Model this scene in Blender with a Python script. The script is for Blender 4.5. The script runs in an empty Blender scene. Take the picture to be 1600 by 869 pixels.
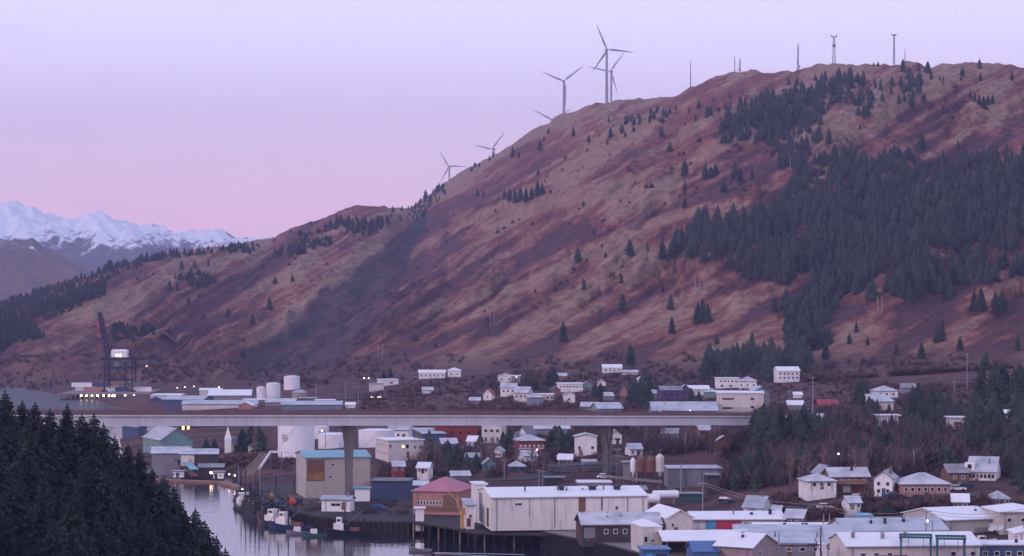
import bpy, bmesh, math, random
import numpy as np
from mathutils import Vector, Matrix

# ------------------------------------------------------------ camera, sky, light, exposure
SC = bpy.context.scene
COL = SC.collection
random.seed(7)
F = 4000.0           # focal length in photo pixels (photo is 1600 wide)
HC = 65.0            # camera height over the water
YH = 450.0           # photo row of the horizon
cam_d = bpy.data.cameras.new('camera')
cam_d.sensor_width = 36.0
cam_d.lens = 36.0 * F / 1600.0
cam_d.shift_y = (YH - 434.5) / 1600.0
cam_d.clip_start = 1.0
cam_d.clip_end = 60000.0
cam = bpy.data.objects.new('camera', cam_d)
cam.location = (0, 0, HC)
cam.rotation_euler = (math.radians(90), 0, 0)
COL.objects.link(cam)
SC.camera = cam

SUN_EL, SUN_AZ = math.radians(4), math.radians(215)
world = bpy.data.worlds.new('World')
SC.world = world
world.use_nodes = True
wn, wl = world.node_tree.nodes, world.node_tree.links
wn.clear()
w_out = wn.new('ShaderNodeOutputWorld')
w_tc = wn.new('ShaderNodeTexCoord')
w_sep = wn.new('ShaderNodeSeparateXYZ')
wl.new(w_tc.outputs['Generated'], w_sep.inputs[0])
w_ramp = wn.new('ShaderNodeValToRGB')

def lin(c):
    return tuple((v / 255 / 12.92) if v / 255 <= 0.04045 else ((v / 255 + 0.055) / 1.055) ** 2.4 for v in c)

stops = [(0.0, (218, 176, 204)), (0.016, (236, 192, 214)), (0.032, (236, 195, 217)), (0.05, (228, 199, 224)),
         (0.075, (217, 203, 233)), (0.112, (214, 208, 240)), (0.22, (202, 200, 232)), (0.5, (172, 176, 212)), (1.0, (146, 152, 194))]
w_map = wn.new('ShaderNodeMapRange')
w_map.inputs['From Min'].default_value = 0.0
w_map.inputs['From Max'].default_value = 1.0
wl.new(w_sep.outputs['Z'], w_map.inputs['Value'])
wl.new(w_map.outputs[0], w_ramp.inputs['Fac'])
cr = w_ramp.color_ramp
while len(cr.elements) < len(stops):
    cr.elements.new(0.5)
for e, (p, c) in zip(cr.elements, stops):
    e.position = p
for e, (p, c) in zip(cr.elements, stops):
    e.color = (*lin(c), 1)
# faint streaks of cloud low over the horizon
w_mp = wn.new('ShaderNodeMapping')
w_mp.inputs['Scale'].default_value = (22, 22, 120)
w_nz = wn.new('ShaderNodeTexNoise')
w_nz.inputs['Scale'].default_value = 1.0
w_nz.inputs['Detail'].default_value = 4.0
wl.new(w_tc.outputs['Generated'], w_mp.inputs[0])
wl.new(w_mp.outputs[0], w_nz.inputs['Vector'])
w_cm = wn.new('ShaderNodeMapRange')
w_cm.inputs['From Min'].default_value = 0.56
w_cm.inputs['From Max'].default_value = 0.78
w_cm.inputs['To Max'].default_value = 0.22
w_cm.interpolation_type = 'SMOOTHSTEP'
wl.new(w_nz.outputs['Fac'], w_cm.inputs['Value'])
w_mix = wn.new('ShaderNodeMixRGB')
w_mix.inputs['Color2'].default_value = (*lin((196, 180, 214)), 1)
wl.new(w_cm.outputs[0], w_mix.inputs['Fac'])
wl.new(w_ramp.outputs['Color'], w_mix.inputs['Color1'])
w_bg = wn.new('ShaderNodeBackground')
w_bg.inputs['Strength'].default_value = 1.66
wl.new(w_mix.outputs[0], w_bg.inputs['Color'])
w_sky = wn.new('ShaderNodeTexSky')
w_sky.sky_type = 'NISHITA'
w_sky.sun_disc = False
w_sky.sun_elevation = math.radians(0.5)
w_sky.sun_rotation = SUN_AZ
w_bg2 = wn.new('ShaderNodeBackground')
w_bg2.inputs['Strength'].default_value = 0.05
wl.new(w_sky.outputs[0], w_bg2.inputs['Color'])
w_add = wn.new('ShaderNodeAddShader')
wl.new(w_bg.outputs[0], w_add.inputs[0])
wl.new(w_bg2.outputs[0], w_add.inputs[1])
wl.new(w_add.outputs[0], w_out.inputs[0])

sun_d = bpy.data.lights.new('sun', 'SUN')
sun_d.energy = 1.0
sun_d.angle = math.radians(14)
sun_d.color = (1.0, 0.70, 0.74)
sun = bpy.data.objects.new('sun', sun_d)
# light comes from behind the camera and its left, low
sun.rotation_euler = (math.radians(68), 0, math.radians(-54))
sun.location = (-200, -200, 500)
COL.objects.link(sun)

SC.view_settings.view_transform = 'Standard'
SC.view_settings.look = 'None'
SC.view_settings.exposure = 0.08
SC.view_settings.gamma = 1.0
SC.view_settings.use_curve_mapping = False
SC.render.engine = 'CYCLES'
SC.cycles.max_bounces = 4
SC.cycles.diffuse_bounces = 2
SC.cycles.glossy_bounces = 2
SC.cycles.transparent_max_bounces = 6
SC.cycles.volume_bounces = 0
SC.cycles.use_denoising = True

# ------------------------------------------------------------ helpers
def tag(o, label=None, cat=None, group=None, kind=None):
    if label: o['label'] = label
    if cat: o['category'] = cat
    if group: o['group'] = group
    if kind: o['kind'] = kind
    return o

def empty(name, loc, rz=0.0, label=None, cat=None, group=None):
    o = bpy.data.objects.new(name, None)
    o.empty_display_size = 1.0
    o.location = loc
    o.rotation_euler = (0, 0, rz)
    COL.objects.link(o)
    return tag(o, label, cat, group)

def copy_tree(o, parent=None):
    c = o.copy()
    COL.objects.link(c)
    c.parent = parent
    for ch in o.children:
        copy_tree(ch, c)
    return c

MATS = {}
def mat(name, rgb, rough=0.8, var=0.12, scale=0.35, metal=0.0, emit=0.0, streak=0.0, streak_col=(90, 70, 60), wave=0.0, spec=0.3, frost=0.0):
    """Painted or raw surface: base colour with large blotches, vertical streaks (stains), optional ribs and frost."""
    if name in MATS: return MATS[name]
    m = bpy.data.materials.new(name)
    m.use_nodes = True
    nt = m.node_tree
    b = nt.nodes['Principled BSDF']
    col = lin(rgb)
    b.inputs['Roughness'].default_value = rough
    b.inputs['Metallic'].default_value = metal
    b.inputs['Specular IOR Level'].default_value = spec
    tc = nt.nodes.new('ShaderNodeTexCoord')
    nz = nt.nodes.new('ShaderNodeTexNoise')
    nz.inputs['Scale'].default_value = scale
    nz.inputs['Detail'].default_value = 5
    nz.inputs['Roughness'].default_value = 0.65
    nt.links.new(tc.outputs['Object'], nz.inputs['Vector'])
    r = nt.nodes.new('ShaderNodeValToRGB')
    r.color_ramp.elements[0].position = 0.3
    r.color_ramp.elements[1].position = 0.7
    r.color_ramp.elements[0].color = (*[max(0, c * (1 - var * 1.4)) for c in col], 1)
    r.color_ramp.elements[1].color = (*[min(1, c * (1 + var)) for c in col], 1)
    nt.links.new(nz.outputs['Fac'], r.inputs['Fac'])
    last = r.outputs['Color']
    if streak > 0:
        mp = nt.nodes.new('ShaderNodeMapping')
        mp.inputs['Scale'].default_value = (0.9, 0.9, 0.12)
        n2 = nt.nodes.new('ShaderNodeTexNoise')
        n2.inputs['Scale'].default_value = 1.3
        n2.inputs['Detail'].default_value = 6
        nt.links.new(tc.outputs['Object'], mp.inputs[0])
        nt.links.new(mp.outputs[0], n2.inputs['Vector'])
        mr = nt.nodes.new('ShaderNodeMapRange')
        mr.inputs['From Min'].default_value = 0.5
        mr.inputs['From Max'].default_value = 0.75
        mr.inputs['To Max'].default_value = streak
        nt.links.new(n2.outputs['Fac'], mr.inputs['Value'])
        mx = nt.nodes.new('ShaderNodeMixRGB')
        mx.inputs['Color2'].default_value = (*lin(streak_col), 1)
        nt.links.new(mr.outputs[0], mx.inputs['Fac'])
        nt.links.new(last, mx.inputs['Color1'])
        last = mx.outputs[0]
    if frost > 0:
        ge = nt.nodes.new('ShaderNodeNewGeometry')
        sp = nt.nodes.new('ShaderNodeSeparateXYZ')
        nt.links.new(ge.outputs['Normal'], sp.inputs[0])
        n3 = nt.nodes.new('ShaderNodeTexNoise')
        n3.inputs['Scale'].default_value = 0.25
        n3.inputs['Detail'].default_value = 4
        nt.links.new(tc.outputs['Object'], n3.inputs['Vector'])
        m1 = nt.nodes.new('ShaderNodeMapRange')
        m1.inputs['From Min'].default_value = 0.6; m1.inputs['From Max'].default_value = 0.9
        nt.links.new(sp.outputs['Z'], m1.inputs['Value'])
        m2 = nt.nodes.new('ShaderNodeMapRange')
        m2.inputs['From Min'].default_value = 0.3; m2.inputs['From Max'].default_value = 0.6
        m2.inputs['To Min'].default_value = frost * 0.5; m2.inputs['To Max'].default_value = frost
        nt.links.new(n3.outputs['Fac'], m2.inputs['Value'])
        mu = nt.nodes.new('ShaderNodeMath'); mu.operation = 'MULTIPLY'
        nt.links.new(m1.outputs[0], mu.inputs[0]); nt.links.new(m2.outputs[0], mu.inputs[1])
        mx = nt.nodes.new('ShaderNodeMixRGB')
        mx.inputs['Color2'].default_value = (0.86, 0.86, 0.88, 1)
        nt.links.new(mu.outputs[0], mx.inputs['Fac'])
        nt.links.new(last, mx.inputs['Color1'])
        last = mx.outputs[0]
    nt.links.new(last, b.inputs['Base Color'])
    if wave > 0:
        wv = nt.nodes.new('ShaderNodeTexWave')
        wv.bands_direction = 'X' if wave < 50 else 'Z'
        wv.inputs['Scale'].default_value = wave if wave < 50 else wave - 50
        nt.links.new(tc.outputs['Object'], wv.inputs['Vector'])
        bp = nt.nodes.new('ShaderNodeBump')
        bp.inputs['Strength'].default_value = 0.5
        bp.inputs['Distance'].default_value = 0.06
        nt.links.new(wv.outputs['Fac'], bp.inputs['Height'])
        nt.links.new(bp.outputs[0], b.inputs['Normal'])
    if emit > 0:
        b.inputs['Emission Color'].default_value = (*col, 1)
        b.inputs['Emission Strength'].default_value = emit
    MATS[name] = m
    return m

class MB:
    """collects faces and builds ONE mesh object"""
    def __init__(s): s.v = []; s.f = []; s.mi = []; s.m = 0
    def add(s, vs, fs):
        o = len(s.v)
        s.v += [tuple(v) for v in vs]
        s.f += [tuple(i + o for i in f) for f in fs]
        s.mi += [s.m] * len(fs)
        return s
    def box(s, x0, x1, y0, y1, z0, z1):
        return s.add([(x0, y0, z0), (x1, y0, z0), (x1, y1, z0), (x0, y1, z0), (x0, y0, z1), (x1, y0, z1), (x1, y1, z1), (x0, y1, z1)],
                     [(0, 3, 2, 1), (4, 5, 6, 7), (0, 1, 5, 4), (1, 2, 6, 5), (2, 3, 7, 6), (3, 0, 4, 7)])
    def bar(s, a, b, w, h=None, up=(0, 0, 1)):
        h = h or w
        a, b = Vector(a), Vector(b)
        d = (b - a).normalized()
        u = Vector(up)
        if abs(d.dot(u)) > 0.98: u = Vector((1, 0, 0))
        r = d.cross(u).normalized(); u = r.cross(d).normalized()
        vs = []
        for p in (a, b):
            for (i, j) in ((-1, -1), (1, -1), (1, 1), (-1, 1)):
                vs.append(p + r * (i * w / 2) + u * (j * h / 2))
        return s.add(vs, [(0, 1, 2, 3), (7, 6, 5, 4), (0, 4, 5, 1), (1, 5, 6, 2), (2, 6, 7, 3), (3, 7, 4, 0)])
    def tube(s, pts, rad, n=8, cap=True):
        """lofted round bar through pts with radii"""
        pts = [Vector(p) for p in pts]
        if not hasattr(rad, '__len__'): rad = [rad] * len(pts)
        rings = []
        ref = None
        for i, p in enumerate(pts):
            d = (pts[min(i + 1, len(pts) - 1)] - pts[max(i - 1, 0)]).normalized()
            u = Vector((0, 0, 1)) if abs(d.z) < 0.95 else Vector((1, 0, 0))
            r = d.cross(u).normalized(); u = r.cross(d).normalized()
            rings.append([p + (r * math.cos(2 * math.pi * k / n) + u * math.sin(2 * math.pi * k / n)) * rad[i] for k in range(n)])
        vs = [q for ring in rings for q in ring]
        fs = []
        for i in range(len(pts) - 1):
            for k in range(n):
                k2 = (k + 1) % n
                fs.append((i * n + k, i * n + k2, (i + 1) * n + k2, (i + 1) * n + k))
        if cap:
            fs.append(tuple(range(n - 1, -1, -1)))
            fs.append(tuple((len(pts) - 1) * n + k for k in range(n)))
        return s.add(vs, fs)
    def lathe(s, prof, n=24, c=(0, 0)):
        vs = []; fs = []
        for (r, z) in prof:
            for k in range(n):
                a = 2 * math.pi * k / n
                vs.append((c[0] + r * math.cos(a), c[1] + r * math.sin(a), z))
        for i in range(len(prof) - 1):
            for k in range(n):
                k2 = (k + 1) % n
                fs.append((i * n + k, i * n + k2, (i + 1) * n + k2, (i + 1) * n + k))
        fs.append(tuple(range(n - 1, -1, -1)))
        fs.append(tuple((len(prof) - 1) * n + k for k in range(n)))
        return s.add(vs, fs)
    def build(s, name, m, parent=None, loc=None, rz=0, smooth=False):
        me = bpy.data.meshes.new(name)
        me.from_pydata(s.v, [], s.f)
        ms = m if isinstance(m, (list, tuple)) else [m]
        for x in ms: me.materials.append(x)
        if len(ms) > 1: me.polygons.foreach_set('material_index', s.mi)
        if smooth: me.polygons.foreach_set('use_smooth', [True] * len(me.polygons))
        me.update()
        o = bpy.data.objects.new(name, me)
        COL.objects.link(o)
        if parent: o.parent = parent
        if loc is not None: o.location = loc
        if rz: o.rotation_euler = (0, 0, rz)
        return o

# ------------------------------------------------------------ numpy noise
_rng = np.random.RandomState(3)
_perm = _rng.permutation(4096)
_val = _rng.rand(4096)
def _h(ix, iy, seed):
    return _val[_perm[(ix + _perm[(iy + seed * 131) & 4095]) & 4095]]
def vnoise(x, y, seed=0):
    x = np.asarray(x, float); y = np.asarray(y, float)
    ix = np.floor(x).astype(int); iy = np.floor(y).astype(int)
    fx = x - ix; fy = y - iy
    fx = fx * fx * fx * (fx * (fx * 6 - 15) + 10); fy = fy * fy * fy * (fy * (fy * 6 - 15) + 10)
    a = _h(ix, iy, seed); b = _h(ix + 1, iy, seed); c = _h(ix, iy + 1, seed); d = _h(ix + 1, iy + 1, seed)
    return (a * (1 - fx) + b * fx) * (1 - fy) + (c * (1 - fx) + d * fx) * fy
def fbm(x, y, o=4, seed=0, g=0.5):
    s = 0; a = 1; t = 0
    for i in range(o):
        s = s + a * vnoise(x * 2 ** i + 17.3 * i, y * 2 ** i + 9.1 * i, seed + i)
        t += a; a *= g
    return s / t
def ridged(x, y, o=4, seed=0):
    s = 0; a = 1; t = 0
    for i in range(o):
        s = s + a * (1 - np.abs(2 * vnoise(x * 2 ** i + 17.3 * i, y * 2 ** i + 9.1 * i, seed + i) - 1))
        t += a; a *= 0.5
    return s / t
def sstep(a, b, x):
    t = np.clip((x - a) / (b - a), 0, 1)
    return t * t * (3 - 2 * t)

# ------------------------------------------------------------ terrain
RIDGE = [(-400, 520), (-150, 492), (0, 470), (30, 462), (100, 440), (150, 425), (190, 412), (230, 402), (260, 395), (300, 388), (360, 384), (400, 381), (430, 375), (450, 362), (480, 350),
         (510, 340), (530, 328), (560, 322), (600, 321), (620, 326), (640, 325), (665, 310), (690, 290), (720, 272), (745, 257), (780, 237), (800, 226),
         (830, 205), (850, 192), (885, 175), (920, 165), (950, 158), (990, 152), (1040, 149), (1060, 147), (1085, 130), (1110, 118), (1150, 112),
         (1180, 114), (1210, 118), (1230, 112), (1260, 107), (1300, 104), (1340, 106), (1380, 100), (1420, 97), (1480, 98), (1520, 98), (1600, 104), (1800, 112), (2100, 140)]
RD = [(-400, 2900), (0, 3000), (200, 3200), (300, 3300), (450, 3400), (600, 3500), (650, 3750), (700, 3900), (800, 3700), (880, 3450), (950, 3200), (1085, 2950), (1200, 2800), (1600, 2500), (2100, 2300)]
FD = [(-400, 1800), (0, 1750), (200, 1650), (400, 1600), (700, 1600), (950, 1500), (1200, 1400), (1600, 1300), (2100, 1250)]
TD = [300, 340, 400, 460, 520, 580, 620, 660, 700, 740, 790, 850, 950, 1100, 1200, 1300, 1400, 1600, 1800]
TZ = {   # ground height by photo column and distance (m)
 -300: [34, 34, 34, 30, 10, -6, -6, -6, -6, -6, -6, -6, -6, -6, -6, -6, -6, -6, 3],
 0:    [28, 29, 30, 26, 8, -6, -6, -6, -6, -6, -6, -6, -6, -6, -6, -6, -6, -3, 3],
 120:  [22, 25, 28, 25, 6, -6, -6, -6, -6, -6, -6, -6, -6, -6, -5, -5, -3, 2, 4],
 220:  [14, 18, 22, 18, 2, -6, -6, -6, -6, -6, -6, -6, 2, 3, -3, -4, 2, 3, 5],
 300:  [6, 9, 13, 8, -4, -6, -6, -6, -6, -6, -6, -4, 4, 5, 4, 3, 3, 4, 5],
 350:  [0, 2, 4, 0, -6, -6, -6, -6, -6, -6, -6, -4, 5, 6, 5, 4, 3, 4, 6],
 400:  [-6, -6, -6, -6, -6, -6, -6, -6, -6, -6, -5, 3, 6, 7, 6, 5, 4, 5, 8],
 480:  [-6, -6, -6, -6, -6, -6, -6, -6, -6, -4, 3, 4, 6, 7, 7, 6, 6, 8, 12],
 580:  [-6, -6, -6, -6, -6, -6, -6, -6, -6, 0.0, 3.5, 5, 8, 9, 8, 8, 8, 12, 18],
 640:  [-6, -6, -6, -6, -6, -6, -6, -5, 1.5, 3.5, 4, 5, 9, 10, 10, 10, 11, 14, 20],
 740:  [-6, -6, -6, -6, -6, -6, -6, 0, 3, 4, 4.5, 5, 10, 12, 12, 13, 13, 16, 24],
 850:  [-6, -6, -6, -6, -6, -6, -5, 2.5, 3.6, 4.5, 5, 6, 10, 13, 14, 15, 15, 18, 26],
 948:  [-6, -6, -6, -6, -6, -5, 0.5, 3.6, 4, 7, 8, 9, 11, 14, 15, 16, 17, 20, 28],
 1000: [-6, -6, -6, -6, -6, -3, 3.3, 4, 4.3, 4.5, 4.6, 9.5, 12, 14, 15, 17, 18, 22, 30],
 1100: [2, 2, 2, 3, 4, 4.3, 4.5, 4.6, 4.8, 5, 5.5, 10, 14, 16, 16, 17, 20, 26, 36],
 1200: [3, 3, 3, 4, 4.5, 4.8, 5.5, 7, 9, 11, 13, 15, 17, 17, 17, 19, 24, 30, 42],
 1300: [3, 3, 3, 4, 4.5, 4.8, 6, 9, 12, 13, 15, 17, 18, 18, 18, 21, 27, 36, 50],
 1400: [3, 3, 3, 4, 4.5, 5, 6.5, 10.5, 12, 13.5, 15, 17, 19, 19, 20, 24, 30, 40, 56],
 1500: [3, 3, 3, 4, 4.5, 5, 7, 11, 12.5, 13.5, 15, 17, 19, 20, 22, 26, 32, 46, 62],
 1600: [3, 3, 3, 4, 5, 5.5, 8, 11, 13, 14, 15, 17, 20, 21, 24, 28, 35, 50, 68],
 2000: [3, 3, 3, 4, 5, 7, 9, 12, 14, 15, 16, 18, 21, 22, 26, 32, 40, 58, 80],
}
_tk = np.array(sorted(TZ)); _tz = np.array([TZ[k] for k in sorted(TZ)], float); _td = np.array(TD, float)
_rx = np.array([p[0] for p in RIDGE], float); _ry = np.array([p[1] for p in RIDGE], float)
_dx = np.array([p[0] for p in RD], float); _dy = np.array([p[1] for p in RD], float)
_fx = np.array([p[0] for p in FD], float); _fy = np.array([p[1] for p in FD], float)

def _bil(px, D):
    i = np.clip(np.searchsorted(_tk, px) - 1, 0, len(_tk) - 2); j = np.clip(np.searchsorted(_td, D) - 1, 0, len(_td) - 2)
    u = np.clip((px - _tk[i]) / (_tk[i + 1] - _tk[i]), 0, 1); v = np.clip((D - _td[j]) / (_td[j + 1] - _td[j]), 0, 1)
    return (_tz[i, j] * (1 - u) + _tz[i + 1, j] * u) * (1 - v) + (_tz[i, j + 1] * (1 - u) + _tz[i + 1, j + 1] * u) * v

def hill_t(px, D):
    df = np.interp(px, _fx, _fy); dr = np.interp(px, _dx, _dy)
    return (D - df) / (dr - df)

def poly_dist(px, py, pts, w):
    """soft band round a polyline in column/row space"""
    best = np.full(px.shape, 1e9)
    for (x0, y0, w0), (x1, y1, w1) in zip(pts[:-1], pts[1:]):
        dx, dy = x1 - x0, y1 - y0
        t = np.clip(((px - x0) * dx + (py - y0) * dy) / (dx * dx + dy * dy), 0, 1)
        d = np.hypot(px - x0 - t * dx, py - y0 - t * dy) / (w0 + (w1 - w0) * t)
        best = np.minimum(best, d)
    return best

def ground(px, D):
    """terrain height at column px (azimuth as photo column) and distance D"""
    px = np.asarray(px, float); D = np.asarray(D, float)
    df = np.interp(px, _fx, _fy); dr = np.interp(px, _dx, _dy); yr = np.interp(px, _rx, _ry)
    low = _bil(px, np.minimum(D, 1800))
    z0 = _bil(px, df)
    e0 = (z0 - HC) / df; er = (YH - yr) / F
    t = (D - df) / (dr - df)
    tc = np.clip(t, 0, 1)
    S = np.where(tc < 0.8, tc * 1.12, 0)
    S = 1 - (1 - tc) ** 1.35 * (1 - 0.25 * tc)
    e = e0 + (er - e0) * S
    zf = HC + e * D
    zr = HC + er * dr
    zb = zr - (D - dr) * 0.02 - np.maximum(D - dr - 900, 0) * 0.07
    z = np.where(t <= 0, low, np.where(t <= 1, zf, zb))
    m = sstep(-0.02, 0.06, t)
    z = low * (1 - m) + z * m
    # spurs and gullies: they run down towards the camera's left
    py = YH - (z - HC) / D * F
    n = 0.47 * px + 0.88 * py + 18 * (fbm(px / 130, D / 500, 2, 40) - 0.5)
    a = 0.88 * px - 0.47 * py
    fade = sstep(0.02, 0.2, t) * (1 - 0.75 * sstep(0.75, 1.0, t))
    left = 1 - sstep(560, 700, px)
    w_ = 18 * (fbm(px / 80, py / 50, 3, 90) - 0.5)
    g = ridged((n + w_) / 42, a / 300, 3, 5) ** 1.6 - 0.45
    g2 = ridged((n + w_) / 17, a / 150, 3, 92) ** 1.5 - 0.45 + 0.45 * (ridged((n + w_) / 8, a / 90, 2, 97) - .5)
    big = fbm(px / 220, D / 600, 3, 21) - 0.5
    z = z - 16 * sstep(0.03, 0.2, t) * (1 - sstep(0.85, 1.0, t)) * (1 - sstep(0.2, 1.3, poly_dist(px, py, [(676, 320, 18), (655, 350, 30), (612, 405, 42), (565, 460, 58), (500, 525, 70), (430, 580, 66)], 1)))
    z = z + fade * ((24 - 5 * left) * g + 11.0 * g2 + 20 * big + 5.0 * (fbm(px / 16, D / 50, 3, 31) - 0.5))
    # knobbly skyline
    k = sstep(0.8, 1.0, t) * (1 - sstep(1.05, 1.3, t))
    z = z + k * 9 * (fbm(px / 22, D / 160, 4, 77, 0.6) - 0.5)
    # rough ground in the lowland (kept level where the land is built on)
    lo = (1 - sstep(-0.05, 0.05, t)) * sstep(1.0, 6.0, z)
    z = z + lo * 0.5 * (fbm(px * D / F / 14, D / 14, 3, 51) - 0.5)
    return z

def P(px, py, D):
    return Vector(((px - 800) / F * D, D, HC - (py - YH) / F * D))
def W(px, D, z=0.0):
    return Vector(((px - 800) / F * D, D, z))

_DS = np.concatenate([np.arange(300, 1300, 2.0), np.arange(1300, 5200, 5.0)])
def hit(px, py, dmin=300):
    """first terrain point seen at photo position (px, py)"""
    ds = _DS[_DS >= dmin]
    z = ground(np.full_like(ds, px), ds)
    yy = YH - (z - HC) / ds * F
    k = np.argmax(yy <= py)
    if yy[k] > py: k = len(ds) - 1
    return Vector(((px - 800) / F * ds[k], ds[k], float(z[k])))
def gz(px, D):
    return float(ground(np.array([px]), np.array([D]))[0])

# the sheet: columns by azimuth, rows by distance, out past the ridges
pxs = np.arange(-420, 2041, 2.5)
dd = [280.0]
while dd[-1] < 5600:
    d = dd[-1]
    dd.append(d + (3.0 if d < 1300 else 5.0 if d < 3000 else 7.0 if d < 4300 else 30))
dds = np.array(dd)
PX, DD = np.meshgrid(pxs, dds)
ZZ = ground(PX, DD)
ZZ[DD > 5300] -= (DD[DD > 5300] - 5300) * 0.9
tt = hill_t(PX, DD)
PY = YH - (ZZ - HC) / DD * F

def grid_mesh(name, X, Y, Z, m, attrs=None, smooth=True):
    nr, nc = X.shape
    me = bpy.data.meshes.new(name)
    n = nr * nc
    me.vertices.add(n)
    me.vertices.foreach_set('co', np.stack([X, Y, Z], -1).astype(np.float32).ravel())
    i = np.arange(nr - 1)[:, None] * nc + np.arange(nc - 1)[None, :]
    q = np.stack([i, i + 1, i + nc + 1, i + nc], -1).reshape(-1, 4)
    me.loops.add(q.size); me.loops.foreach_set('vertex_index', q.ravel().astype(np.int32))
    me.polygons.add(len(q)); me.polygons.foreach_set('loop_start', (np.arange(len(q)) * 4).astype(np.int32))
    me.polygons.foreach_set('use_smooth', np.full(len(q), smooth))
    me.update(calc_edges=True)
    for k, v in (attrs or {}).items():
        if v.ndim == 2:
            at = me.attributes.new(k, 'FLOAT', 'POINT'); at.data.foreach_set('value', v.astype(np.float32).ravel())
        else:
            at = me.attributes.new(k, 'FLOAT_VECTOR', 'POINT'); at.data.foreach_set('vector', v.astype(np.float32).ravel())
    me.materials.append(m)
    o = bpy.data.objects.new(name, me)
    COL.objects.link(o)
    return o

# masks of ground cover
wob = 14 * (fbm(PX / 30, PY / 30, 3, 61) - 0.5)
rock = 1 - sstep(0.40, 1.1, poly_dist(PX + wob, PY + wob, [(668, 335, 8), (648, 362, 20), (612, 408, 34), (565, 460, 52), (500, 525, 70), (430, 580, 66)], 1) + 0.35 * (fbm(PX / 18, PY / 26, 3, 62) - 0.5))
red = 1 - sstep(0.6, 1.5, poly_dist(PX, PY, [(700, 330, 40), (640, 440, 34), (560, 560, 60)], 1))
red = np.maximum(red, sstep(380, 620, PY) * sstep(250, 900, PX) * 0.9)
red = np.maximum(red, sstep(1180, 1420, PX) * sstep(150, 240, PY) * 0.8)
foot = sstep(520, 596, PY + 25 * (1 - sstep(250, 420, PX)) + 26 * (fbm(PX / 60, PY / 20, 3, 63) - 0.5))
N_ = 0.47 * PX + 0.88 * PY + 18 * (fbm(PX / 130, DD / 500, 2, 40) - 0.5)
A_ = 0.88 * PX - 0.47 * PY
gul = ridged(N_ / 75, A_ / 330, 3, 5); gul2 = ridged(N_ / 26, A_ / 150, 3, 11)

wp_ = 18 * (fbm(PX / 80, PY / 50, 3, 90) - 0.5)
veg = 0.40 * ridged((N_ + wp_) / 42, A_ / 300, 3, 5) + 0.34 * ridged((N_ + wp_) / 17, A_ / 150, 3, 92) + 0.20 * ridged((N_ + wp_) / 8, A_ / 90, 2, 97) + 0.34 * fbm((N_ + wp_) / 30, A_ / 150, 4, 94) + 0.16 * fbm(PX / 40, PY / 24, 3, 96)
veg = veg + 0.22 * (1 - sstep(0.4, 1.6, poly_dist(PX, PY, [(622, 340, 9), (585, 395, 14), (540, 440, 18), (470, 495, 18), (400, 530, 14)], 1))) + 0.10 * (1 - sstep(0.4, 1.8, poly_dist(PX, PY, [(1160, 330, 14), (1000, 370, 20), (860, 420, 20), (700, 500, 16)], 1)))
_sv = np.sort(veg[(tt > 0.05) & (tt < 1.0)]); veg_u = np.searchsorted(_sv, veg) / len(_sv)
low_ = np.clip(0.85 * sstep(210, 460, PY + 0.12 * (PX - 700)) + 0.65 * sstep(1150, 1350, PX) * sstep(130, 200, PY) + 0.06 * (1 - sstep(560, 700, PX)), 0, 1)

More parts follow.
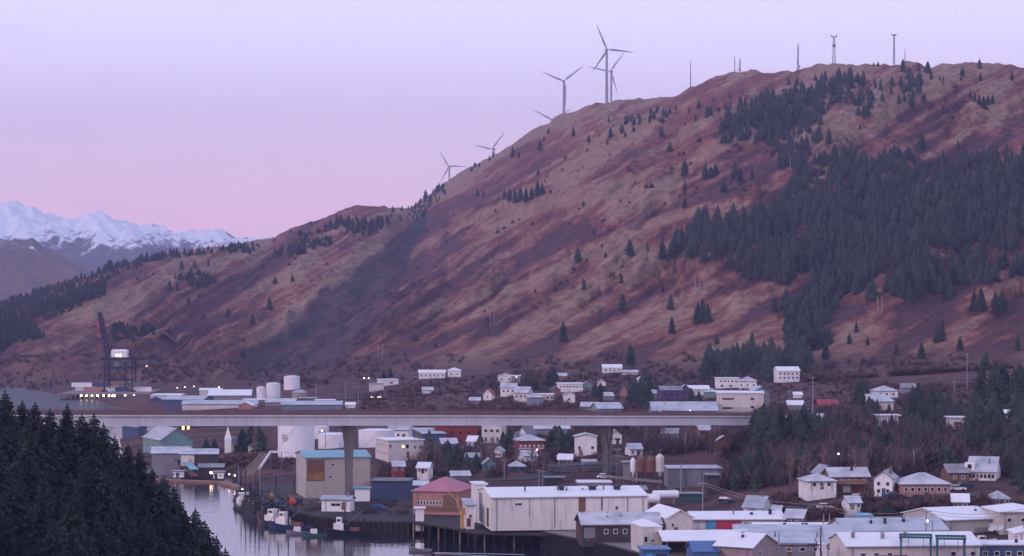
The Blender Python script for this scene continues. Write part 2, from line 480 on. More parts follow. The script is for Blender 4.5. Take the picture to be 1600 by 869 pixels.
def terrain_mat():
    m = bpy.data.materials.new('hillside_grass_and_rock')
    m.use_nodes = True
    nt = m.node_tree; N = nt.nodes; L = nt.links
    b = N['Principled BSDF']
    b.inputs['Roughness'].default_value = 0.95
    b.inputs['Specular IOR Level'].default_value = 0.1
    def attr(n):
        a = N.new('ShaderNodeAttribute'); a.attribute_name = n; return a
    def noise(vec, scale, det=5, rough=0.6):
        n = N.new('ShaderNodeTexNoise'); n.inputs['Scale'].default_value = scale
        n.inputs['Detail'].default_value = det; n.inputs['Roughness'].default_value = rough
        L.new(vec, n.inputs['Vector']); return n.outputs['Fac']
    def mr(v, a, c, lo=0.0, hi=1.0):
        n = N.new('ShaderNodeMapRange'); n.interpolation_type = 'SMOOTHSTEP'
        n.inputs['From Min'].default_value = a; n.inputs['From Max'].default_value = c
        n.inputs['To Min'].default_value = lo; n.inputs['To Max'].default_value = hi
        L.new(v, n.inputs['Value']); return n.outputs[0]
    def mix(f, c1, c2):
        n = N.new('ShaderNodeMixRGB')
        for k, c in (('Color1', c1), ('Color2', c2)):
            if isinstance(c, tuple): n.inputs[k].default_value = (*c, 1)
            else: L.new(c, n.inputs[k])
        if isinstance(f, float): n.inputs['Fac'].default_value = f
        else: L.new(f, n.inputs['Fac'])
        return n.outputs[0]
    def math_(op, a, c):
        n = N.new('ShaderNodeMath'); n.operation = op
        for i, v in enumerate((a, c)):
            if isinstance(v, float): n.inputs[i].default_value = v
            else: L.new(v, n.inputs[i])
        return n.outputs[0]
    uv = attr('slope_uv').outputs['Vector']
    tcn = N.new('ShaderNodeTexCoord'); obj = tcn.outputs['Object']
    strk = noise(uv, 1.0, 6, 0.62)
    strk2 = noise(uv, 3.1, 7, 0.75)
    blot = noise(obj, 0.012, 6, 0.65)
    strk3 = noise(uv, 8.0, 4, 0.7)
    fine = noise(obj, 0.09, 5, 0.7)
    tuft = noise(obj, 0.42, 3, 0.6)
    strk4 = noise(uv, 19.0, 3, 0.6)
    vu = attr('veg').outputs['Fac']
    v = math_('ADD', vu, math_('MULTIPLY', math_('SUBTRACT', strk2, 0.5), 0.75))
    v = math_('ADD', v, math_('MULTIPLY', math_('SUBTRACT', strk3, 0.5), 0.45))
    v = math_('ADD', v, math_('MULTIPLY', math_('SUBTRACT', fine, 0.5), 0.45))
    v = math_('ADD', v, math_('MULTIPLY', math_('SUBTRACT', tuft, 0.5), 0.50))
    v = math_('ADD', v, math_('MULTIPLY', math_('SUBTRACT', strk4, 0.5), 0.35))
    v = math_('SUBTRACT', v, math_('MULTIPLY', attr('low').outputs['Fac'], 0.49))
    tan = mix(mr(fine, 0.3, 0.7), (0.190, 0.116, 0.086), (0.37, 0.230, 0.158))
    redc = mix(mr(fine, 0.3, 0.7), (0.145, 0.052, 0.046), (0.27, 0.100, 0.076))
    dark = mix(mr(fine, 0.35, 0.7), (0.075, 0.036, 0.042), (0.130, 0.058, 0.058))
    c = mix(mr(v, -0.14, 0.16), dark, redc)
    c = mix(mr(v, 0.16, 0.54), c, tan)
    brush = mix(mr(fine, 0.35, 0.65), (0.065, 0.038, 0.044), (0.18, 0.072, 0.068))
    ft = attr('foot').outputs['Fac']
    c = mix(math_('MULTIPLY', ft, 0.6), c, brush)
    rockc = mix(mr(noise(obj, 0.03, 8, 0.75), 0.35, 0.65), (0.045, 0.037, 0.046), (0.095, 0.072, 0.080))
    rockc = mix(mr(strk2, 0.5, 0.62, 0.0, 0.55), rockc, redc)
    c = mix(mr(math_('ADD', attr('rock').outputs['Fac'], math_('MULTIPLY', math_('SUBTRACT', strk2, 0.5), 0.9)), 0.3, 0.75, 0.0, 0.92), c, rockc)
    town = mix(mr(noise(obj, 0.05, 6, 0.7), 0.35, 0.62), (0.062, 0.045, 0.052), (0.16, 0.080, 0.076))
    c = mix(attr('town').outputs['Fac'], c, town)
    L.new(c, b.inputs['Base Color'])
    bp = N.new('ShaderNodeBump'); bp.inputs['Strength'].default_value = 0.8; bp.inputs['Distance'].default_value = 5.0
    L.new(math_('ADD', math_('MULTIPLY', strk2, 0.8), math_('MULTIPLY', fine, 0.5)), bp.inputs['Height'])
    L.new(bp.outputs[0], b.inputs['Normal'])
    return m

town = (1 - sstep(-0.02, 0.05, tt))
uvv = np.stack([(N_ + wp_) / 30.0, A_ / 150.0, PX * 0 + 1.7], -1)
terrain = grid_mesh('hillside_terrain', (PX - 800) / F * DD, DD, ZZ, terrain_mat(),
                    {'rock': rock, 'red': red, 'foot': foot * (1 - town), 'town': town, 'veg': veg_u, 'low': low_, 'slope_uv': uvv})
tag(terrain, kind='structure')

# sea bed / plain under everything out to the horizon
# ------------------------------------------------------------ water
def water_mat():
    m = bpy.data.materials.new('channel_water')
    m.use_nodes = True
    nt = m.node_tree; N = nt.nodes; L = nt.links
    b = N['Principled BSDF']
    b.inputs['Base Color'].default_value = (0.018, 0.02, 0.034, 1)
    b.inputs['Roughness'].default_value = 0.06
    ge = N.new('ShaderNodeNewGeometry'); sx = N.new('ShaderNodeSeparateXYZ'); L.new(ge.outputs['Position'], sx.inputs[0])
    far = N.new('ShaderNodeMapRange'); far.inputs['From Min'].default_value = 950; far.inputs['From Max'].default_value = 1350; L.new(sx.outputs['Y'], far.inputs['Value'])
    rr = N.new('ShaderNodeMapRange'); rr.inputs['To Min'].default_value = 0.06; rr.inputs['To Max'].default_value = 0.3; L.new(far.outputs[0], rr.inputs['Value']); L.new(rr.outputs[0], b.inputs['Roughness'])
    rs = N.new('ShaderNodeMapRange'); rs.inputs['To Min'].default_value = 0.5; rs.inputs['To Max'].default_value = 0.12; L.new(far.outputs[0], rs.inputs['Value']); L.new(rs.outputs[0], b.inputs['Specular IOR Level'])
    ri = N.new('ShaderNodeMapRange'); ri.inputs['To Min'].default_value = 1.5; ri.inputs['To Max'].default_value = 1.1; L.new(far.outputs[0], ri.inputs['Value']); L.new(ri.outputs[0], b.inputs['IOR'])
    tc = N.new('ShaderNodeTexCoord')
    def nz(sx, sy, det):
        mp = N.new('ShaderNodeMapping'); mp.inputs['Scale'].default_value = (sx, sy, 1)
        n = N.new('ShaderNodeTexNoise'); n.inputs['Scale'].default_value = 1.0; n.inputs['Detail'].default_value = det
        L.new(tc.outputs['Object'], mp.inputs[0]); L.new(mp.outputs[0], n.inputs['Vector'])
        return n.outputs['Fac']
    a = N.new('ShaderNodeMath'); a.operation = 'ADD'
    L.new(nz(0.05, 0.22, 3), a.inputs[0])
    k = N.new('ShaderNodeMath'); k.operation = 'MULTIPLY'; k.inputs[1].default_value = 0.35
    L.new(nz(0.35, 0.9, 3), k.inputs[0]); L.new(k.outputs[0], a.inputs[1])
    bp = N.new('ShaderNodeBump'); bp.inputs['Strength'].default_value = 0.3; bp.inputs['Distance'].default_value = 0.22
    L.new(a.outputs[0], bp.inputs['Height']); L.new(bp.outputs[0], b.inputs['Normal'])
    return m
wb = MB()
nx, ny = 24, 24
ys = [-400, 200, 400, 600, 800, 1000, 1300, 1700, 2500, 5000, 30000]
xs = [-20000, -4000, -1000, -400, 0, 400, 1000, 4000, 20000]
for j in range(len(ys) - 1):
    for i in range(len(xs) - 1):
        wb.add([(xs[i], ys[j], 0), (xs[i + 1], ys[j], 0), (xs[i + 1], ys[j + 1], 0), (xs[i], ys[j + 1], 0)], [(0, 1, 2, 3)])
water = wb.build('water', water_mat())
tag(water, kind='structure')

# ------------------------------------------------------------ snowy mountains far beyond
def snow_mat(rock=(0.15, 0.13, 0.16)):
    m = bpy.data.materials.new('snow_and_dark_rock')
    m.use_nodes = True
    nt = m.node_tree; N = nt.nodes; L = nt.links
    b = N['Principled BSDF']; b.inputs['Roughness'].default_value = 0.9
    tc = N.new('ShaderNodeTexCoord')
    n = N.new('ShaderNodeTexNoise'); n.inputs['Scale'].default_value = 0.009; n.inputs['Detail'].default_value = 9; n.inputs['Roughness'].default_value = 0.8
    L.new(tc.outputs['Object'], n.inputs['Vector'])
    at = N.new('ShaderNodeAttribute'); at.attribute_name = 'snow'
    a = N.new('ShaderNodeMath'); a.operation = 'ADD'
    k3 = N.new('ShaderNodeMath'); k3.operation = 'MULTIPLY_ADD'; k3.inputs[1].default_value = 1.5; k3.inputs[2].default_value = -0.23; L.new(n.outputs['Fac'], k3.inputs[0])
    L.new(k3.outputs[0], a.inputs[0]); L.new(at.outputs['Fac'], a.inputs[1])
    r = N.new('ShaderNodeValToRGB')
    r.color_ramp.elements[0].position = 0.33; r.color_ramp.elements[0].color = (*rock, 1)
    r.color_ramp.elements[1].position = 0.43; r.color_ramp.elements[1].color = (0.88, 0.90, 0.95, 1)
    e = r.color_ramp.elements.new(0.38); e.color = (0.16, 0.15, 0.19, 1)
    a2 = N.new('ShaderNodeMath'); a2.operation = 'MULTIPLY'; a2.inputs[1].default_value = 0.72
    L.new(a.outputs[0], a2.inputs[0])
    L.new(a2.outputs[0], r.inputs['Fac']); L.new(r.outputs[0], b.inputs['Base Color'])
    return m
def mountain(name, prof, D0, D1, snowline, seed, amp, rock=(0.15, 0.13, 0.16)):
    px = np.arange(-700, 760, 3.0)
    t = np.linspace(0, 1.25, 240)
    PXm, T = np.meshgrid(px, t)
    D = D0 + (D1 - D0) * T
    yr = np.interp(PXm, [p[0] for p in prof], [p[1] for p in prof])
    er = (YH - yr) / F
    e0 = (0 - HC) / D0
    S = 1 - (1 - np.clip(T, 0, 1)) ** 1.25
    z = HC + (e0 + (er - e0) * S) * D
    z = np.where(T > 1, HC + er * D1 - (T - 1) * (D1 - D0) * 0.45, z)
    x = (PXm - 800) / F * D
    f = sstep(0.05, 0.35, T)
    z = z + f * amp * ((ridged(x / 900 + D / 1500, D / 2200, 5, seed) - 0.6) * (1 - 0.6 * sstep(0.8, 1, T)) + 0.62 * (ridged(x / 150 + D / 500, D / 330, 5, seed + 3) - 0.55) * (1 - 0.5 * sstep(0.8, 1, T)))
    snow = np.clip((z - snowline) / (0.8 * amp + 160), -0.6, 0.20) + 0.1 * (fbm(x / 700, D / 500, 4, seed + 9) - 0.5)
    o = grid_mesh(name, x, D, z, snow_mat(rock), {'snow': snow})
    return tag(o, kind='structure')
mountain('snowy_mountains', [(-700, 380), (-300, 330), (-100, 318), (0, 326), (10, 331), (28, 328), (45, 335), (75, 349), (115, 357), (135, 350), (152, 346), (172, 354), (200, 359), (215, 366), (245, 374), (275, 379),
                             (310, 374), (340, 377), (362, 383), (420, 400), (760, 470)], 6000, 8600, 190, 5, 190)
mountain('near_mountain_spur', [(-700, 330), (-300, 350), (-60, 372), (0, 383), (40, 384), (80, 394), (110, 408), (160, 440), (230, 480), (760, 560)], 4400, 5900, 185, 15, 110, (0.16, 0.10, 0.085))

# ------------------------------------------------------------ haze
hz = MB().box(-9000, 9000, -300, 13500, -9.0, 1000)
hm = bpy.data.materials.new('pale_dusk_haze')
hm.use_nodes = True
hm.node_tree.nodes.clear()
ho = hm.node_tree.nodes.new('ShaderNodeOutputMaterial')
hv = hm.node_tree.nodes.new('ShaderNodeVolumePrincipled')
hv.inputs['Color'].default_value = (0.50, 0.53, 0.90, 1)
hv.inputs['Density'].default_value = 0.000075
hv.inputs['Anisotropy'].default_value = 0.0
hm.node_tree.links.new(hv.outputs[0], ho.inputs['Volume'])
haze = hz.build('haze', hm)
tag(haze, kind='stuff')

# ------------------------------------------------------------ materials
M_ = {
 'white': mat('white_painted_wall', (236, 230, 228), 0.6, 0.10, 0.3, streak=0.35, streak_col=(120, 105, 100)),
 'white_clean': mat('clean_white_wall', (240, 236, 234), 0.6, 0.06, 0.3, streak=0.12, streak_col=(140, 130, 125)),
 'mauve': mat('greyish_pink_wall', (158, 138, 142), 0.7, 0.1, 0.3, streak=0.2),
 'cream': mat('cream_wall', (212, 202, 196), 0.7, 0.10, 0.3, streak=0.28, streak_col=(130, 105, 90)),
 'beige': mat('beige_metal_wall', (190, 180, 174), 0.6, 0.10, 0.2, streak=0.3, streak_col=(110, 90, 80), wave=1.6),
 'grey_wall': mat('grey_wall', (140, 136, 142), 0.7, 0.12, 0.3, streak=0.3),
 'blue_wall': mat('blue_wall', (72, 84, 116), 0.6, 0.12, 0.3, streak=0.2),
 'green_wall': mat('sage_green_wall', (120, 150, 146), 0.7, 0.10, 0.3, streak=0.2),
 'brown_wall': mat('brown_wall', (122, 92, 80), 0.8, 0.15, 0.4, streak=0.2),
 'red_wall': mat('red_wall', (134, 60, 62), 0.8, 0.15, 0.4, streak=0.2),
 'salmon': mat('salmon_wall', (176, 126, 118), 0.7, 0.12, 0.3, streak=0.2),
 'purple': mat('purple_wall', (84, 70, 106), 0.7, 0.12, 0.3),
 'dark_wall': mat('weathered_dark_wall', (74, 66, 70), 0.9, 0.2, 0.4, streak=0.3),
 'cannery': mat('cannery_white_metal', (228, 219, 212), 0.55, 0.08, 0.08, streak=0.35, streak_col=(126, 104, 96), wave=1.4),
 'roof_white': mat('frosted_white_roof', (224, 222, 226), 0.6, 0.06, 0.15, wave=1.0, streak=0.1, frost=0.6),
 'roof_grey': mat('grey_roof', (118, 120, 134), 0.7, 0.12, 0.2, frost=0.55),
 'roof_blue': mat('blue_grey_roof', (112, 126, 142), 0.6, 0.10, 0.2, frost=0.45),
 'roof_teal': mat('teal_metal_roof', (84, 152, 164), 0.5, 0.10, 0.2, frost=0.15),
 'roof_pink': mat('faded_red_roof', (168, 84, 104), 0.6, 0.10, 0.2, frost=0.12),
 'roof_red': mat('red_roof', (150, 44, 50), 0.6, 0.10, 0.2, frost=0.05),
 'roof_dark': mat('dark_shingle_roof', (74, 72, 82), 0.8, 0.12, 0.3, frost=0.3),
 'tarp_blue': mat('blue_tarp', (74, 108, 152), 0.5, 0.15, 0.4),
 'trim': mat('white_trim', (210, 208, 210), 0.5, 0.04),
 'glass': mat('dark_glass', (40, 40, 52), 0.15, 0.2, 0.3, spec=0.6),
 'lit': mat('lit_warm_window', (255, 205, 130), 0.5, 0.0, emit=2.2),
 'lamp': mat('lamp_glow', (255, 226, 190), 0.5, 0.0, emit=12.0),
 'lamp_cool': mat('lamp_cool_glow', (236, 240, 255), 0.5, 0.0, emit=12.0),
 'lamp_red': mat('lamp_red_glow', (255, 90, 70), 0.5, 0.0, emit=8.0),
 'tank': mat('white_tank_paint', (238, 235, 238), 0.5, 0.05, 0.1, streak=0.22, streak_col=(150, 138, 134)),
 'tank_dirty': mat('grey_tank_paint', (150, 142, 140), 0.6, 0.12, 0.1, streak=0.3, streak_col=(110, 86, 74)),
 'rust': mat('rusty_orange_steel', (132, 92, 82), 0.8, 0.2, 0.3, streak=0.4, streak_col=(92, 50, 38)),
 'steel': mat('grey_galvanised_steel', (112, 112, 122), 0.5, 0.1, 0.3),
 'dark_steel': mat('dark_blue_steel', (46, 50, 70), 0.6, 0.1, 0.3),
 'turbine': mat('turbine_white', (160, 160, 172), 0.5, 0.03, 0.05),
 'concrete': mat('pale_concrete', (216, 210, 212), 0.8, 0.08, 0.12, streak=0.25, streak_col=(120, 108, 102)),
 'concrete_dk': mat('weathered_concrete', (132, 122, 120), 0.85, 0.1, 0.12, streak=0.3),
 'asphalt': mat('asphalt', (62, 60, 66), 0.9, 0.12, 0.2),
 'rail': mat('brown_railing', (124, 92, 94), 0.7, 0.1, 0.3),
 'timber': mat('dark_wet_timber', (52, 44, 46), 0.8, 0.25, 0.4),
 'timber_pale': mat('pale_timber_pile', (150, 128, 116), 0.8, 0.2, 0.4),
 'plank': mat('brown_float_planks', (140, 104, 90), 0.8, 0.2, 0.5),
 'pole': mat('weathered_pole', (150, 142, 146), 0.8, 0.1, 0.5),
 'ochre': mat('ochre_lining', (158, 118, 70), 0.7, 0.2, 0.5, streak=0.5, streak_col=(90, 66, 56)),
 'yellow': mat('yellow_paint', (196, 148, 72), 0.5, 0.1, 0.5),
 'blue_green': mat('blue_green_steel_paint', (52, 96, 108), 0.5, 0.1, 0.5),
 'magenta': mat('magenta_red_panel', (196, 60, 96), 0.5, 0.08, 0.3),
 'sky_blue': mat('light_blue_panel', (90, 164, 204), 0.5, 0.08, 0.3),
 'green_dk': mat('dark_green_panel', (52, 88, 86), 0.6, 0.1, 0.3),
 'black': mat('black_rubber', (28, 28, 32), 0.7, 0.1),
 'orange': mat('orange_buoy_plastic', (220, 90, 50), 0.5, 0.1),
 'hull_blue': mat('blue_hull_paint', (44, 56, 88), 0.4, 0.1),
 'hull_dk': mat('dark_hull_paint', (34, 36, 48), 0.4, 0.1),
}

# ------------------------------------------------------------ buildings
def window(parent, face, u, z, w, h, W_, D_, lit=False, detail=True, m='glass'):
    """a window on one face of a W_ x D_ block centred on the origin"""
    sx = {'f': (1, 0, 0, -D_ / 2), 'b': (-1, 0, 0, D_ / 2), 'r': (0, 1, W_ / 2, 0), 'l': (0, -1, -W_ / 2, 0)}[face]
    L_ = W_ if face in 'fb' else D_
    ang = {'f': 0, 'r': math.pi / 2, 'b': math.pi, 'l': -math.pi / 2}[face]
    off = D_ / 2 if face in 'fb' else W_ / 2
    R_ = Matrix.Rotation(ang, 4, 'Z')
    def put(mb):
        mb.v = [tuple(R_ @ Vector(v)) for v in mb.v]; return mb
    x = (u - 0.5) * L_
    pm = M_['lit'] if lit else M_[m]
    if not detail:
        o = put(MB().box(x - w / 2, x + w / 2, -off - 0.05, -off + 0.1, z - h / 2, z + h / 2)).build('window', pm, parent)
        return o
    t = 0.14
    f = MB()
    f.box(x - w / 2 - t, x + w / 2 + t, -off - 0.09, -off + 0.05, z + h / 2, z + h / 2 + t)
    f.box(x - w / 2 - t, x + w / 2 + t, -off - 0.12, -off + 0.05, z - h / 2 - t, z - h / 2)
    f.box(x - w / 2 - t, x - w / 2, -off - 0.09, -off + 0.05, z - h / 2, z + h / 2)
    f.box(x + w / 2, x + w / 2 + t, -off - 0.09, -off + 0.05, z - h / 2, z + h / 2)
    if w > 1.3: f.box(x - 0.04, x + 0.04, -off - 0.08, -off - 0.03, z - h / 2, z + h / 2)
    fo = put(f).build('window', M_['trim'], parent)
    put(MB().box(x - w / 2, x + w / 2, -off - 0.03, -off + 0.04, z - h / 2, z + h / 2)).build('pane', pm, fo)
    return fo

def roof_mesh(W_, D_, h, kind, axis, rh, ov, th=0.22, skew=0.0):
    mb = MB(); a, b = W_ / 2 + ov, D_ / 2 + ov
    if kind == 'flat':
        mb.box(-a, a, -b, b, h, h + th + 0.1)
        return mb
    if kind == 'shed':
        drop = -ov * rh / D_
        vs = [(-a, -b, h + drop), (a, -b, h + drop), (a, b, h + rh - drop), (-a, b, h + rh - drop)]
        vs += [(x, y, z + th) for x, y, z in vs]
        return mb.add(vs, [(3, 2, 1, 0), (4, 5, 6, 7), (0, 1, 5, 4), (1, 2, 6, 5), (2, 3, 7, 6), (3, 0, 4, 7)])
    if kind == 'gable':
        if axis == 'x':
            k = rh / (D_ / 2) * ov
            lo = [(-a, -b, h - k), (a, -b, h - k), (a, 0, h + rh), (-a, 0, h + rh), (a, b, h - k), (-a, b, h - k)]
        else:
            k = rh / (W_ / 2) * ov
            lo = [(a, -b, h - k), (a, b, h - k), (0, b, h + rh), (0, -b, h + rh), (-a, b, h - k), (-a, -b, h - k)]
        vs = lo + [(x, y, z + th) for x, y, z in lo]
        return mb.add(vs, [(3, 2, 1, 0), (5, 4, 2, 3), (6, 7, 8, 9), (9, 8, 10, 11), (0, 1, 7, 6), (4, 5, 11, 10), (1, 2, 8, 7), (2, 4, 10, 8), (5, 3, 9, 11), (3, 0, 6, 9)])
    if kind == 'hip':
        k = rh / (min(W_, D_) / 2) * ov
        z = h - k
        if W_ >= D_: r0, r1 = (-(W_ - D_) / 2, 0), ((W_ - D_) / 2, 0)
        else: r0, r1 = (0, -(D_ - W_) / 2), (0, (D_ - W_) / 2)
        vs = [(-a, -b, z), (a, -b, z), (a, b, z), (-a, b, z), (-a, -b, z + th), (a, -b, z + th), (a, b, z + th), (-a, b, z + th), (r0[0], r0[1], h + rh + th), (r1[0], r1[1], h + rh + th)]
        fs = [(3, 2, 1, 0), (0, 1, 5, 4), (1, 2, 6, 5), (2, 3, 7, 6), (3, 0, 4, 7)]
        if W_ >= D_: fs += [(4, 5, 9, 8), (5, 6, 9), (6, 7, 8, 9), (7, 4, 8)]
        else: fs += [(4, 5, 8), (5, 6, 9, 8), (6, 7, 9), (7, 4, 8, 9)]
        return mb.add(vs, fs)

FOOT = []
def bld(name, label, px, py, wp, hp, d, roof='gable', axis='x', rh=1.6, rz=0.0, wall='white', rmat='roof_grey', wins=(), D=None, dmin=400,
        ov=0.45, base=4.0, group=None, cat='building', chim=False, door=None, detail=None, panels=(), zt=None, garage=None):
    """building whose near base line is seen at (px, py), spanning wp columns, walls hp rows high, d metres deep"""
    r = math.radians(rz)
    if D is None:
        g = hit(px, py, dmin); D0, z0 = g.y, g.z
    else:
        D0 = D; z0 = HC - (py - YH) / F * D
        if zt is None and D > 650 and gz(px, D) > z0 + 0.4:
            g = hit(px, py, D * .86); D0, z0 = g.y, g.z
    if zt is not None: z0 = zt
    span = wp * D0 / F
    w = max(2.0, (span - d * abs(math.sin(r))) / math.cos(r))
    h = hp * D0 / F
    Dc = D0 + (w * abs(math.sin(r)) + d * math.cos(r)) / 2
    e = empty(name, ((px - 800) / F * Dc, Dc, z0), r, label, cat, group)
    if detail is None: detail = D0 < 820
    mb = MB()
    a, b = w / 2, d / 2
    if roof == 'gable':
        if axis == 'x':
            mb.add([(-a, -b, -base), (a, -b, -base), (a, b, -base), (-a, b, -base), (-a, -b, h), (a, -b, h), (a, b, h), (-a, b, h), (-a, 0, h + rh), (a, 0, h + rh)],
                   [(0, 1, 5, 4), (2, 3, 7, 6), (1, 2, 6, 9, 5), (3, 0, 4, 8, 7), (3, 2, 1, 0)])
        else:
            mb.add([(-a, -b, -base), (a, -b, -base), (a, b, -base), (-a, b, -base), (-a, -b, h), (a, -b, h), (a, b, h), (-a, b, h), (0, -b, h + rh), (0, b, h + rh)],
                   [(0, 1, 5, 8, 4), (2, 3, 7, 9, 6), (1, 2, 6, 5), (3, 0, 4, 7), (3, 2, 1, 0)])
    elif roof == 'shed':
        mb.add([(-a, -b, -base), (a, -b, -base), (a, b, -base), (-a, b, -base), (-a, -b, h), (a, -b, h), (a, b, h + rh), (-a, b, h + rh)],
               [(0, 1, 5, 4), (2, 3, 7, 6), (1, 2, 6, 5), (3, 0, 4, 7), (3, 2, 1, 0)])
    else:
        mb.box(-a, a, -b, b, -base, h)
    mb.build('wall', M_[wall], e)
    ro = roof_mesh(w, d, h, roof, axis, rh, ov).build('roof', M_[rmat], e)
    if chim:
        MB().box(w * 0.2, w * 0.2 + 0.7, -0.35, 0.35, h, h + rh + 1.0).build('chimney', M_['brown_wall'], ro)
    for wi in wins:
        face, u0, u1, n, z, ww, wh = wi[:7]
        lit = len(wi) > 7 and wi[7]
        mm = wi[8] if len(wi) > 8 else 'glass'
        for i in range(n):
            u = u0 if n == 1 else u0 + (u1 - u0) * i / (n - 1)
            window(e, face, u, z * h, ww * .85, wh * .85, w, d, lit if not isinstance(lit, int) or isinstance(lit, bool) else (i == lit), detail, mm)
    if door:
        face, u, dw, dh, dm = door
        L_, off = (w, d / 2) if face == 'f' else (d, w / 2)
        ang = {'f': 0, 'r': math.pi / 2, 'l': -math.pi / 2}[face]
        R_ = Matrix.Rotation(ang, 4, 'Z'); x = (u - .5) * L_
        m2 = MB().box(x - dw / 2, x + dw / 2, -off - 0.06, -off + 0.05, 0, dh); m2.v = [tuple(R_ @ Vector(v)) for v in m2.v]
        m2.build('door', M_[dm], e)
    for pi_, (face, u0, u1, z0_, z1_, pm, nm) in enumerate(panels):
        L_, off = (w, d / 2) if face == 'f' else (d, w / 2)
        ang = {'f': 0, 'r': math.pi / 2, 'l': -math.pi / 2}[face]
        R_ = Matrix.Rotation(ang, 4, 'Z')
        m2 = MB().box((u0 - .5) * L_, (u1 - .5) * L_, -off - 0.07 - .012 * pi_, -off + 0.05, z0_ * h, z1_ * h); m2.v = [tuple(R_ @ Vector(v)) for v in m2.v]
        m2.build(nm, M_[pm], e)
    FOOT.append(((px - 800) / F * Dc, D0, w / 2, d, hp * D0 / F))
    rr_ = random.Random(int(px * 7 + py))
    if D0 < 720 and w > 7:
        pipe = MB()
        for u in (-.5 + 1.2 / w, .5 - 1.2 / w): pipe.box(u * w - .07, u * w + .07, -d / 2 - .16, -d / 2 - .02, -.5, h - .1)
        pipe.build('downpipe', M_['grey_wall'], e)
        MB().bar((-w / 2 - ov, -d / 2 - ov - .1, h - .12), (w / 2 + ov, -d / 2 - ov - .1, h - .12), .16, .16).build('gutter', M_['grey_wall'], e) if roof in ('gable', 'shed', 'hip') and axis == 'x' else None
        zr = {'gable': rh * .55, 'hip': rh * .4, 'shed': rh * .35, 'flat': .25}[roof]
        for k in range(min(5, int(w / 7))):
            x = rr_.uniform(-.42, .42) * w; y = -d * (.22 if axis == 'x' else 0) * rr_.uniform(.8, 1.1); s_ = rr_.uniform(.14, .38)
            if roof == 'hip' and abs(x) > max(.5, (w - d) / 2): continue
            v_ = MB().box(x - s_, x + s_, y - s_, y + s_, h - .2, h + zr + rr_.uniform(.6, 1.4)).box(x - s_ * 1.3, x + s_ * 1.3, y - s_ * 1.3, y + s_ * 1.3, h + zr + 1.3, h + zr + 1.42)
            v_.build('roof_vent', M_[rr_.choice(['steel', 'dark_steel', 'grey_wall'])], ro)
    if door is None and wins and D0 < 1100 and not panels:
        x = rr_.uniform(-.3, .3) * w
        MB().box(x - .5, x + .5, -d / 2 - .07, -d / 2 + .05, 0, min(2.1, h * .8)).build('door', M_[rr_.choice(['brown_wall', 'red_wall', 'dark_wall', 'blue_wall'])], e)
    e['_w'] = w; e['_d'] = d; e['_h'] = h
    return e

# --- the waterfront, nearest first
can = bld('cannery_building', 'long white metal cannery standing on piles over the channel', 877, 826, 270, 48, 25, 'gable', 'x', 1.5, 9, 'cannery', 'roof_white',
          [('f', 0.17, 0.17, 1, 0.78, 1.9, 0.6), ('f', 0.80, 0.80, 1, 0.62, 0.7, 0.9), ('f', 0.66, 0.96, 5, 0.30, 0.5, 0.45)], D=640, ov=0.3, base=0.6,
          panels=[('f', 0.555, 0.60, 0.52, 0.985, 'brown_wall', 'loading_door'), ('f', 0.565, 0.587, 0.03, 0.51, 'red_wall', 'red_door'), ('f', 0.70, 0.708, 0.55, 0.98, 'dark_wall', 'downpipe'),
                  ('f', 0.40, 0.403, 0.02, 0.98, 'dark_wall', 'wall_joint'), ('f', 0.87, 0.873, 0.02, 0.98, 'dark_wall', 'wall_joint'), ('f', 0.24, 0.242, 0.4, 0.98, 'grey_wall', 'wall_joint'),
                  ('l', 0.15, 0.35, 0.02, 0.98, 'grey_wall', 'stained_panel'), ('l', 0.7, 0.8, 0.0, 0.6, 'dark_wall', 'side_door')])
for u, s_ in ((-0.02, 1.0), (0.18, 1.7), (0.34, 1.5)):
    wv = can['_w']
    MB().box(u * wv - s_ / 2, u * wv + s_ / 2, -5.5, -4.2, can['_h'] + 0.6, can['_h'] + 1.9).box(u * wv - s_ * .7, u * wv + s_ * .7, -5.8, -3.9, can['_h'] + 1.9, can['_h'] + 2.1).build('roof_vent', M_['dark_steel'], can)
hd = bld('hoist_house', 'small white hoist house rising behind the harbour end of the long cannery', 748, 815, 24, 59, 8, 'flat', 'x', 0, 9, 'white', 'roof_white', [], D=668, base=1, zt=3.8)
bld('shed', 'low white shed beside the yellow crane at the cannery end', 732, 823, 18, 33, 7, 'shed', 'x', 1.0, 9, 'white', 'roof_grey', [('f', 0.5, 0.5, 1, 0.5, 0.8, 0.8)], D=650, base=1)
pk = bld('pink_roofed_building', 'salmon walled wharf building under a faded pink hip roof', 694, 800, 96, 32, 17, 'hip', 'x', 3.0, -14, 'salmon', 'roof_pink',
         [('f', 0.12, 0.6, 8, 0.42, 0.55, 1.0)], D=690, base=4, panels=[('f', 0.02, 0.98, 0.0, 0.22, 'brown_wall', 'skirt_boards'), ('f', 0.66, 0.95, 0.25, 0.8, 'brown_wall', 'wharf_door')])
bld('shed', 'small white tank shed standing in front of the pink roofed building', 656, 812, 13, 17, 3, 'flat', 'x', 0, 0, 'white', 'roof_white', D=672, base=3)
bld('long_shed', 'low grey roofed shed with dark walls in front of the cannery', 966, 842, 132, 22, 12, 'gable', 'x', 2.2, 6, 'dark_wall', 'roof_grey',
    [('f', 0.3, 0.9, 6, 0.5, 0.9, 1.1)], D=612, base=2, panels=[('l', 0.3, 0.5, 0.1, 0.7, 'red_wall', 'red_door'), ('f', 0.02, 0.16, 0.05, 0.8, 'grey_wall', 'sliding_door')])
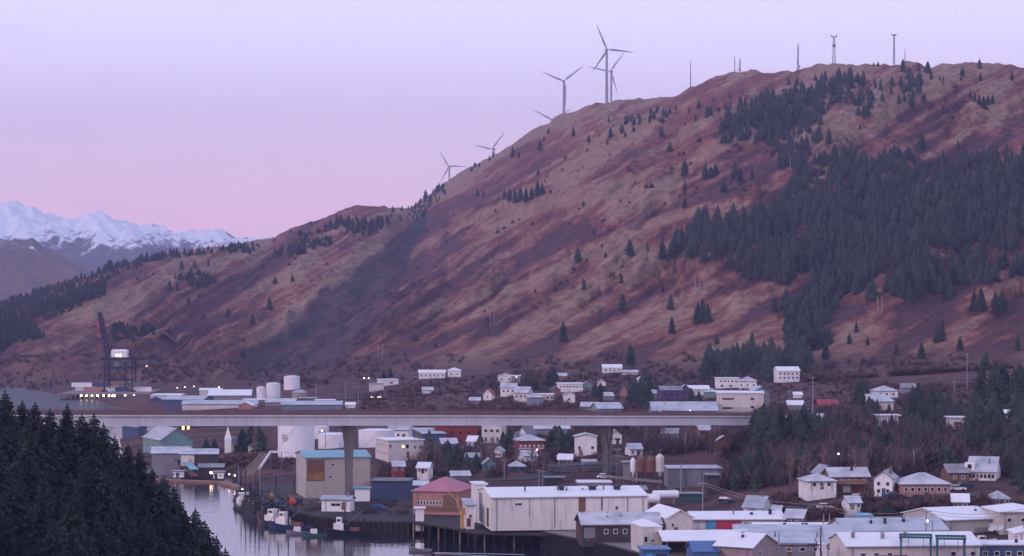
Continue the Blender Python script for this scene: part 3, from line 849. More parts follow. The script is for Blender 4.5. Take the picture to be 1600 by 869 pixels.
bld('cream_hall', 'cream hall with a shallow gable behind the rounded cream building', 1046, 838, 66, 29, 17, 'gable', 'y', 1.7, 14, 'cream', 'roof_white',
    [('f', 0.2, 0.2, 1, 0.6, 0.6, 0.9), ('l', 0.5, 0.5, 1, 0.6, 0.6, 0.9)], D=613, base=2)
bld('cream_shed', 'pale cream shed with rounded eaves at the quay edge', 1010, 866, 46, 42, 11, 'hip', 'x', 1.0, 12, 'cream', 'roof_white',
    [('f', 0.15, 0.15, 1, 0.55, 0.8, 1.4), ('f', 0.5, 0.5, 1, 0.5, 0.8, 0.5), ('f', 0.15, 0.15, 1, 0.14, 0.6, 1.4)], D=587, base=2, ov=0.15)
lb = bld('long_low_building', 'long low building with light blue and magenta end panels', 1148, 828, 148, 16, 14, 'gable', 'x', 1.3, 3, 'cream', 'roof_white',
    [('f', 0.58, 0.96, 6, 0.5, 1.0, 0.9)], D=636, base=2, panels=[('f', 0.14, 0.25, 0.08, 0.92, 'sky_blue', 'blue_panel'), ('f', 0.253, 0.53, 0.08, 0.92, 'magenta', 'magenta_panel'), ('f', 0.0, 0.13, 0.1, 0.6, 'white', 'garage_door')])
# open shed
def open_shed(label, px, py, wp, hp, d, D, rz=4):
    r = math.radians(rz); z0 = HC - (py - YH) / F * D; w = wp * D / F; h = hp * D / F
    e = empty('open_shed', ((px - 800) / F * (D + d / 2), D + d / 2, z0), r, label, 'shed')
    roof_mesh(w, d, h, 'gable', 'x', 1.5, 0.8).build('roof', M_['roof_white'], e)
    for i in range(5):
        for y in (-d / 2, d / 2):
            x = -w / 2 + 0.3 + (w - 0.6) * i / 4
            MB().box(x - 0.14, x + 0.14, y - 0.14, y + 0.14, -2, h).build('post', M_['steel'], e)
    mb = MB(); mb.box(-w / 2, w / 2, -d / 2 - 0.12, -d / 2 + 0.12, h - 0.5, h - 0.02); mb.box(-w / 2, w / 2, d / 2 - 0.12, d / 2 + 0.12, h - 0.5, h - 0.02); mb.build('eave_beam', M_['red_wall'], e)
    MB().box(-w / 2 + 0.5, w / 2 - 0.5, d / 2 - 0.6, d / 2 - 0.35, -1, h * 0.8).build('back_wall', M_['dark_wall'], e)
    MB().add([(-w / 2 - 0.05, -d / 2, h - .4), (-w / 2 - 0.05, d / 2, h - .4), (-w / 2 - 0.05, 0, h + 1.4)], [(0, 1, 2), (2, 1, 0)]).build('gable_board', M_['dark_wall'], e)
    return e
open_shed('open sided boat shed with white frosted roof and dark red eaves', 1098, 866, 132, 22, 13, 580, 5)
bld('shed', 'small dark green shed wall beside the long low building', 1167, 836, 28, 12, 5, 'flat', 'x', 0, 0, 'green_dk', 'roof_grey', D=620, base=2)
bld('storage_building', 'low storage building with a wide frosted roof behind the blue grey roofs', 1245, 838, 140, 10, 13, 'gable', 'x', 1.0, -2, 'white', 'roof_white', [('f', 0.1, 0.9, 9, 0.5, 1.0, 0.6)], D=616, base=2)
bld('workshop', 'broad workshop under a blue grey stepped roof', 1240, 868, 190, 18, 17, 'shed', 'x', 2.4, -3, 'grey_wall', 'roof_blue', [('f', 0.1, 0.9, 8, 0.5, 1.2, 0.9)], D=574, base=2)
bld('gabled_house', 'pale gabled house with pinkish boarded end at the picture foot', 1166, 884, 102, 28, 12, 'gable', 'x', 2.4, -32, 'mauve', 'roof_white', [('r', 0.3, 0.7, 2, 0.6, 0.9, 1.0)], D=545, base=2)
bld('blue_shed', 'bright blue tarpaulin covered shed beside the pale gabled house', 1098, 884, 46, 22, 9, 'gable', 'x', 1.6, 6, 'tarp_blue', 'tarp_blue', D=548, base=2)
bld('blue_shed', 'saturated blue boxy shed at the quay beneath the cream shed', 1022, 892, 44, 32, 7, 'flat', 'x', 0, 4, 'tarp_blue', 'tarp_blue', D=546, base=3, panels=[('f', 0.1, 0.35, 0.1, 0.8, 'sky_blue', 'door'), ('f', 0.5, 0.9, 0.1, 0.85, 'hull_blue', 'wide_door')])
bld('boat_shed', 'long shed with blue grey roof and cream gable before the white warehouse', 1386, 846, 178, 15, 16, 'gable', 'x', 2.3, 8, 'cream', 'roof_blue', [('l', 0.5, 0.5, 1, 0.5, 1.0, 1.0)], D=597, base=2)
bld('long_warehouse', 'long white roofed warehouse behind the blue green hoist frames', 1412, 880, 222, 26, 18, 'gable', 'x', 2.0, 5, 'cream', 'roof_white', [('f', 0.12, 0.32, 3, 0.5, 1.2, 0.6), ('f', 0.8, 0.95, 2, 0.5, 1.2, 1.0)], D=552, base=2,
    panels=[('f', 0.2, 0.45, 0.1, 0.45, 'red_wall', 'red_panel')])
wh = bld('white_warehouse', 'tall white roofed warehouse with cream gable and grey side wall', 1484, 846, 134, 33, 21, 'gable', 'x', 2.0, 20, 'beige', 'roof_white', [('l', 0.6, 0.6, 1, 0.6, 0.8, 0.8)], D=606, base=3,
    panels=[('f', 0.55, 0.8, 0.02, 0.6, 'grey_wall', 'roller_door')])
rb = bld('beige_block', 'two storey beige block at the picture edge with satellite dishes', 1585, 846, 84, 46, 14, 'hip', 'x', 1.2, 6, 'beige', 'roof_white', [('f', 0.2, 0.8, 3, 0.72, 1.2, 1.0), ('f', 0.2, 0.8, 3, 0.3, 1.2, 1.0)], D=604, base=3)
bld('small_white_building', 'small white building in front of the beige block', 1612, 868, 62, 34, 9, 'gable', 'y', 1.0, 0, 'white_clean', 'roof_white', [('f', 0.3, 0.7, 2, 0.5, 1.0, 0.8)], D=580, base=3)
bld('flat_roofed_office', 'low blue walled office with a pale flat roof under the small white building', 1570, 878, 90, 26, 8, 'flat', 'x', 0, 0, 'blue_wall', 'roof_white', [('f', 0.1, 0.9, 5, 0.5, 1.1, 1.0)], D=560, base=3)
for i, (px, c, lb_) in enumerate([(1333, 'grey_wall', 'grey shipping container at the open end of the row above the boat shed'), (1346, 'sky_blue', 'light blue shipping container in the middle of the row above the boat shed'), (1359, 'roof_teal', 'teal shipping container nearest the spruce in the row above the boat shed')]):
    g_h = hit(px, 824, 560); D = g_h.y; z0 = g_h.z
    e = empty('shipping_container', ((px - 800) / F * D, D, z0), 0.05, lb_, 'container', 'shipping containers above the boat shed')
    mb = MB().box(-1.02, 1.02, 0, 6, 0.15, 2.7)
    mb.build('container_body', M_[c], e)
    MB().box(-0.98, -0.04, -0.06, 0.0, 0.25, 2.6).build('door', M_[c], e); MB().box(0.04, 0.98, -0.06, 0.0, 0.25, 2.6).build('door', M_[c], e)

# --- houses above the yards
bld('blue_roofed_house', 'white cottage with blue grey roof and dormer above the long low building', 1184, 805, 48, 14, 8, 'gable', 'x', 2.6, -24, 'white', 'roof_blue', [('f', 0.25, 0.75, 3, 0.5, 0.8, 1.0), ('r', 0.3, 0.7, 2, 0.5, 0.8, 1.0)], D=660, zt=6.0, chim=True)
bld('shed', 'grey roofed lean-to beside the blue roofed cottage', 1215, 806, 20, 8, 5, 'gable', 'x', 1.0, -15, 'grey_wall', 'roof_grey', D=655)
bld('small_house', 'low brown house with pale grey roof beyond the blue roofed cottage', 1245, 822, 42, 12, 7, 'gable', 'x', 1.8, -20, 'brown_wall', 'roof_grey', [('f', 0.3, 0.7, 2, 0.5, 0.8, 0.8)], D=636, base=3)
bld('white_house', 'white hip roofed house at the open end of the bank row', 1277, 765, 54, 13, 9, 'hip', 'x', 1.6, 8, 'white', 'roof_grey', [('f', 0.25, 0.75, 3, 0.6, 1.0, 1.0)], D=672)
bld('white_house', 'grey gabled upper house behind the hip roofed house on the bank', 1287, 750, 32, 10, 7, 'gable', 'y', 2.0, 10, 'grey_wall', 'roof_grey', [('f', 0.5, 0.5, 1, 0.7, 1.0, 1.0, False)], D=690, base=4)
hb = bld('brown_house', 'brown house with long grey roof and a wooden deck', 1322, 769, 66, 24, 9, 'gable', 'x', 2.0, 5, 'brown_wall', 'roof_grey', [('f', 0.3, 0.85, 4, 0.68, 1.1, 1.0), ('f', 0.42, 0.42, 1, 0.2, 2.0, 1.8, False, 'trim')], D=676, chim=True)
MB().box(-7, 4, -7.2, -4.5, 2.2, 2.4).box(-7, 4, -7.2, -7.1, 2.4, 3.3).build('deck', M_['plank'], hb)
for x in (-6.8, -3.2, 0.4, 3.8): MB().box(x - 0.1, x + 0.1, -7.1, -6.9, -4, 2.2).build('deck_post', M_['timber'], hb)
bld('tall_white_house', 'tall narrow white house with small balcony in the bank row', 1384, 776, 42, 28, 8, 'gable', 'y', 1.8, -18, 'white', 'roof_grey', [('f', 0.25, 0.75, 2, 0.7, 0.9, 1.0), ('f', 0.25, 0.75, 2, 0.3, 0.9, 1.0), ('r', 0.3, 0.7, 2, 0.6, 0.8, 0.8)], D=665, chim=True)
bld('hip_roofed_house', 'pinkish house under a wide grey hip roof near the parked car', 1440, 776, 80, 19, 11, 'hip', 'x', 2.4, 2, 'salmon', 'roof_grey', [('f', 0.1, 0.9, 7, 0.55, 0.9, 1.2)], D=668, base=4)
he = bld('large_white_house', 'large white house with steep frosted roof and front dormer', 1538, 753, 62, 14, 12, 'gable', 'x', 3.6, -18, 'white', 'roof_grey', [('f', 0.08, 0.92, 7, 0.5, 0.8, 1.2), ('r', 0.3, 0.7, 2, 0.6, 0.9, 1.2)], D=700, base=4)
dm = MB().box(-4.6, -1.9, -5.6, -2.0, he['_h'] + 0.2, he['_h'] + 2.3).build('dormer', M_['white'], he)
MB().box(-3.8, -2.7, -5.66, -5.6, he['_h'] + 0.7, he['_h'] + 1.9).build('window', M_['glass'], dm)
bld('brown_house', 'half hidden brown house with blue grey roof beside the large white house', 1492, 754, 38, 14, 8, 'gable', 'x', 2.0, 6, 'brown_wall', 'roof_dark', [('f', 0.3, 0.7, 2, 0.5, 0.8, 0.8)], D=718, base=4)
bld('hill_house', 'upper white hillside house with grey blue roof above the dark spruces', 1381, 622, 40, 11, 9, 'hip', 'x', 1.8, 8, 'white', 'roof_grey', [('f', 0.2, 0.8, 3, 0.5, 1.0, 1.0)], base=4, dmin=800)
bld('hill_house', 'cream sloping roofed house below the grey blue roofed one', 1374, 643, 40, 15, 9, 'shed', 'x', 2.2, 14, 'cream', 'roof_grey', [('f', 0.3, 0.3, 1, 0.5, 1.0, 1.0)], base=4, dmin=800)
bld('hill_house', 'small white house with a railed roof deck among the spruces', 1386, 666, 32, 16, 7, 'flat', 'x', 0, 0, 'white', 'trim', [('f', 0.25, 0.75, 2, 0.5, 0.9, 0.9)], base=4, dmin=780, ov=0.8)
bld('hill_house', 'narrow pale house with brown windows beside the dense spruces', 1494, 680, 26, 26, 7, 'flat', 'x', 0, 0, 'white', 'trim', [('f', 0.5, 0.5, 1, 0.66, 3.2, 1.3, False, 'red_wall')], base=4, dmin=780, ov=0.7)
bld('hill_house', 'white house almost hidden inside the spruce grove', 1526, 668, 26, 14, 7, 'gable', 'x', 1.4, 0, 'white', 'roof_grey', base=4, dmin=780)
bld('blue_house', 'small blue roofed house by the pale flat roofed garage', 1440, 646, 18, 8, 6, 'gable', 'x', 1.2, 0, 'blue_wall', 'roof_blue', base=3, dmin=800)

# --- industrial yard under the bridge
bld('grey_works_building', 'long grey works building behind the rusty silos', 1082, 762, 86, 28, 14, 'flat', 'x', 0, 3, 'grey_wall', 'roof_grey', [], D=775, base=3, panels=[('f', 0.3, 0.31, 0.02, 0.98, 'dark_wall', 'wall_joint'), ('f', 0.62, 0.63, 0.02, 0.98, 'dark_wall', 'wall_joint')])
bld('grey_works_annex', 'dark grey cement annex at the end of the works building', 1112, 774, 22, 30, 8, 'flat', 'x', 0, 3, 'dark_wall', 'roof_dark', D=745, base=3)
bld('grey_works_annex', 'low pale annex with grey side beside the tallest silo frame', 984, 750, 22, 26, 8, 'flat', 'x', 0, 0, 'tank_dirty', 'roof_grey', D=790, base=4)
for px, r_, top, mm, lb_ in ((989, .8, 712, 'tank', 'slim white silo at the open end of the silo row'), (1001, 1.25, 708, 'rust', 'rusty silo beside the slim white one'), (1016, 1.35, 710, 'rust', 'widest rust brown silo of the row'), (1031, 1.25, 706, 'cream', 'cream silo beside the works building')):
    D = 762; zb = HC - (748 - YH) / F * D; zt = HC - (top + 8 - YH) / F * D
    e = empty('silo', ((px - 800) / F * D, D, zb), 0, lb_, 'silo', 'silos in the works yard')
    MB().lathe([(0.3, 0.6), (r_ * .9, 2.0), (r_, 2.1), (r_, zt - zb), (r_ * 0.35, zt - zb + 0.9)], 20).build('silo_body', M_[mm], e, smooth=False)
    for k in range(4):
        a = math.pi / 4 + k * math.pi / 2
        MB().tube([(r_ * .9 * math.cos(a), r_ * .9 * math.sin(a), -2), (r_ * .9 * math.cos(a), r_ * .9 * math.sin(a), 2.1)], 0.14, 6).build('leg', M_['dark_steel'], e)
    MB().tube([(0, 0, zt - zb + 0.8), (0, 0, zt - zb + 2.0), (r_ * 0.6, 0, zt - zb + 2.4)], 0.14, 6).build('vent_pipe', M_['steel'], e)
def htank(label, px, py, L_, r_, D, rz=0.05, m='tank'):
    z0 = HC - (py - YH) / F * D
    e = empty('horizontal_tank', ((px - 800) / F * D, D, z0), rz, label, 'tank')
    MB().tube([(-L_ / 2, 0, r_ + .6), (-L_ / 2 + .3, 0, r_ + .6), (L_ / 2 - .3, 0, r_ + .6), (L_ / 2, 0, r_ + .6)], [r_ * .6, r_, r_, r_ * .6], 18).build('tank_body', M_[m], e)
    for x in (-L_ * .3, L_ * .3): MB().box(x - .2, x + .2, -r_ * .7, r_ * .7, -2, .8).build('support', M_['concrete_dk'], e)
htank('long white horizontal tank lying behind the cannery', 1040, 782, 7.5, 1.1, 715)
htank('short white horizontal tank nearer the cannery roof end', 1020, 790, 4.0, 1.3, 700)

# --- around the big tanks
def tank(label, px, py, wp, hp, D=None, emblem=False, m='tank', dome=0.6, dmin=700, group='white storage tanks'):
    if D is None:
        g = hit(px, py, dmin); D = g.y; z0 = g.z
    else: z0 = HC - (py - YH) / F * D
    r_ = wp * D / F / 2; h = hp * D / F
    e = empty('storage_tank', ((px - 800) / F * (D + r_), D + r_, z0), 0, label, 'storage tank', group)
    MB().lathe([(r_, -2.5), (r_, h * .5), (r_ * 1.004, h * .5), (r_ * 1.004, h * .5 + .12), (r_, h * .5 + .12), (r_, h)], 56).build('tank_shell', M_[m], e)
    MB().lathe([(r_ * 1.01, h - .05), (r_ * 1.01, h + .12), (r_ * .5, h + .12 + dome * .75), (0.3, h + .12 + dome)], 56).build('tank_roof', M_['roof_white' if m == 'tank' else 'roof_grey'], e)
    rl = MB()
    for k in range(24):
        a = 2 * math.pi * k / 24
        rl.bar((r_ * .98 * math.cos(a), r_ * .98 * math.sin(a), h), (r_ * .98 * math.cos(a), r_ * .98 * math.sin(a), h + 1.0), .05)
        a2 = a + 2 * math.pi / 24
        rl.bar((r_ * .98 * math.cos(a), r_ * .98 * math.sin(a), h + 1.0), (r_ * .98 * math.cos(a2), r_ * .98 * math.sin(a2), h + 1.0), .05)
    rl.build('railing', M_['steel'], e)
    # spiral stair up the shell
    st = MB()
    n = 26
    for k in range(n):
        a = math.radians(200 + 80 * k / n); a2 = math.radians(200 + 80 * (k + 1) / n)
        z = h * k / n; z2 = h * (k + 1) / n
        for rr in (r_ + .15, r_ + .8):
            st.bar((rr * math.cos(a), rr * math.sin(a), z), (rr * math.cos(a2), rr * math.sin(a2), z2), .06, .08)
    st.build('stair', M_['white'], e)
    if emblem:
        am = math.radians(236)
        mb = MB(); R1 = r_ * 0.20; zc = h * .52
        def on(u, v):
            a = am + u / r_
            return ((r_ + .05) * math.cos(a), (r_ + .05) * math.sin(a), zc + v)
        n = 40
        for ra, rb_ in ((R1, R1 * .93), (R1 * .72, R1 * .66)):
            for k in range(n):
                a, b2 = 2 * math.pi * k / n, 2 * math.pi * (k + 1) / n
                mb.add([on(ra * math.cos(a), ra * math.sin(a)), on(ra * math.cos(b2), ra * math.sin(b2)), on(rb_ * math.cos(b2), rb_ * math.sin(b2)), on(rb_ * math.cos(a), rb_ * math.sin(a))], [(0, 1, 2, 3)])
        for k in range(18):     # the lettering round the ring reads as short strokes at this size
            a = 2 * math.pi * k / 18; q = R1 * .83; s = R1 * .045
            mb.add([on(q * math.cos(a) - s, q * math.sin(a) - s * 1.6), on(q * math.cos(a) + s, q * math.sin(a) - s * 1.6), on(q * math.cos(a) + s, q * math.sin(a) + s * 1.6), on(q * math.cos(a) - s, q * math.sin(a) + s * 1.6)], [(0, 1, 2, 3)])
        for pts in ([(-.45, -.05), (-.1, .35), (.1, .1), (-.05, -.15)], [(-.1, .2), (.45, .3), (.3, .0), (.05, -.05)], [(-.3, -.15), (.25, -.1), (.1, -.45), (-.15, -.4)]):
            mb.add([on(x * R1, y * R1) for x, y in pts], [(0, 1, 2, 3)])
        mb.build('emblem', M_['dark_steel'], e)
    return e
tank('big white tank carrying a round dark emblem', 463, 709, 58, 47, D=905, emblem=True)
tank('white tank half hidden behind the emblem tank', 452, 706, 32, 40, D=965)
tank('low white tank standing left of the bridge pier', 522, 708, 50, 28, D=935)
tank('pale tank squeezed between the emblem tank and the low one', 500, 702, 28, 34, D=990)
tank('wide white tank right of the bridge pier', 588, 712, 56, 38, D=925)
tank('small white far tank, lowest of the trio on the far shore', 408, 622, 14, 16, D=1380, group='far storage tanks')
tank('middle white far tank of the trio on the far shore', 427, 620, 22, 20, D=1400, group='far storage tanks')
tank('highest white far tank of the trio on the far shore', 456, 609, 25, 20, D=1480, group='far storage tanks')
tank('grey domed tank below the highest far tank', 468, 624, 24, 10, D=1370, m='tank_dirty', dome=1.6, group='far storage tanks')

tw = bld('teal_roofed_warehouse', 'tall grey warehouse with teal roof beside the bridge pier', 520, 776, 124, 60, 22, 'gable', 'x', 1.4, 12, 'beige', 'roof_teal',
         [('f', 0.42, 0.42, 1, 0.82, 1.1, 0.5), ('f', 0.72, 0.72, 1, 0.82, 1.1, 0.5), ('f', 0.38, 0.38, 1, 0.5, 1.1, 0.5)], D=752, base=3,
         panels=[('f', 0.02, 0.29, 0.40, 0.96, 'brown_wall', 'open_bay'), ('f', 0.045, 0.275, 0.43, 0.62, 'ochre', 'yellow_bay_lining'), ('f', 0.045, 0.275, 0.70, 0.82, 'rust', 'rusty_bay_lining'), ('f', 0.72, 0.94, 0.0, 0.16, 'blue_wall', 'wide_door')])
bld('white_container_office', 'white box office with teal top at the warehouse corner', 566, 778, 25, 14, 4, 'flat', 'x', 0, 4, 'white_clean', 'roof_teal', D=728, base=1)
sk = bld('wharf_office', 'small white wharf office with blue roof at the pier foot', 528, 797, 50, 16, 5, 'gable', 'x', 0.8, -10, 'white_clean', 'roof_blue', [('f', 0.5, 0.5, 1, 0.5, 3.0, 0.8), ('l', 0.2, 0.8, 3, 0.55, 0.7, 1.2)], D=708, base=1)
bld('white_block', 'white two storey block with rows of small dark windows', 624, 716, 78, 27, 15, 'flat', 'x', 0, 20, 'cream', 'roof_white',
    [('l', 0.15, 0.85, 5, 0.7, 0.7, 1.2), ('l', 0.15, 0.85, 5, 0.25, 0.7, 1.2), ('f', 0.06, 0.06, 1, 0.7, 0.8, 1.2), ('f', 0.42, 0.42, 1, 0.66, 1.0, 1.1, True), ('f', 0.54, 0.54, 1, 0.66, 1.2, 1.6), ('f', 0.75, 0.9, 2, 0.6, 0.7, 1.2)], D=872, base=3, detail=True)
bld('white_house', 'white house with two dormers above the white block', 627, 688, 40, 16, 9, 'gable', 'x', 2.4, -12, 'white_clean', 'roof_grey', [('f', 0.2, 0.8, 3, 0.5, 0.9, 1.1)], D=950, base=4, chim=True)
bld('blue_building', 'blue walled building with pale roof beside the white block', 670, 697, 54, 18, 16, 'shed', 'x', 1.2, 16, 'blue_wall', 'roof_blue', [], D=940, base=4)
bld('brick_building', 'dark red brick building just under the bridge', 712, 692, 70, 26, 14, 'flat', 'x', 0, 3, 'red_wall', 'roof_dark', [('f', 0.2, 0.8, 4, 0.6, 1.2, 1.0)], D=1010, base=4)
bld('cream_block', 'cream two storey block beneath the bridge girder', 772, 694, 38, 32, 12, 'flat', 'x', 0, -8, 'cream', 'roof_white', [('f', 0.2, 0.8, 3, 0.62, 1.2, 1.2), ('f', 0.2, 0.8, 3, 0.2, 0.8, 1.8)], D=985, base=4, detail=True)
bld('gabled_house', 'white gabled house with steep front beside dark spruce', 822, 697, 28, 18, 12, 'gable', 'y', 2.6, -14, 'white', 'roof_grey', [('f', 0.5, 0.5, 1, 0.6, 0.9, 1.0)], D=960, base=4)
bld('gabled_house', 'smaller white gabled house in the shadow of the steep fronted one', 806, 699, 16, 12, 8, 'gable', 'y', 2.4, -8, 'white', 'roof_grey', [], D=950, base=4)
bld('red_and_white_house', 'house with grey roof and red lower storey facing the water', 828, 709, 50, 20, 10, 'hip', 'x', 1.8, 8, 'red_wall', 'roof_grey', [('f', 0.1, 0.9, 6, 0.6, 0.9, 0.9, False, 'trim')], D=915, base=4, panels=[('f', 0.02, 0.98, 0.36, 0.46, 'trim', 'balcony_band')])
bld('white_house', 'square white house next to the bridge pier with two dark windows', 915, 712, 34, 29, 8, 'gable', 'y', 0.9, 0, 'white', 'roof_grey', [('f', 0.2, 0.8, 2, 0.42, 1.0, 1.0), ('f', 0.3, 0.3, 1, 0.1, 0.8, 1.6)], D=905, base=4, detail=True)
bld('long_roofed_building', 'long low building with a pale roof behind the steep fronted house', 860, 680, 60, 9, 14, 'gable', 'x', 2.2, 5, 'grey_wall', 'roof_grey', D=1030, base=4)
bld('pale_cabin', 'pale cabin half sunk in brush below the red storey house', 824, 722, 32, 9, 7, 'gable', 'x', 1.6, 20, 'white', 'roof_grey', D=870, base=3)
bld('pale_cabin', 'low pale cabin at the road bend among leafless bushes', 740, 722, 26, 7, 6, 'gable', 'x', 1.2, -10, 'grey_wall', 'roof_grey', D=860, base=3)

for row in [
  ('net_shed', 'long low blue net shed between the tall warehouse and pink roof', 613, 779, 62, 26, 12, 'flat', 'x', 0, -4, 'blue_wall', 'roof_dark', 748),
  ('small_shed', 'pale lean-to behind the blue net shed', 655, 768, 26, 9, 6, 'shed', 'x', .8, 0, 'grey_wall', 'roof_white', 775),
  ('garage', 'low garage with pale roof behind the salmon building', 718, 752, 34, 8, 8, 'gable', 'x', 1.2, 8, 'grey_wall', 'roof_grey', 806),
  ('garage', 'dark garage beside the shore road pair of poles', 866, 757, 30, 9, 7, 'flat', 'x', 0, 0, 'dark_wall', 'roof_dark', 812),
  ('white_house', 'small white house beside the shore road bend', 778, 716, 22, 10, 7, 'gable', 'y', 1.4, -10, 'white', 'roof_grey', 880),
  ('grey_house', 'grey house squeezed under the bridge girder before the brick building', 700, 706, 30, 12, 8, 'gable', 'x', 1.6, 10, 'grey_wall', 'roof_grey', 935),
  ('white_house', 'white house tucked behind the bridge pier', 960, 694, 22, 14, 7, 'gable', 'y', 1.6, 6, 'white', 'roof_grey', 960),
  ('grey_house', 'dim grey house in the brush beyond the works yard', 1048, 690, 28, 12, 7, 'gable', 'x', 1.6, -8, 'grey_wall', 'roof_dark', 950),
  ('brown_house', 'brown cabin in the brush beneath the blue hall', 1098, 684, 24, 11, 7, 'gable', 'x', 1.6, 12, 'brown_wall', 'roof_grey', 960),
  ('works_shed', 'low pale shed beside the crab pot stack', 928, 764, 52, 9, 8, 'flat', 'x', 0, 2, 'grey_wall', 'roof_white', 772),
  ('works_shed', 'rusty red shed between the silos and cannery roof', 998, 776, 22, 10, 6, 'shed', 'x', .6, 0, 'rust', 'roof_dark', 738),
  ('works_shed', 'green tarpaulin store under the grey works building', 1078, 782, 38, 9, 6, 'flat', 'x', 0, 0, 'green_dk', 'roof_dark', 722)]:
    nm, lb_, px, py, wp, hp, d, rf, ax, rh, rz, wl_, rm, D = row
    bld(nm, lb_, px, py, wp, hp, d, rf, ax, rh, rz, wl_, rm, [('f', .2, .8, 3, .55, .8, .8)] if 'house' in nm else [], D=D, base=4)

for row in [
  ('cabin', 'red cabin in the brush above the long blue net shed', 622, 738, 22, 9, 6, 'gable', 'x', 1.4, 8, 'red_wall', 'roof_grey', 812),
  ('cabin', 'white cabin just behind the salmon building', 664, 740, 24, 9, 6, 'gable', 'x', 1.4, -12, 'white', 'roof_white', 808),
  ('cabin', 'green cabin on the bank beyond the shore road', 764, 734, 22, 9, 6, 'gable', 'y', 1.6, 6, 'green_wall', 'roof_grey', 838),
  ('cabin', 'grey blue cabin above the shore road bend', 808, 738, 26, 9, 7, 'hip', 'x', 1.4, 4, 'blue_wall', 'roof_grey', 842),
  ('cabin', 'mauve cabin left of the square white house in low brush', 884, 728, 24, 10, 6, 'gable', 'x', 1.4, -6, 'mauve', 'roof_white', 850),
  ('cabin', 'cream cabin facing the crab pot stack', 920, 736, 24, 9, 6, 'gable', 'x', 1.4, 6, 'cream', 'roof_grey', 835),
  ('cabin', 'pale cabin beside the cream block with a white roof', 742, 700, 24, 10, 7, 'gable', 'x', 1.6, -10, 'white', 'roof_white', 930),
  ('cabin', 'blue roofed cabin between the pier and bare brush', 990, 712, 26, 10, 7, 'gable', 'x', 1.6, 12, 'white', 'roof_blue', 880),
  ('cabin', 'brown cabin high in the alder brush under the blue hall', 1130, 700, 24, 10, 6, 'gable', 'y', 1.6, 0, 'brown_wall', 'roof_grey', 880),
  ('cabin', 'white cabin low on the far side of the yard road', 1330, 796, 26, 10, 6, 'gable', 'x', 1.4, 10, 'white', 'roof_grey', 640),
  ('cabin', 'grey cabin on the slope above the white warehouse', 1500, 794, 30, 10, 7, 'gable', 'x', 1.6, -8, 'grey_wall', 'roof_white', 645),
  ('cabin', 'pink cabin at the edge above the beige block', 1560, 790, 28, 11, 7, 'hip', 'x', 1.4, 5, 'salmon', 'roof_grey', 650)]:
    nm, lb_, px, py, wp, hp, d, rf, ax, rh, rz, wl_, rm, D = row
    bld(nm, lb_.replace('left of', 'seaward of'), px, py, wp, hp, d, rf, ax, rh, rz, wl_, rm, [('f', .2, .8, 2, .55, .7, .8)], D=D, base=4)

# --- west shore, under the bridge
bld('blue_shed', 'dark blue gabled shed nearest the foreground spruces', 210, 680, 44, 9, 15, 'gable', 'y', 1.8, 36, 'blue_wall', 'roof_blue', D=1080, base=4, zt=4)
bld('green_building', 'large sage green gabled building on the west shore', 262, 706, 88, 18, 24, 'gable', 'y', 4.2, 24, 'green_wall', 'roof_grey', [('l', 0.3, 0.8, 3, 0.4, 1.0, 1.0)], D=955, base=4)
bld('grey_hall', 'grey walled hall with pale roof below the green building', 268, 727, 66, 18, 16, 'gable', 'x', 1.8, 6, 'grey_wall', 'roof_grey', [('f', 0.6, 0.85, 4, 0.4, 0.6, 0.7)], D=890, base=4)
bld('yellow_fronted_hall', 'open fronted hall with warm yellow door beside the grey hall', 312, 729, 62, 19, 12, 'gable', 'x', 1.4, 4, 'dark_wall', 'roof_grey', [], D=880, base=4,
    panels=[('f', 0.02, 0.38, 0.02, 0.92, 'cream', 'cream_bay'), ('f', 0.24, 0.3, 0.02, 0.6, 'yellow', 'door')])
ch = bld('church', 'tiny white church with pointed steeple among bare trees', 372, 706, 42, 11, 7, 'gable', 'x', 2.6, 8, 'white_clean', 'roof_dark', [('f', 0.5, 0.95, 3, 0.45, 0.6, 1.0)], D=985, base=3)
sp = MB(); sp.box(-5.0, -2.6, -4.2, -1.8, -2, 4.4).build('steeple_base', M_['white_clean'], ch)
MB().add([(-5.1, -4.3, 4.4), (-2.5, -4.3, 4.4), (-2.5, -1.7, 4.4), (-5.1, -1.7, 4.4), (-3.8, -3.0, 9.2)], [(0, 1, 4), (1, 2, 4), (2, 3, 4), (3, 0, 4), (3, 2, 1, 0)]).build('spire', M_['white_clean'], ch)
bld('white_house', 'small pale house beside the tiny church', 400, 706, 22, 8, 6, 'gable', 'y', 1.6, 0, 'white', 'roof_grey', [('f', 0.5, 0.5, 1, 0.5, 1.0, 1.0)], D=1000, base=3)
bld('float_cabin', 'tiny white cabin with four windows on the float dock', 279, 750, 18, 9, 3, 'flat', 'x', 0, 0, 'white_clean', 'roof_blue', [('f', 0.15, 0.85, 4, 0.55, 0.35, 0.6)], D=868, base=0, zt=0.75, detail=False)
bld('float_cabin', 'white cabin beside the ramp foot near the dock lamp', 342, 752, 16, 10, 3, 'flat', 'x', 0, 0, 'white_clean', 'roof_grey', [('f', 0.3, 0.7, 2, 0.5, 0.5, 0.6)], D=862, base=0, zt=0.75, detail=False)
bld('grey_shed', 'low grey net shed on the bank beyond the gangway', 330, 738, 40, 7, 6, 'shed', 'x', 0.8, 4, 'dark_wall', 'roof_dark', D=872, base=4)
bld('lit_hall', 'long dim hall with two brightly lit doorways under the bridge', 320, 676, 74, 10, 14, 'flat', 'x', 0, 0, 'dark_wall', 'roof_grey', [], D=1090, base=3, zt=4.5,
    panels=[('f', 0.06, 0.11, 0.0, 0.95, 'lit', 'lit_doorway'), ('f', 0.17, 0.22, 0.0, 0.95, 'lit', 'lit_doorway')])
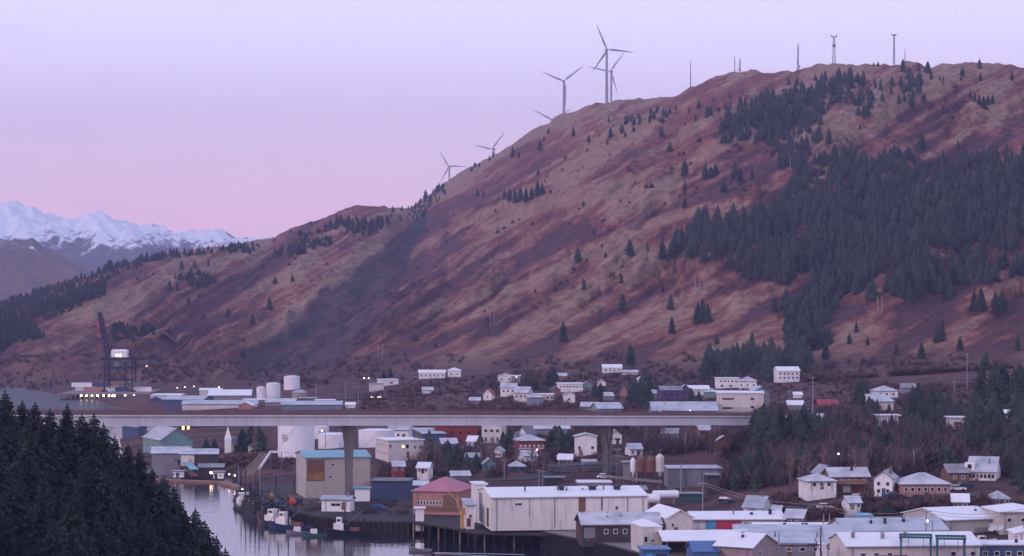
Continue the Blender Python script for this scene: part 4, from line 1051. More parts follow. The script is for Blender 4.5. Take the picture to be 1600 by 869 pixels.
bld('dark_shed', 'dark low shed next to the hall with lit doorways', 402, 674, 70, 9, 12, 'flat', 'x', 0, 0, 'dark_wall', 'roof_dark', [], D=1130, base=3, zt=4.5)

# --- far shore terminal
g_ = 'terminal sheds on the far shore'
for (nm, lb_, px, py, wp, hp, d, rf, ax, rh, rz, wl_, rm, D) in [
  ('terminal_shed', 'blue grey terminal shed nearest the dark water', 294, 634, 74, 9, 22, 'gable', 'x', 1.6, -8, 'blue_wall', 'roof_blue', 1330),
  ('terminal_shed', 'long beige fronted terminal shed with pale roof', 345, 640, 120, 8, 20, 'gable', 'x', 1.5, 3, 'cream', 'roof_blue', 1290),
  ('terminal_shed', 'light blue long shed in front of the far tanks', 488, 641, 96, 8, 18, 'gable', 'x', 1.4, 2, 'roof_blue', 'roof_blue', 1290),
  ('terminal_shed', 'small tan gabled shed between the long sheds', 385, 640, 22, 6, 12, 'gable', 'y', 1.6, 0, 'salmon', 'roof_white', 1275),
  ('terminal_shed', 'curved pale roofed shed behind the beige fronted shed', 360, 624, 70, 6, 20, 'gable', 'x', 2.6, 4, 'grey_wall', 'roof_white', 1380),
  ('terminal_shed', 'white office on the roof line of the light blue shed', 508, 634, 30, 8, 8, 'flat', 'x', 0, 0, 'white', 'roof_white', 1320),
  ('terminal_shed', 'grey low shed below the grey domed tank', 440, 634, 46, 5, 16, 'gable', 'x', 1.6, 0, 'grey_wall', 'roof_grey', 1340),
  ('terminal_shed', 'pale low store beside the container crane', 262, 622, 46, 4, 20, 'flat', 'x', 0, 0, 'cream', 'roof_white', 1450),
  ('terminal_shed', 'tiny white hut at the landward end of the light blue shed', 548, 638, 14, 5, 8, 'gable', 'x', 1, 0, 'white', 'roof_white', 1290),
  ('terminal_shed', 'grey flat shed just above the long beige fronted shed', 404, 629, 44, 4, 10, 'flat', 'x', 0, 0, 'grey_wall', 'roof_white', 1350),
  ('terminal_shed', 'small blue shed on the water side of the blue grey terminal shed', 246, 630, 18, 6, 10, 'gable', 'y', 1.4, 0, 'blue_wall', 'roof_blue', 1400),
  ('terminal_shed', 'low brown store between the trio of tanks and the office', 482, 628, 26, 5, 8, 'flat', 'x', 0, 0, 'brown_wall', 'roof_grey', 1360),
  ('terminal_shed', 'pale narrow shed behind the curved roofed one', 330, 614, 34, 4, 8, 'gable', 'x', 1, 0, 'cream', 'roof_white', 1470)]:
    bld(nm, lb_, px, py, wp, hp, d, rf, ax, rh, rz, wl_, rm, D=D, group=g_, base=4)

# --- across the foot of the hill
for row in [
  ('white_house', 'low white house on the knoll beside the steep bank', 606, 603, 34, 9, 9, 'flat', 'x', 0, 14, 'white', 'roof_white', [('f', 0.6, 0.8, 1, 0.5, 2, 1.2, False, 'red_wall')]),
  ('garage', 'pale stepped garage below the low white house', 588, 611, 24, 11, 8, 'flat', 'x', 0, 10, 'cream', 'roof_grey', []),
  ('long_white_house', 'long white house high above the road', 675, 592, 42, 9, 9, 'gable', 'x', 1.4, 2, 'white', 'roof_white', [('f', 0.1, 0.9, 6, 0.5, 1, 1)]),
  ('white_house', 'square white house beside the long white house', 710, 590, 20, 11, 8, 'hip', 'x', 1.4, 0, 'white', 'roof_white', [('f', 0.25, 0.75, 2, 0.5, 1, 1)]),
  ('white_house', 'white house with bay between dark trees high on the slope', 790, 600, 24, 12, 8, 'gable', 'y', 1.4, 0, 'white', 'roof_grey', [('f', 0.25, 0.75, 2, 0.6, 1, 1)]),
  ('grey_house', 'grey square house behind the white bay house', 806, 600, 14, 12, 8, 'flat', 'x', 0, 0, 'grey_wall', 'roof_white', [('f', 0.5, 0.5, 1, 0.5, 1, 1)]),
  ('red_roofed_cottage', 'little white cottage with bright red roof', 764, 626, 18, 10, 6, 'gable', 'y', 2.4, -12, 'white', 'roof_red', [('f', 0.5, 0.5, 1, 0.5, .7, .9)]),
  ('terraced_house', 'stepped white house at the low end of the terrace row', 796, 620, 28, 14, 9, 'gable', 'x', 1.8, -8, 'white', 'roof_grey', [('f', 0.2, 0.8, 3, 0.6, 1, 1)]),
  ('terraced_house', 'grey roofed house in the middle of the terrace row', 818, 628, 30, 14, 10, 'gable', 'x', 2.4, -14, 'cream', 'roof_grey', [('f', 0.2, 0.8, 3, 0.6, 1, 1)]),
  ('terraced_house', 'blue windowed house beside the flat roofed shop', 836, 634, 26, 13, 9, 'hip', 'x', 1.6, 4, 'grey_wall', 'roof_grey', [('f', 0.15, 0.85, 4, 0.6, 1, 1, False, 'sky_blue')]),
  ('flat_roofed_shop', 'flat roofed pale shop at the upper end of the terrace', 852, 626, 26, 9, 9, 'flat', 'x', 0, 0, 'cream', 'roof_white', [('f', 0.1, 0.9, 4, 0.5, 1.4, 1)]),
  ('white_block', 'long white block with upper window row above the spruces', 890, 613, 40, 13, 10, 'flat', 'x', 0, 4, 'white', 'roof_white', [('f', 0.1, 0.9, 7, 0.66, .9, .8)]),
  ('white_house', 'small white house under the long white block', 889, 630, 18, 12, 7, 'gable', 'y', 1.6, 0, 'white', 'roof_grey', [('f', 0.5, 0.5, 1, 0.5, 1, 1)]),
  ('teal_house', 'pale teal house near the block end', 916, 612, 16, 9, 7, 'gable', 'y', 1.8, 0, 'green_wall', 'roof_blue', [('f', 0.5, 0.5, 1, 0.5, 1, 1)]),
  ('tan_house', 'slim tan A-frame house among dark trees', 974, 620, 11, 8, 6, 'gable', 'y', 3.4, 0, 'salmon', 'roof_dark', []),
  ('grey_house', 'wide pale house highest above the dark trees', 956, 583, 30, 8, 8, 'gable', 'x', 1.6, 2, 'white', 'roof_white', [('f', 0.15, 0.85, 4, 0.5, 1, 1)]),
  ('grey_house', 'low dim house downhill of the wide pale house', 984, 586, 24, 4, 7, 'gable', 'x', 1.0, 0, 'cream', 'roof_grey', []),
  ('low_hall', 'low hall with blue grey roof beside parked cars', 948, 645, 48, 6, 14, 'gable', 'x', 2.2, 10, 'grey_wall', 'roof_blue', []),
  ('low_hall', 'smaller grey roofed hall behind the parked cars', 922, 642, 30, 6, 10, 'gable', 'x', 1.6, -6, 'grey_wall', 'roof_grey', []),
  ('purple_house', 'purple house beside the bare willow', 1046, 627, 38, 17, 10, 'gable', 'x', 1.6, 8, 'purple', 'roof_dark', [('f', 0.2, 0.8, 3, 0.6, 1, 1)]),
  ('purple_house', 'narrow violet annex beside the purple house', 1070, 622, 16, 13, 8, 'gable', 'y', 2.0, 0, 'purple', 'roof_grey', [('f', 0.5, 0.5, 1, 0.6, 1, 1)]),
  ('tan_house', 'tan house with white porch above the long blue roof', 1090, 618, 34, 10, 8, 'gable', 'x', 1.4, 2, 'cream', 'roof_white', [('f', 0.2, 0.8, 3, 0.5, 1, 1)]),
  ('green_house', 'pale green house just above the cream school', 1112, 622, 22, 9, 8, 'hip', 'x', 1.4, 0, 'green_wall', 'roof_grey', []),
  ('split_level_house', 'white split level house uphill of the cream school', 1136, 607, 36, 15, 9, 'flat', 'x', 0, 4, 'white_clean', 'roof_white', [('f', 0.15, 0.85, 5, 0.72, 1, .9), ('f', 0.2, 0.6, 2, 0.25, 1.4, 1)]),
  ('split_level_house', 'white house with grey hip roof beside the split level house', 1168, 608, 30, 12, 9, 'hip', 'x', 2.0, -5, 'white_clean', 'roof_grey', [('f', 0.15, 0.85, 3, 0.5, 1, .9)]),
  ('hillside_house', 'three storey grey white house alone on the hillside', 1229, 598, 38, 18, 10, 'gable', 'x', 1.8, 6, 'white', 'roof_white', [('f', 0.12, 0.88, 5, 0.75, 1, 1), ('f', 0.12, 0.88, 5, 0.4, 1, 1)]),
  ('cottage', 'tiny white cottage beside the tall pole', 1246, 622, 12, 5, 5, 'gable', 'x', 1.0, 0, 'white', 'roof_white', []),
  ('cottage', 'grey cottage by the lit parking place', 1242, 642, 24, 9, 7, 'gable', 'x', 1.4, 0, 'grey_wall', 'roof_white', []),
  ('red_roofed_house', 'low red roofed house beside the yellow lamp', 1292, 638, 30, 4, 8, 'gable', 'x', 2.0, 0, 'red_wall', 'roof_red', []),
  ('cottage', 'tiny white cottage between the teal house and the wide pale house', 940, 604, 12, 6, 6, 'gable', 'y', 1.6, 0, 'white', 'roof_grey', []),
  ('cottage', 'small grey cottage directly above the low halls', 950, 626, 16, 7, 6, 'gable', 'x', 1.4, 10, 'grey_wall', 'roof_grey', []),
  ('cottage', 'little pinkish cottage above the long white block', 878, 594, 14, 6, 6, 'gable', 'x', 1.4, 0, 'salmon', 'roof_grey', []),
  ('cottage', 'small white cottage downhill of the low dim house', 1000, 600, 14, 6, 6, 'gable', 'y', 1.4, 0, 'white', 'roof_white', []),
  ('cottage', 'green cottage just past the purple house', 1026, 622, 14, 7, 6, 'gable', 'x', 1.4, 0, 'green_wall', 'roof_grey', []),
  ('cottage', 'grey cottage downhill of the red roofed cottage', 742, 632, 16, 6, 6, 'gable', 'x', 1.2, 0, 'grey_wall', 'roof_grey', []),
  ('cottage', 'pale cottage below the long white house on the knoll', 668, 616, 18, 6, 7, 'gable', 'x', 1.4, 6, 'white', 'roof_grey', []),
  ('cottage', 'brown cottage between the terrace and the long white block', 868, 618, 15, 8, 6, 'gable', 'y', 1.6, 0, 'brown_wall', 'roof_dark', []),
  ('cottage', 'white cottage glimpsed in the upper grove', 1553, 652, 18, 9, 6, 'gable', 'x', 1.4, 0, 'white', 'roof_white', []),
  ('cottage', 'white cottage glimpsed lowest in the grove', 1574, 676, 20, 9, 6, 'gable', 'x', 1.4, 0, 'white', 'roof_white', []),
  ('cottage', 'dark roofed cottage above the grey blue roofed hill house', 1418, 614, 22, 8, 7, 'gable', 'x', 1.6, 0, 'grey_wall', 'roof_dark', []),
  ('cottage', 'small white cottage beside the slope road', 1280, 660, 14, 7, 6, 'gable', 'x', 1.2, 0, 'white', 'roof_grey', []),
  ]:
    nm, lb_, px, py, wp, hp, d, rf, ax, rh, rz, wl_, rm, wi = row
    bld(nm, lb_, px, py, wp, hp, d, rf, ax, rh, rz, wl_, rm, wi, dmin=900, base=5)
bld('cream_school', 'big cream three storey school beyond the bridge', 1156, 648, 78, 33, 20, 'flat', 'x', 0, -4, 'cream', 'roof_white', [('f', 0.14, 0.34, 5, 0.74, .9, .9), ('f', 0.14, 0.34, 5, 0.3, .9, .9), ('f', 0.76, 0.76, 1, 0.74, 1.6, 1.0), ('f', 0.76, 0.76, 1, 0.35, 1.6, 1.0)], D=1010, base=5,
    panels=[('f', 0.34, 0.66, 0.0, 0.35, 'beige', 'beige_panel'), ('f', 0.9, 0.903, 0, 1.0, 'dark_wall', 'downpipe')])
bld('school_hall', 'blue roofed hall standing behind the cream school', 1186, 642, 30, 30, 16, 'gable', 'x', 1.8, -30, 'grey_wall', 'roof_blue', D=1036, base=5)
lh = bld('long_blue_hall', 'long hall with blue roof and white entrance truss', 1067, 650, 104, 8, 16, 'gable', 'x', 3.0, 2, 'grey_wall', 'roof_blue', [], D=985, base=5)
MB().bar((-11.0, -8.9, -1), (-8.0, -8.9, 5.4), .8).bar((-8.0, -8.9, 5.4), (-6.9, -8.9, 2.6), .8).build('entrance_truss', M_['trim'], lh)

# ------------------------------------------------------------ bridge
BP = [(-60, 690, 41), (165, 700, 655), (545, 735, 655), (948, 790, 655.5), (1215, 850, 656)]
def bpt(px, D, y=655): return W(px, D, HC - (y - YH) / F * D)
b_pts = [bpt(-80, 672), bpt(165, 692), bpt(350, 712), bpt(545, 735), bpt(750, 762), bpt(948, 790, 655.5), bpt(1100, 822, 655.5), bpt(1222, 851, 656)]
br = empty('bridge', b_pts[3], 0, 'long pale concrete road bridge crossing the channel high on slim piers', 'bridge')
def sweep(prof, name, m, parent):
    """sweep a closed profile (offset across, up) along the bridge line"""
    vs = []; fs = []
    n = len(prof)
    for i, p in enumerate(b_pts):
        d = (b_pts[min(i + 1, len(b_pts) - 1)] - b_pts[max(i - 1, 0)]); d.z = 0; d.normalize()
        r = Vector((d.y, -d.x, 0))       # towards the camera
        for (u, v) in prof: vs.append(p + r * u + Vector((0, 0, v)) - parent.location)
    for i in range(len(b_pts) - 1):
        for k in range(n):
            k2 = (k + 1) % n
            fs.append((i * n + k, i * n + k2, (i + 1) * n + k2, (i + 1) * n + k))
    fs.append(tuple(range(n))); fs.append(tuple((len(b_pts) - 1) * n + k for k in range(n - 1, -1, -1)))
    return MB().add(vs, fs).build(name, m, parent)
sweep([(-5.4, 1.35), (5.4, 1.35), (5.4, 0.95), (4.7, 0.7), (4.7, -1.7), (-4.7, -1.7), (-4.7, 0.7), (-5.4, 0.95)], 'girder', M_['concrete'], br)
sweep([(-4.9, 1.42), (4.9, 1.42), (4.9, 1.352), (-4.9, 1.352)], 'road_deck', M_['asphalt'], br)
for s_ in (5.2, -5.2):
    sweep([(s_ - .18, 2.1), (s_ + .18, 2.1), (s_ + .18, 1.36), (s_ - .18, 1.36)], 'parapet', M_['rail'], br)
    sweep([(s_ - .05, 2.55), (s_ + .05, 2.55), (s_ + .05, 2.45), (s_ - .05, 2.45)], 'handrail', M_['rail'], br)
rp = MB()
for i in range(len(b_pts) - 1):
    a, b = b_pts[i], b_pts[i + 1]; n = max(1, int((b - a).length / 2.5)); d = (b - a).normalized(); r = Vector((d.y, -d.x, 0))
    for k in range(n):
        p = a.lerp(b, k / n) - br.location
        for s_ in (5.2, -5.2):
            q = p + r * s_; rp.box(q.x - .06, q.x + .06, q.y - .06, q.y + .06, q.z + 1.9, q.z + 2.46)
for i in range(len(b_pts) - 1):
    a, b = b_pts[i] - br.location, b_pts[i + 1] - br.location; d = (b - a).normalized(); r = Vector((d.y, -d.x, 0))
    for s_ in (5.2, -5.2): rp.bar(a + r * s_ + Vector((0, 0, 2.2)), b + r * s_ + Vector((0, 0, 2.2)), .08)
tag(rp.build('railing_balusters', M_['rail'], br), kind='stuff')
def pier(p, zb, ztop, groove):
    i = b_pts.index(p); d = (b_pts[i + 1] - b_pts[i - 1]); d.z = 0; d.normalize(); r = Vector((d.y, -d.x, 0))
    mb = MB(); mb2 = MB()
    H = ztop - zb
    secs = ([(0, 1.0, 1.3), (0.5 * H, 1.0, 1.45), (0.85 * H, 1.0, 2.2), (H - 0.4, 1.0, 2.6), (H, 1.0, 2.6)] if groove else [(0, 1.15, 0.85), (0.55 * H, 1.2, 0.95), (0.8 * H, 1.5, 1.1), (H - 0.4, 2.4, 1.4), (H, 2.4, 1.4)])
    vs = []
    for (z, a, b) in secs:
        for (u, v) in ((-a, -b + .5), (-a, b - .5), (-a + .5, b), (a - .5, b), (a, b - .5), (a, -b + .5), (a - .5, -b), (-a + .5, -b)):
            vs.append(Vector((p.x, p.y, zb + z)) + r * u + d * v - br.location)
    fs = []
    for i in range(len(secs) - 1):
        for k in range(8):
            k2 = (k + 1) % 8; fs.append((i * 8 + k, i * 8 + k2, (i + 1) * 8 + k2, (i + 1) * 8 + k))
    mb.add(vs, fs).build('pier', M_['concrete_dk'], br)
    c = Vector((p.x, p.y, 0)) + r * 1.06 - br.location
    zz = 0.0
    if groove:
        g = MB()
        for sx in (-1, 1):
            g.bar(c + Vector((0, 0, zz + zb + .5 * H)), c + d * sx * 1.5 + Vector((0, 0, zz + zb + .95 * H)), .3, .12, up=r)
        g.bar(c + Vector((0, 0, zz + zb)), c + Vector((0, 0, zz + zb + .5 * H)), .3, .12, up=r)
        g.build('pier_groove', M_['dark_wall'], br)
pier(b_pts[3], 0.5, b_pts[3].z - 1.45, False)
pier(b_pts[5], gz(948, 790) - 1, b_pts[5].z - 1.45, True)
# pier hidden behind the spruces on the island and the abutment in the trees
MB().box(-5, 5, -6, 6, gz(1222, 851) - 3 - br.location.z, b_pts[7].z + 1.3 - br.location.z).build('abutment', M_['concrete_dk'], br, b_pts[7] - br.location + Vector((0, 0, br.location.z - b_pts[7].z)))

# ------------------------------------------------------------ roads draped on the ground
def road(name, pts, w, m, lift=0.25):
    P2 = []
    for (a, b) in zip(pts[:-1], pts[1:]):
        p, q = W(*a), W(*b); n = max(2, int((q - p).length / 5))
        for k in range(n): P2.append(p.lerp(q, k / n))
    P2.append(W(*pts[-1]))
    vs = []; fs = []
    for i, p in enumerate(P2):
        d = (P2[min(i + 1, len(P2) - 1)] - P2[max(i - 1, 0)]).normalized(); r = Vector((d.y, -d.x, 0))
        z = max(gz(800 + F * (p + r * s).x / (p + r * s).y, (p + r * s).y) for s in (-w / 2, -w / 4, 0, w / 4, w / 2))
        for s in (-w / 2, w / 2):
            vs += [(p.x + r.x * s, p.y + r.y * s, z + lift)]
        for s in (-w / 2, w / 2):
            vs += [(p.x + r.x * s * 1.04, p.y + r.y * s * 1.04, z - 2.5)]
    for i in range(len(P2) - 1):
        o = i * 4
        fs += [(o, o + 1, o + 5, o + 4), (o + 2, o, o + 4, o + 6), (o + 1, o + 3, o + 7, o + 5)]
    return tag(MB().add(vs, fs).build(name, m), kind='structure')
road('highway', [(520, 1330), (600, 1310), (760, 1290), (900, 1280), (1010, 1265)], 11, M_['asphalt'])
road('shore_road', [(600, 850), (660, 822), (740, 800), (820, 800), (900, 835)], 7, M_['asphalt'])
road('yard_road', [(1050, 668), (1150, 662), (1300, 660), (1420, 668), (1520, 660)], 7, M_['asphalt'])
road('hill_road', [(1180, 900), (1240, 960), (1300, 985), (1420, 960), (1600, 930)], 7, M_['asphalt'])
road('hillside_track', [(30, 2050), (110, 2040), (170, 2030), (300, 2080)], 7, mat('gravel_track', (120, 96, 92), 0.9))

# ------------------------------------------------------------ quays and decks
def quay(name, pts, ztop, m, kind='structure', zbot=-2.0, label=None):
    mb = MB(); n = len(pts)
    vs = [W(a, b, zbot) for a, b in pts] + [W(a, b, ztop) for a, b in pts]
    mb.add(vs, [tuple(range(n - 1, -1, -1)), tuple(range(n, 2 * n))] + [(i, (i + 1) % n, n + (i + 1) % n, n + i) for i in range(n)])
    return tag(mb.build(name, m), kind=kind)
quay('quay', [(846, 640), (900, 622), (960, 603), (1000, 586), (1062, 560), (1120, 545), (1120, 625), (1060, 640), (1010, 660), (870, 668)], 4.0, M_['timber'])
quay('quay_paving', [(850, 641), (902, 624), (961, 605), (1001, 588.5), (1064, 563), (1119, 548), (1119, 624), (1060, 639), (1010, 659), (872, 666)], 4.06, M_['concrete_dk'], zbot=3.9)
fq = MB()
for (a, b) in (((846, 640), (900, 622)), ((900, 622), (960, 603)), ((960, 603), (1000, 586)), ((1000, 586), (1062, 560))):
    p, q = W(*a), W(*b); n = int((q - p).length / 1.1)
    for k in range(n):
        c = p.lerp(q, k / n) + Vector((-.1, -.25, 0)); fq.tube([(c.x, c.y, -1.5), (c.x, c.y, 3.9)], 0.2, 6)
o = fq.build('quay_fender_piles', M_['timber']); o['kind'] = 'structure'
quay('warehouse_quay', [(396, 774), (448, 712), (482, 694), (560, 678), (640, 676), (652, 700), (645, 770), (585, 800), (470, 812), (400, 806)], 3.1, M_['timber'])
o = MB()
for (a, b) in (((396, 774), (448, 712)), ((448, 712), (482, 694)), ((482, 694), (560, 678)), ((560, 678), (640, 676))):
    p, q = W(*a), W(*b); n = int((q - p).length / 1.4)
    for k in range(n):
        c = p.lerp(q, k / n) + Vector((-.1, -.3, 0)); o.tube([(c.x, c.y, -1.5), (c.x, c.y, 3.3 + .5 * random.random())], 0.2, 6)
tag(o.build('quay_fender_piles', M_['timber']), kind='structure')
# timber pier carrying the cannery: deck and its piles
cp = empty('timber_pier', W(800, 655, 0), 0, 'dark timber pier on tall piles carrying the white cannery', 'pier')
mb = MB()
pp = [(640, 672), (700, 655), (742, 640), (900, 634), (910, 668), (760, 700), (650, 705)]
n = len(pp); vs = [W(a, b, 3.25) - cp.location for a, b in pp] + [W(a, b, 3.75) - cp.location for a, b in pp]
mb.add(vs, [tuple(range(n - 1, -1, -1)), tuple(range(n, 2 * n))] + [(i, (i + 1) % n, n + (i + 1) % n, n + i) for i in range(n)])
mb.build('deck', M_['timber'], cp)
for i, px in enumerate(list(range(648, 745, 12)) + list(range(757, 905, 15))):
    for j, D in enumerate((641.5 if px > 742 else 672 - (px - 640) * .28, 656 + (0 if px > 742 else 22), 672 + (0 if px > 742 else 20))):
        q = W(px + random.uniform(-2, 2), D + .8, 0) - cp.location
        MB().tube([(q.x, q.y, -1.5), (q.x, q.y, 3.3)], 0.22, 7).build('pile', M_['timber_pale' if (i + j) % 3 == 0 else 'timber'], cp)

# floating dock on the west shore
fd = MB()
pts = [(226, 862), (300, 856), (345, 852), (378, 826)]
fe = empty('floating_dock', W(300, 856, 0), 0, 'brown plank floating dock bending towards the lamp post', 'dock')
for (a, b) in zip(pts[:-1], pts[1:]):
    p, q = W(*a) - fe.location, W(*b) - fe.location
    fd.bar((p.x, p.y, .35), (q.x, q.y, .35), 3.0, .7)
fd.build('walkway', M_['plank'], fe)
for px, D in ((240, 864), (270, 862), (300, 859), (330, 856), (350, 852), (364, 842), (376, 830)):
    q = W(px, D + 1.2) - fe.location; MB().tube([(q.x, q.y, -1), (q.x, q.y, 2.6)], .16, 6).build('guide_pile', M_['timber'], fe)
gw = empty('gangway', W(292, 868, 0), 0, 'teal covered gangway sloping down to the float dock', 'gangway')
a, b = P(283, 724, 893) - gw.location, P(304, 744, 864) - gw.location
MB().bar(a, b, 2.2, .3).build('ramp', M_['plank'], gw)
MB().bar(a + Vector((0, 0, 2.2)), b + Vector((0, 0, 2.2)), 2.8, .25).build('ramp_roof', M_['roof_teal'], gw)
for k in range(6):
    p = a.lerp(b, k / 5)
    for s in (-1.1, 1.1): MB().box(p.x + s - .07, p.x + s + .07, p.y - .07, p.y + .07, p.z, p.z + 2.2).build('post', M_['steel'], gw)
# white pipe trestle on the bank left of the warehouse
pt = empty('pipe_trestle', P(420, 715, 800), 0, 'white pipe line bending over the bank towards the teal roofed warehouse', 'pipeline')
pa = [P(405, 733, 800), P(423, 706, 820), P(440, 706, 815), P(462, 708, 805)]
for p, q in zip(pa[:-1], pa[1:]): MB().bar(p - pt.location, q - pt.location, .6).build('pipe', M_['trim'], pt)
for p in pa[:3]:
    q = p - pt.location; MB().box(q.x - .12, q.x + .12, q.y - .12, q.y + .12, q.z - 9, q.z).build('support', M_['steel'], pt)
st = empty('hillside_stair', P(395, 735, 815), 0, 'pale timber stair climbing the bank to the storage tanks', 'stair')
mb = MB(); a, b = P(386, 742, 812) - st.location, P(418, 708, 835) - st.location
for k in range(22):
    p = a.lerp(b, k / 22); mb.box(p.x - 1.6, p.x + 1.6, p.y - .6, p.y + .6, p.z - .15, p.z)
mb.bar(a + Vector((-1.7, 0, .2)), b + Vector((-1.7, 0, .2)), .2, .5).bar(a + Vector((1.7, 0, .2)), b + Vector((1.7, 0, .2)), .2, .5)
mb.build('flight', M_['timber_pale'], st)

# ------------------------------------------------------------ boats
def boat(label, px, D, L_=14, rz=0.3, hull='hull_dk', kind='fishing', z=0.0, name='fishing_boat', cat='boat', group=None):
    e = empty(name, W(px, D, z), rz, label, cat, group)
    b = L_ * .15; mb = MB(); secs = []
    for t in np.linspace(0, 1, 9):
        w = b * (1 - max(0, (t - .45) / .55) ** 2.2) * (0.9 + .1 * min(1, t * 5)); sh = 1.1 + .9 * t ** 2.4
        if kind != 'fishing': sh *= .6
        secs.append([(-L_ / 2 + L_ * t, 0, -.4), (-L_ / 2 + L_ * t * .99, w * .75 + .01, -.1), (-L_ / 2 + L_ * t, w + .02, sh), (-L_ / 2 + L_ * t, w * .9 + .01, sh), (-L_ / 2 + L_ * t, w * .88, sh - .3),
                     (-L_ / 2 + L_ * t, -w * .88, sh - .3), (-L_ / 2 + L_ * t, -w * .9 - .01, sh), (-L_ / 2 + L_ * t, -w - .02, sh), (-L_ / 2 + L_ * t * .99, -w * .75 - .01, -.1)])
    n = 9
    mb.add([p for s in secs for p in s], [(i * n + k, i * n + (k + 1) % n, (i + 1) * n + (k + 1) % n, (i + 1) * n + k) for i in range(8) for k in range(n)] + [tuple(range(n))])
    mb.build('hull', M_[hull], e)
    if kind == 'fishing':
        dk_ = hull in ('hull_dk', 'hull_blue', 'rust') and int(px) % 4 != 0
        c = MB().box(0.5, L_ * .26, -b * .6, b * .6, 1.0, 3.0).box(1.0, L_ * .2, -b * .5, b * .5, 3.0, 4.6).build('wheelhouse', M_[('dark_wall' if int(px) % 2 else 'grey_wall') if dk_ else 'white'], e)
        w = MB().box(L_ * .2 - .02, L_ * .2 + .04, -b * .4, b * .4, 3.6, 4.2).box(1.3, L_ * .18, -b * .5 - .04, -b * .5 + .02, 3.6, 4.2).box(1.3, L_ * .18, b * .5 - .02, b * .5 + .04, 3.6, 4.2).build('window', M_['glass'], c)
        MB().tube([(0.3, 0, 1), (0.3, 0, L_ * .62)], [.22, .12], 6).build('mast', M_['dark_steel'], e)
        MB().tube([(-L_ * .42, 0, 1), (-L_ * .42, 0, L_ * .4)], [.16, .1], 6).bar((-L_ * .42, -b * .7, L_ * .38), (-L_ * .42, b * .7, L_ * .38), .2).build('gantry', M_['dark_steel'], e)
        MB().tube([(0.3, 0, 2.5), (-L_ * .36, 0, 6.2)], .1, 6).build('boom', M_['steel'], e)
        mb = MB()
        for s in (-1, 1): mb.bar((0.3, 0, 8.6), (L_ * .45, s * .3, 1.9), .04).bar((0.3, 0, 8.6), (-L_ * .45, s * b * .7, 1.2), .04)
        mb.build('rigging', M_['black'], e)
        MB().box(-L_ * .3, -L_ * .1, -b * .5, b * .5, .9, 1.9).build('deck_gear', M_['rust'], e)
    else:
        c = MB().box(-.6, 1.1, -.7, .7, .5, 1.9).build('cabin', M_['white'], e)
        MB().box(1.08, 1.14, -.55, .55, 1.2, 1.75).box(-.4, .9, -.74, -.7, 1.2, 1.7).build('window', M_['glass'], c)
        MB().box(-L_ / 2 - .5, -L_ / 2, -.25, .25, .1, 1.5).build('outboard_motor', M_['black'], e)
    return e
g_ = 'fishing boats moored along the dark quay'
boat('dark fishing boat moored outermost by the quay corner lamp', 377, 764, 17, 1.85, 'hull_dk', group=g_)
boat('blue hulled fishing boat second in from the quay corner', 391, 744, 17, 1.9, 'hull_blue', group=g_)
boat('dark fishing boat moored in the middle of the quay row', 405, 726, 17, 1.95, 'hull_dk', group=g_)
boat('rust red hulled fishing boat close to the tall warehouse', 421, 708, 16, 2.1, 'rust', group=g_)
boat('blue fishing boat lying against the quay before the warehouse wall', 452, 690, 14, 2.6, 'hull_blue', group=g_)
boat('large dark trawler hull behind the moored row, masts highest', 384, 753, 21, 1.85, 'hull_dk', group=g_)
boat('black hulled seiner tied up inside the quay corner', 399, 735, 19, 1.9, 'hull_dk', group=g_)
boat('dark seiner wedged in the moored row beside the quay bend', 436, 698, 17, 2.35, 'hull_dk', group=g_)
boat('low dark workboat moored along the straight quay wall', 540, 674, 12, 3.1, 'hull_dk', group=g_)
boat('small open skiff with white cabin floating outside the quay', 466, 676, 6.5, 3.0, 'steel', 'skiff', name='skiff')
boat('green trimmed skiff floating nearest the reflection of the quay', 492, 670, 6.5, 3.1, 'green_dk', 'skiff', name='skiff')
boat('small motor boat under way across the open channel', 657, 632, 7.5, 2.5, 'steel', 'skiff', name='motor_boat')
boat('fishing boat with tall masts ashore before the blue grey workshop', 1282, 556, 13, 1.2, 'white', z=4.8, name='fishing_boat')
boat('white pleasure boat parked under the tall white roofed warehouse', 1532, 596, 8, .2, 'white_clean', 'skiff', z=5.4, name='motor_boat')
boat('teal covered boat beside the white pleasure boat', 1548, 580, 9, .1, 'blue_green', 'skiff', z=5.4, name='motor_boat')
# wake of the moving boat
wk = MB()
for s in (-1, 1):
    for k in range(14):
        x0, x1 = 3 + k * 1.6, 3 + (k + 1) * 1.6
        wk.add([(x0, s * x0 * .12, .03), (x1, s * x1 * .12, .03), (x1, s * (x1 * .12 + .9), .03), (x0, s * (x0 * .12 + .9), .03)], [(0, 1, 2, 3) if s > 0 else (3, 2, 1, 0)])
wake = wk.build('wake', mat('churned_foam', (206, 200, 214), 0.7, 0.3, 1.0), None, W(660, 629, 0), -.35)
tag(wake, kind='stuff')
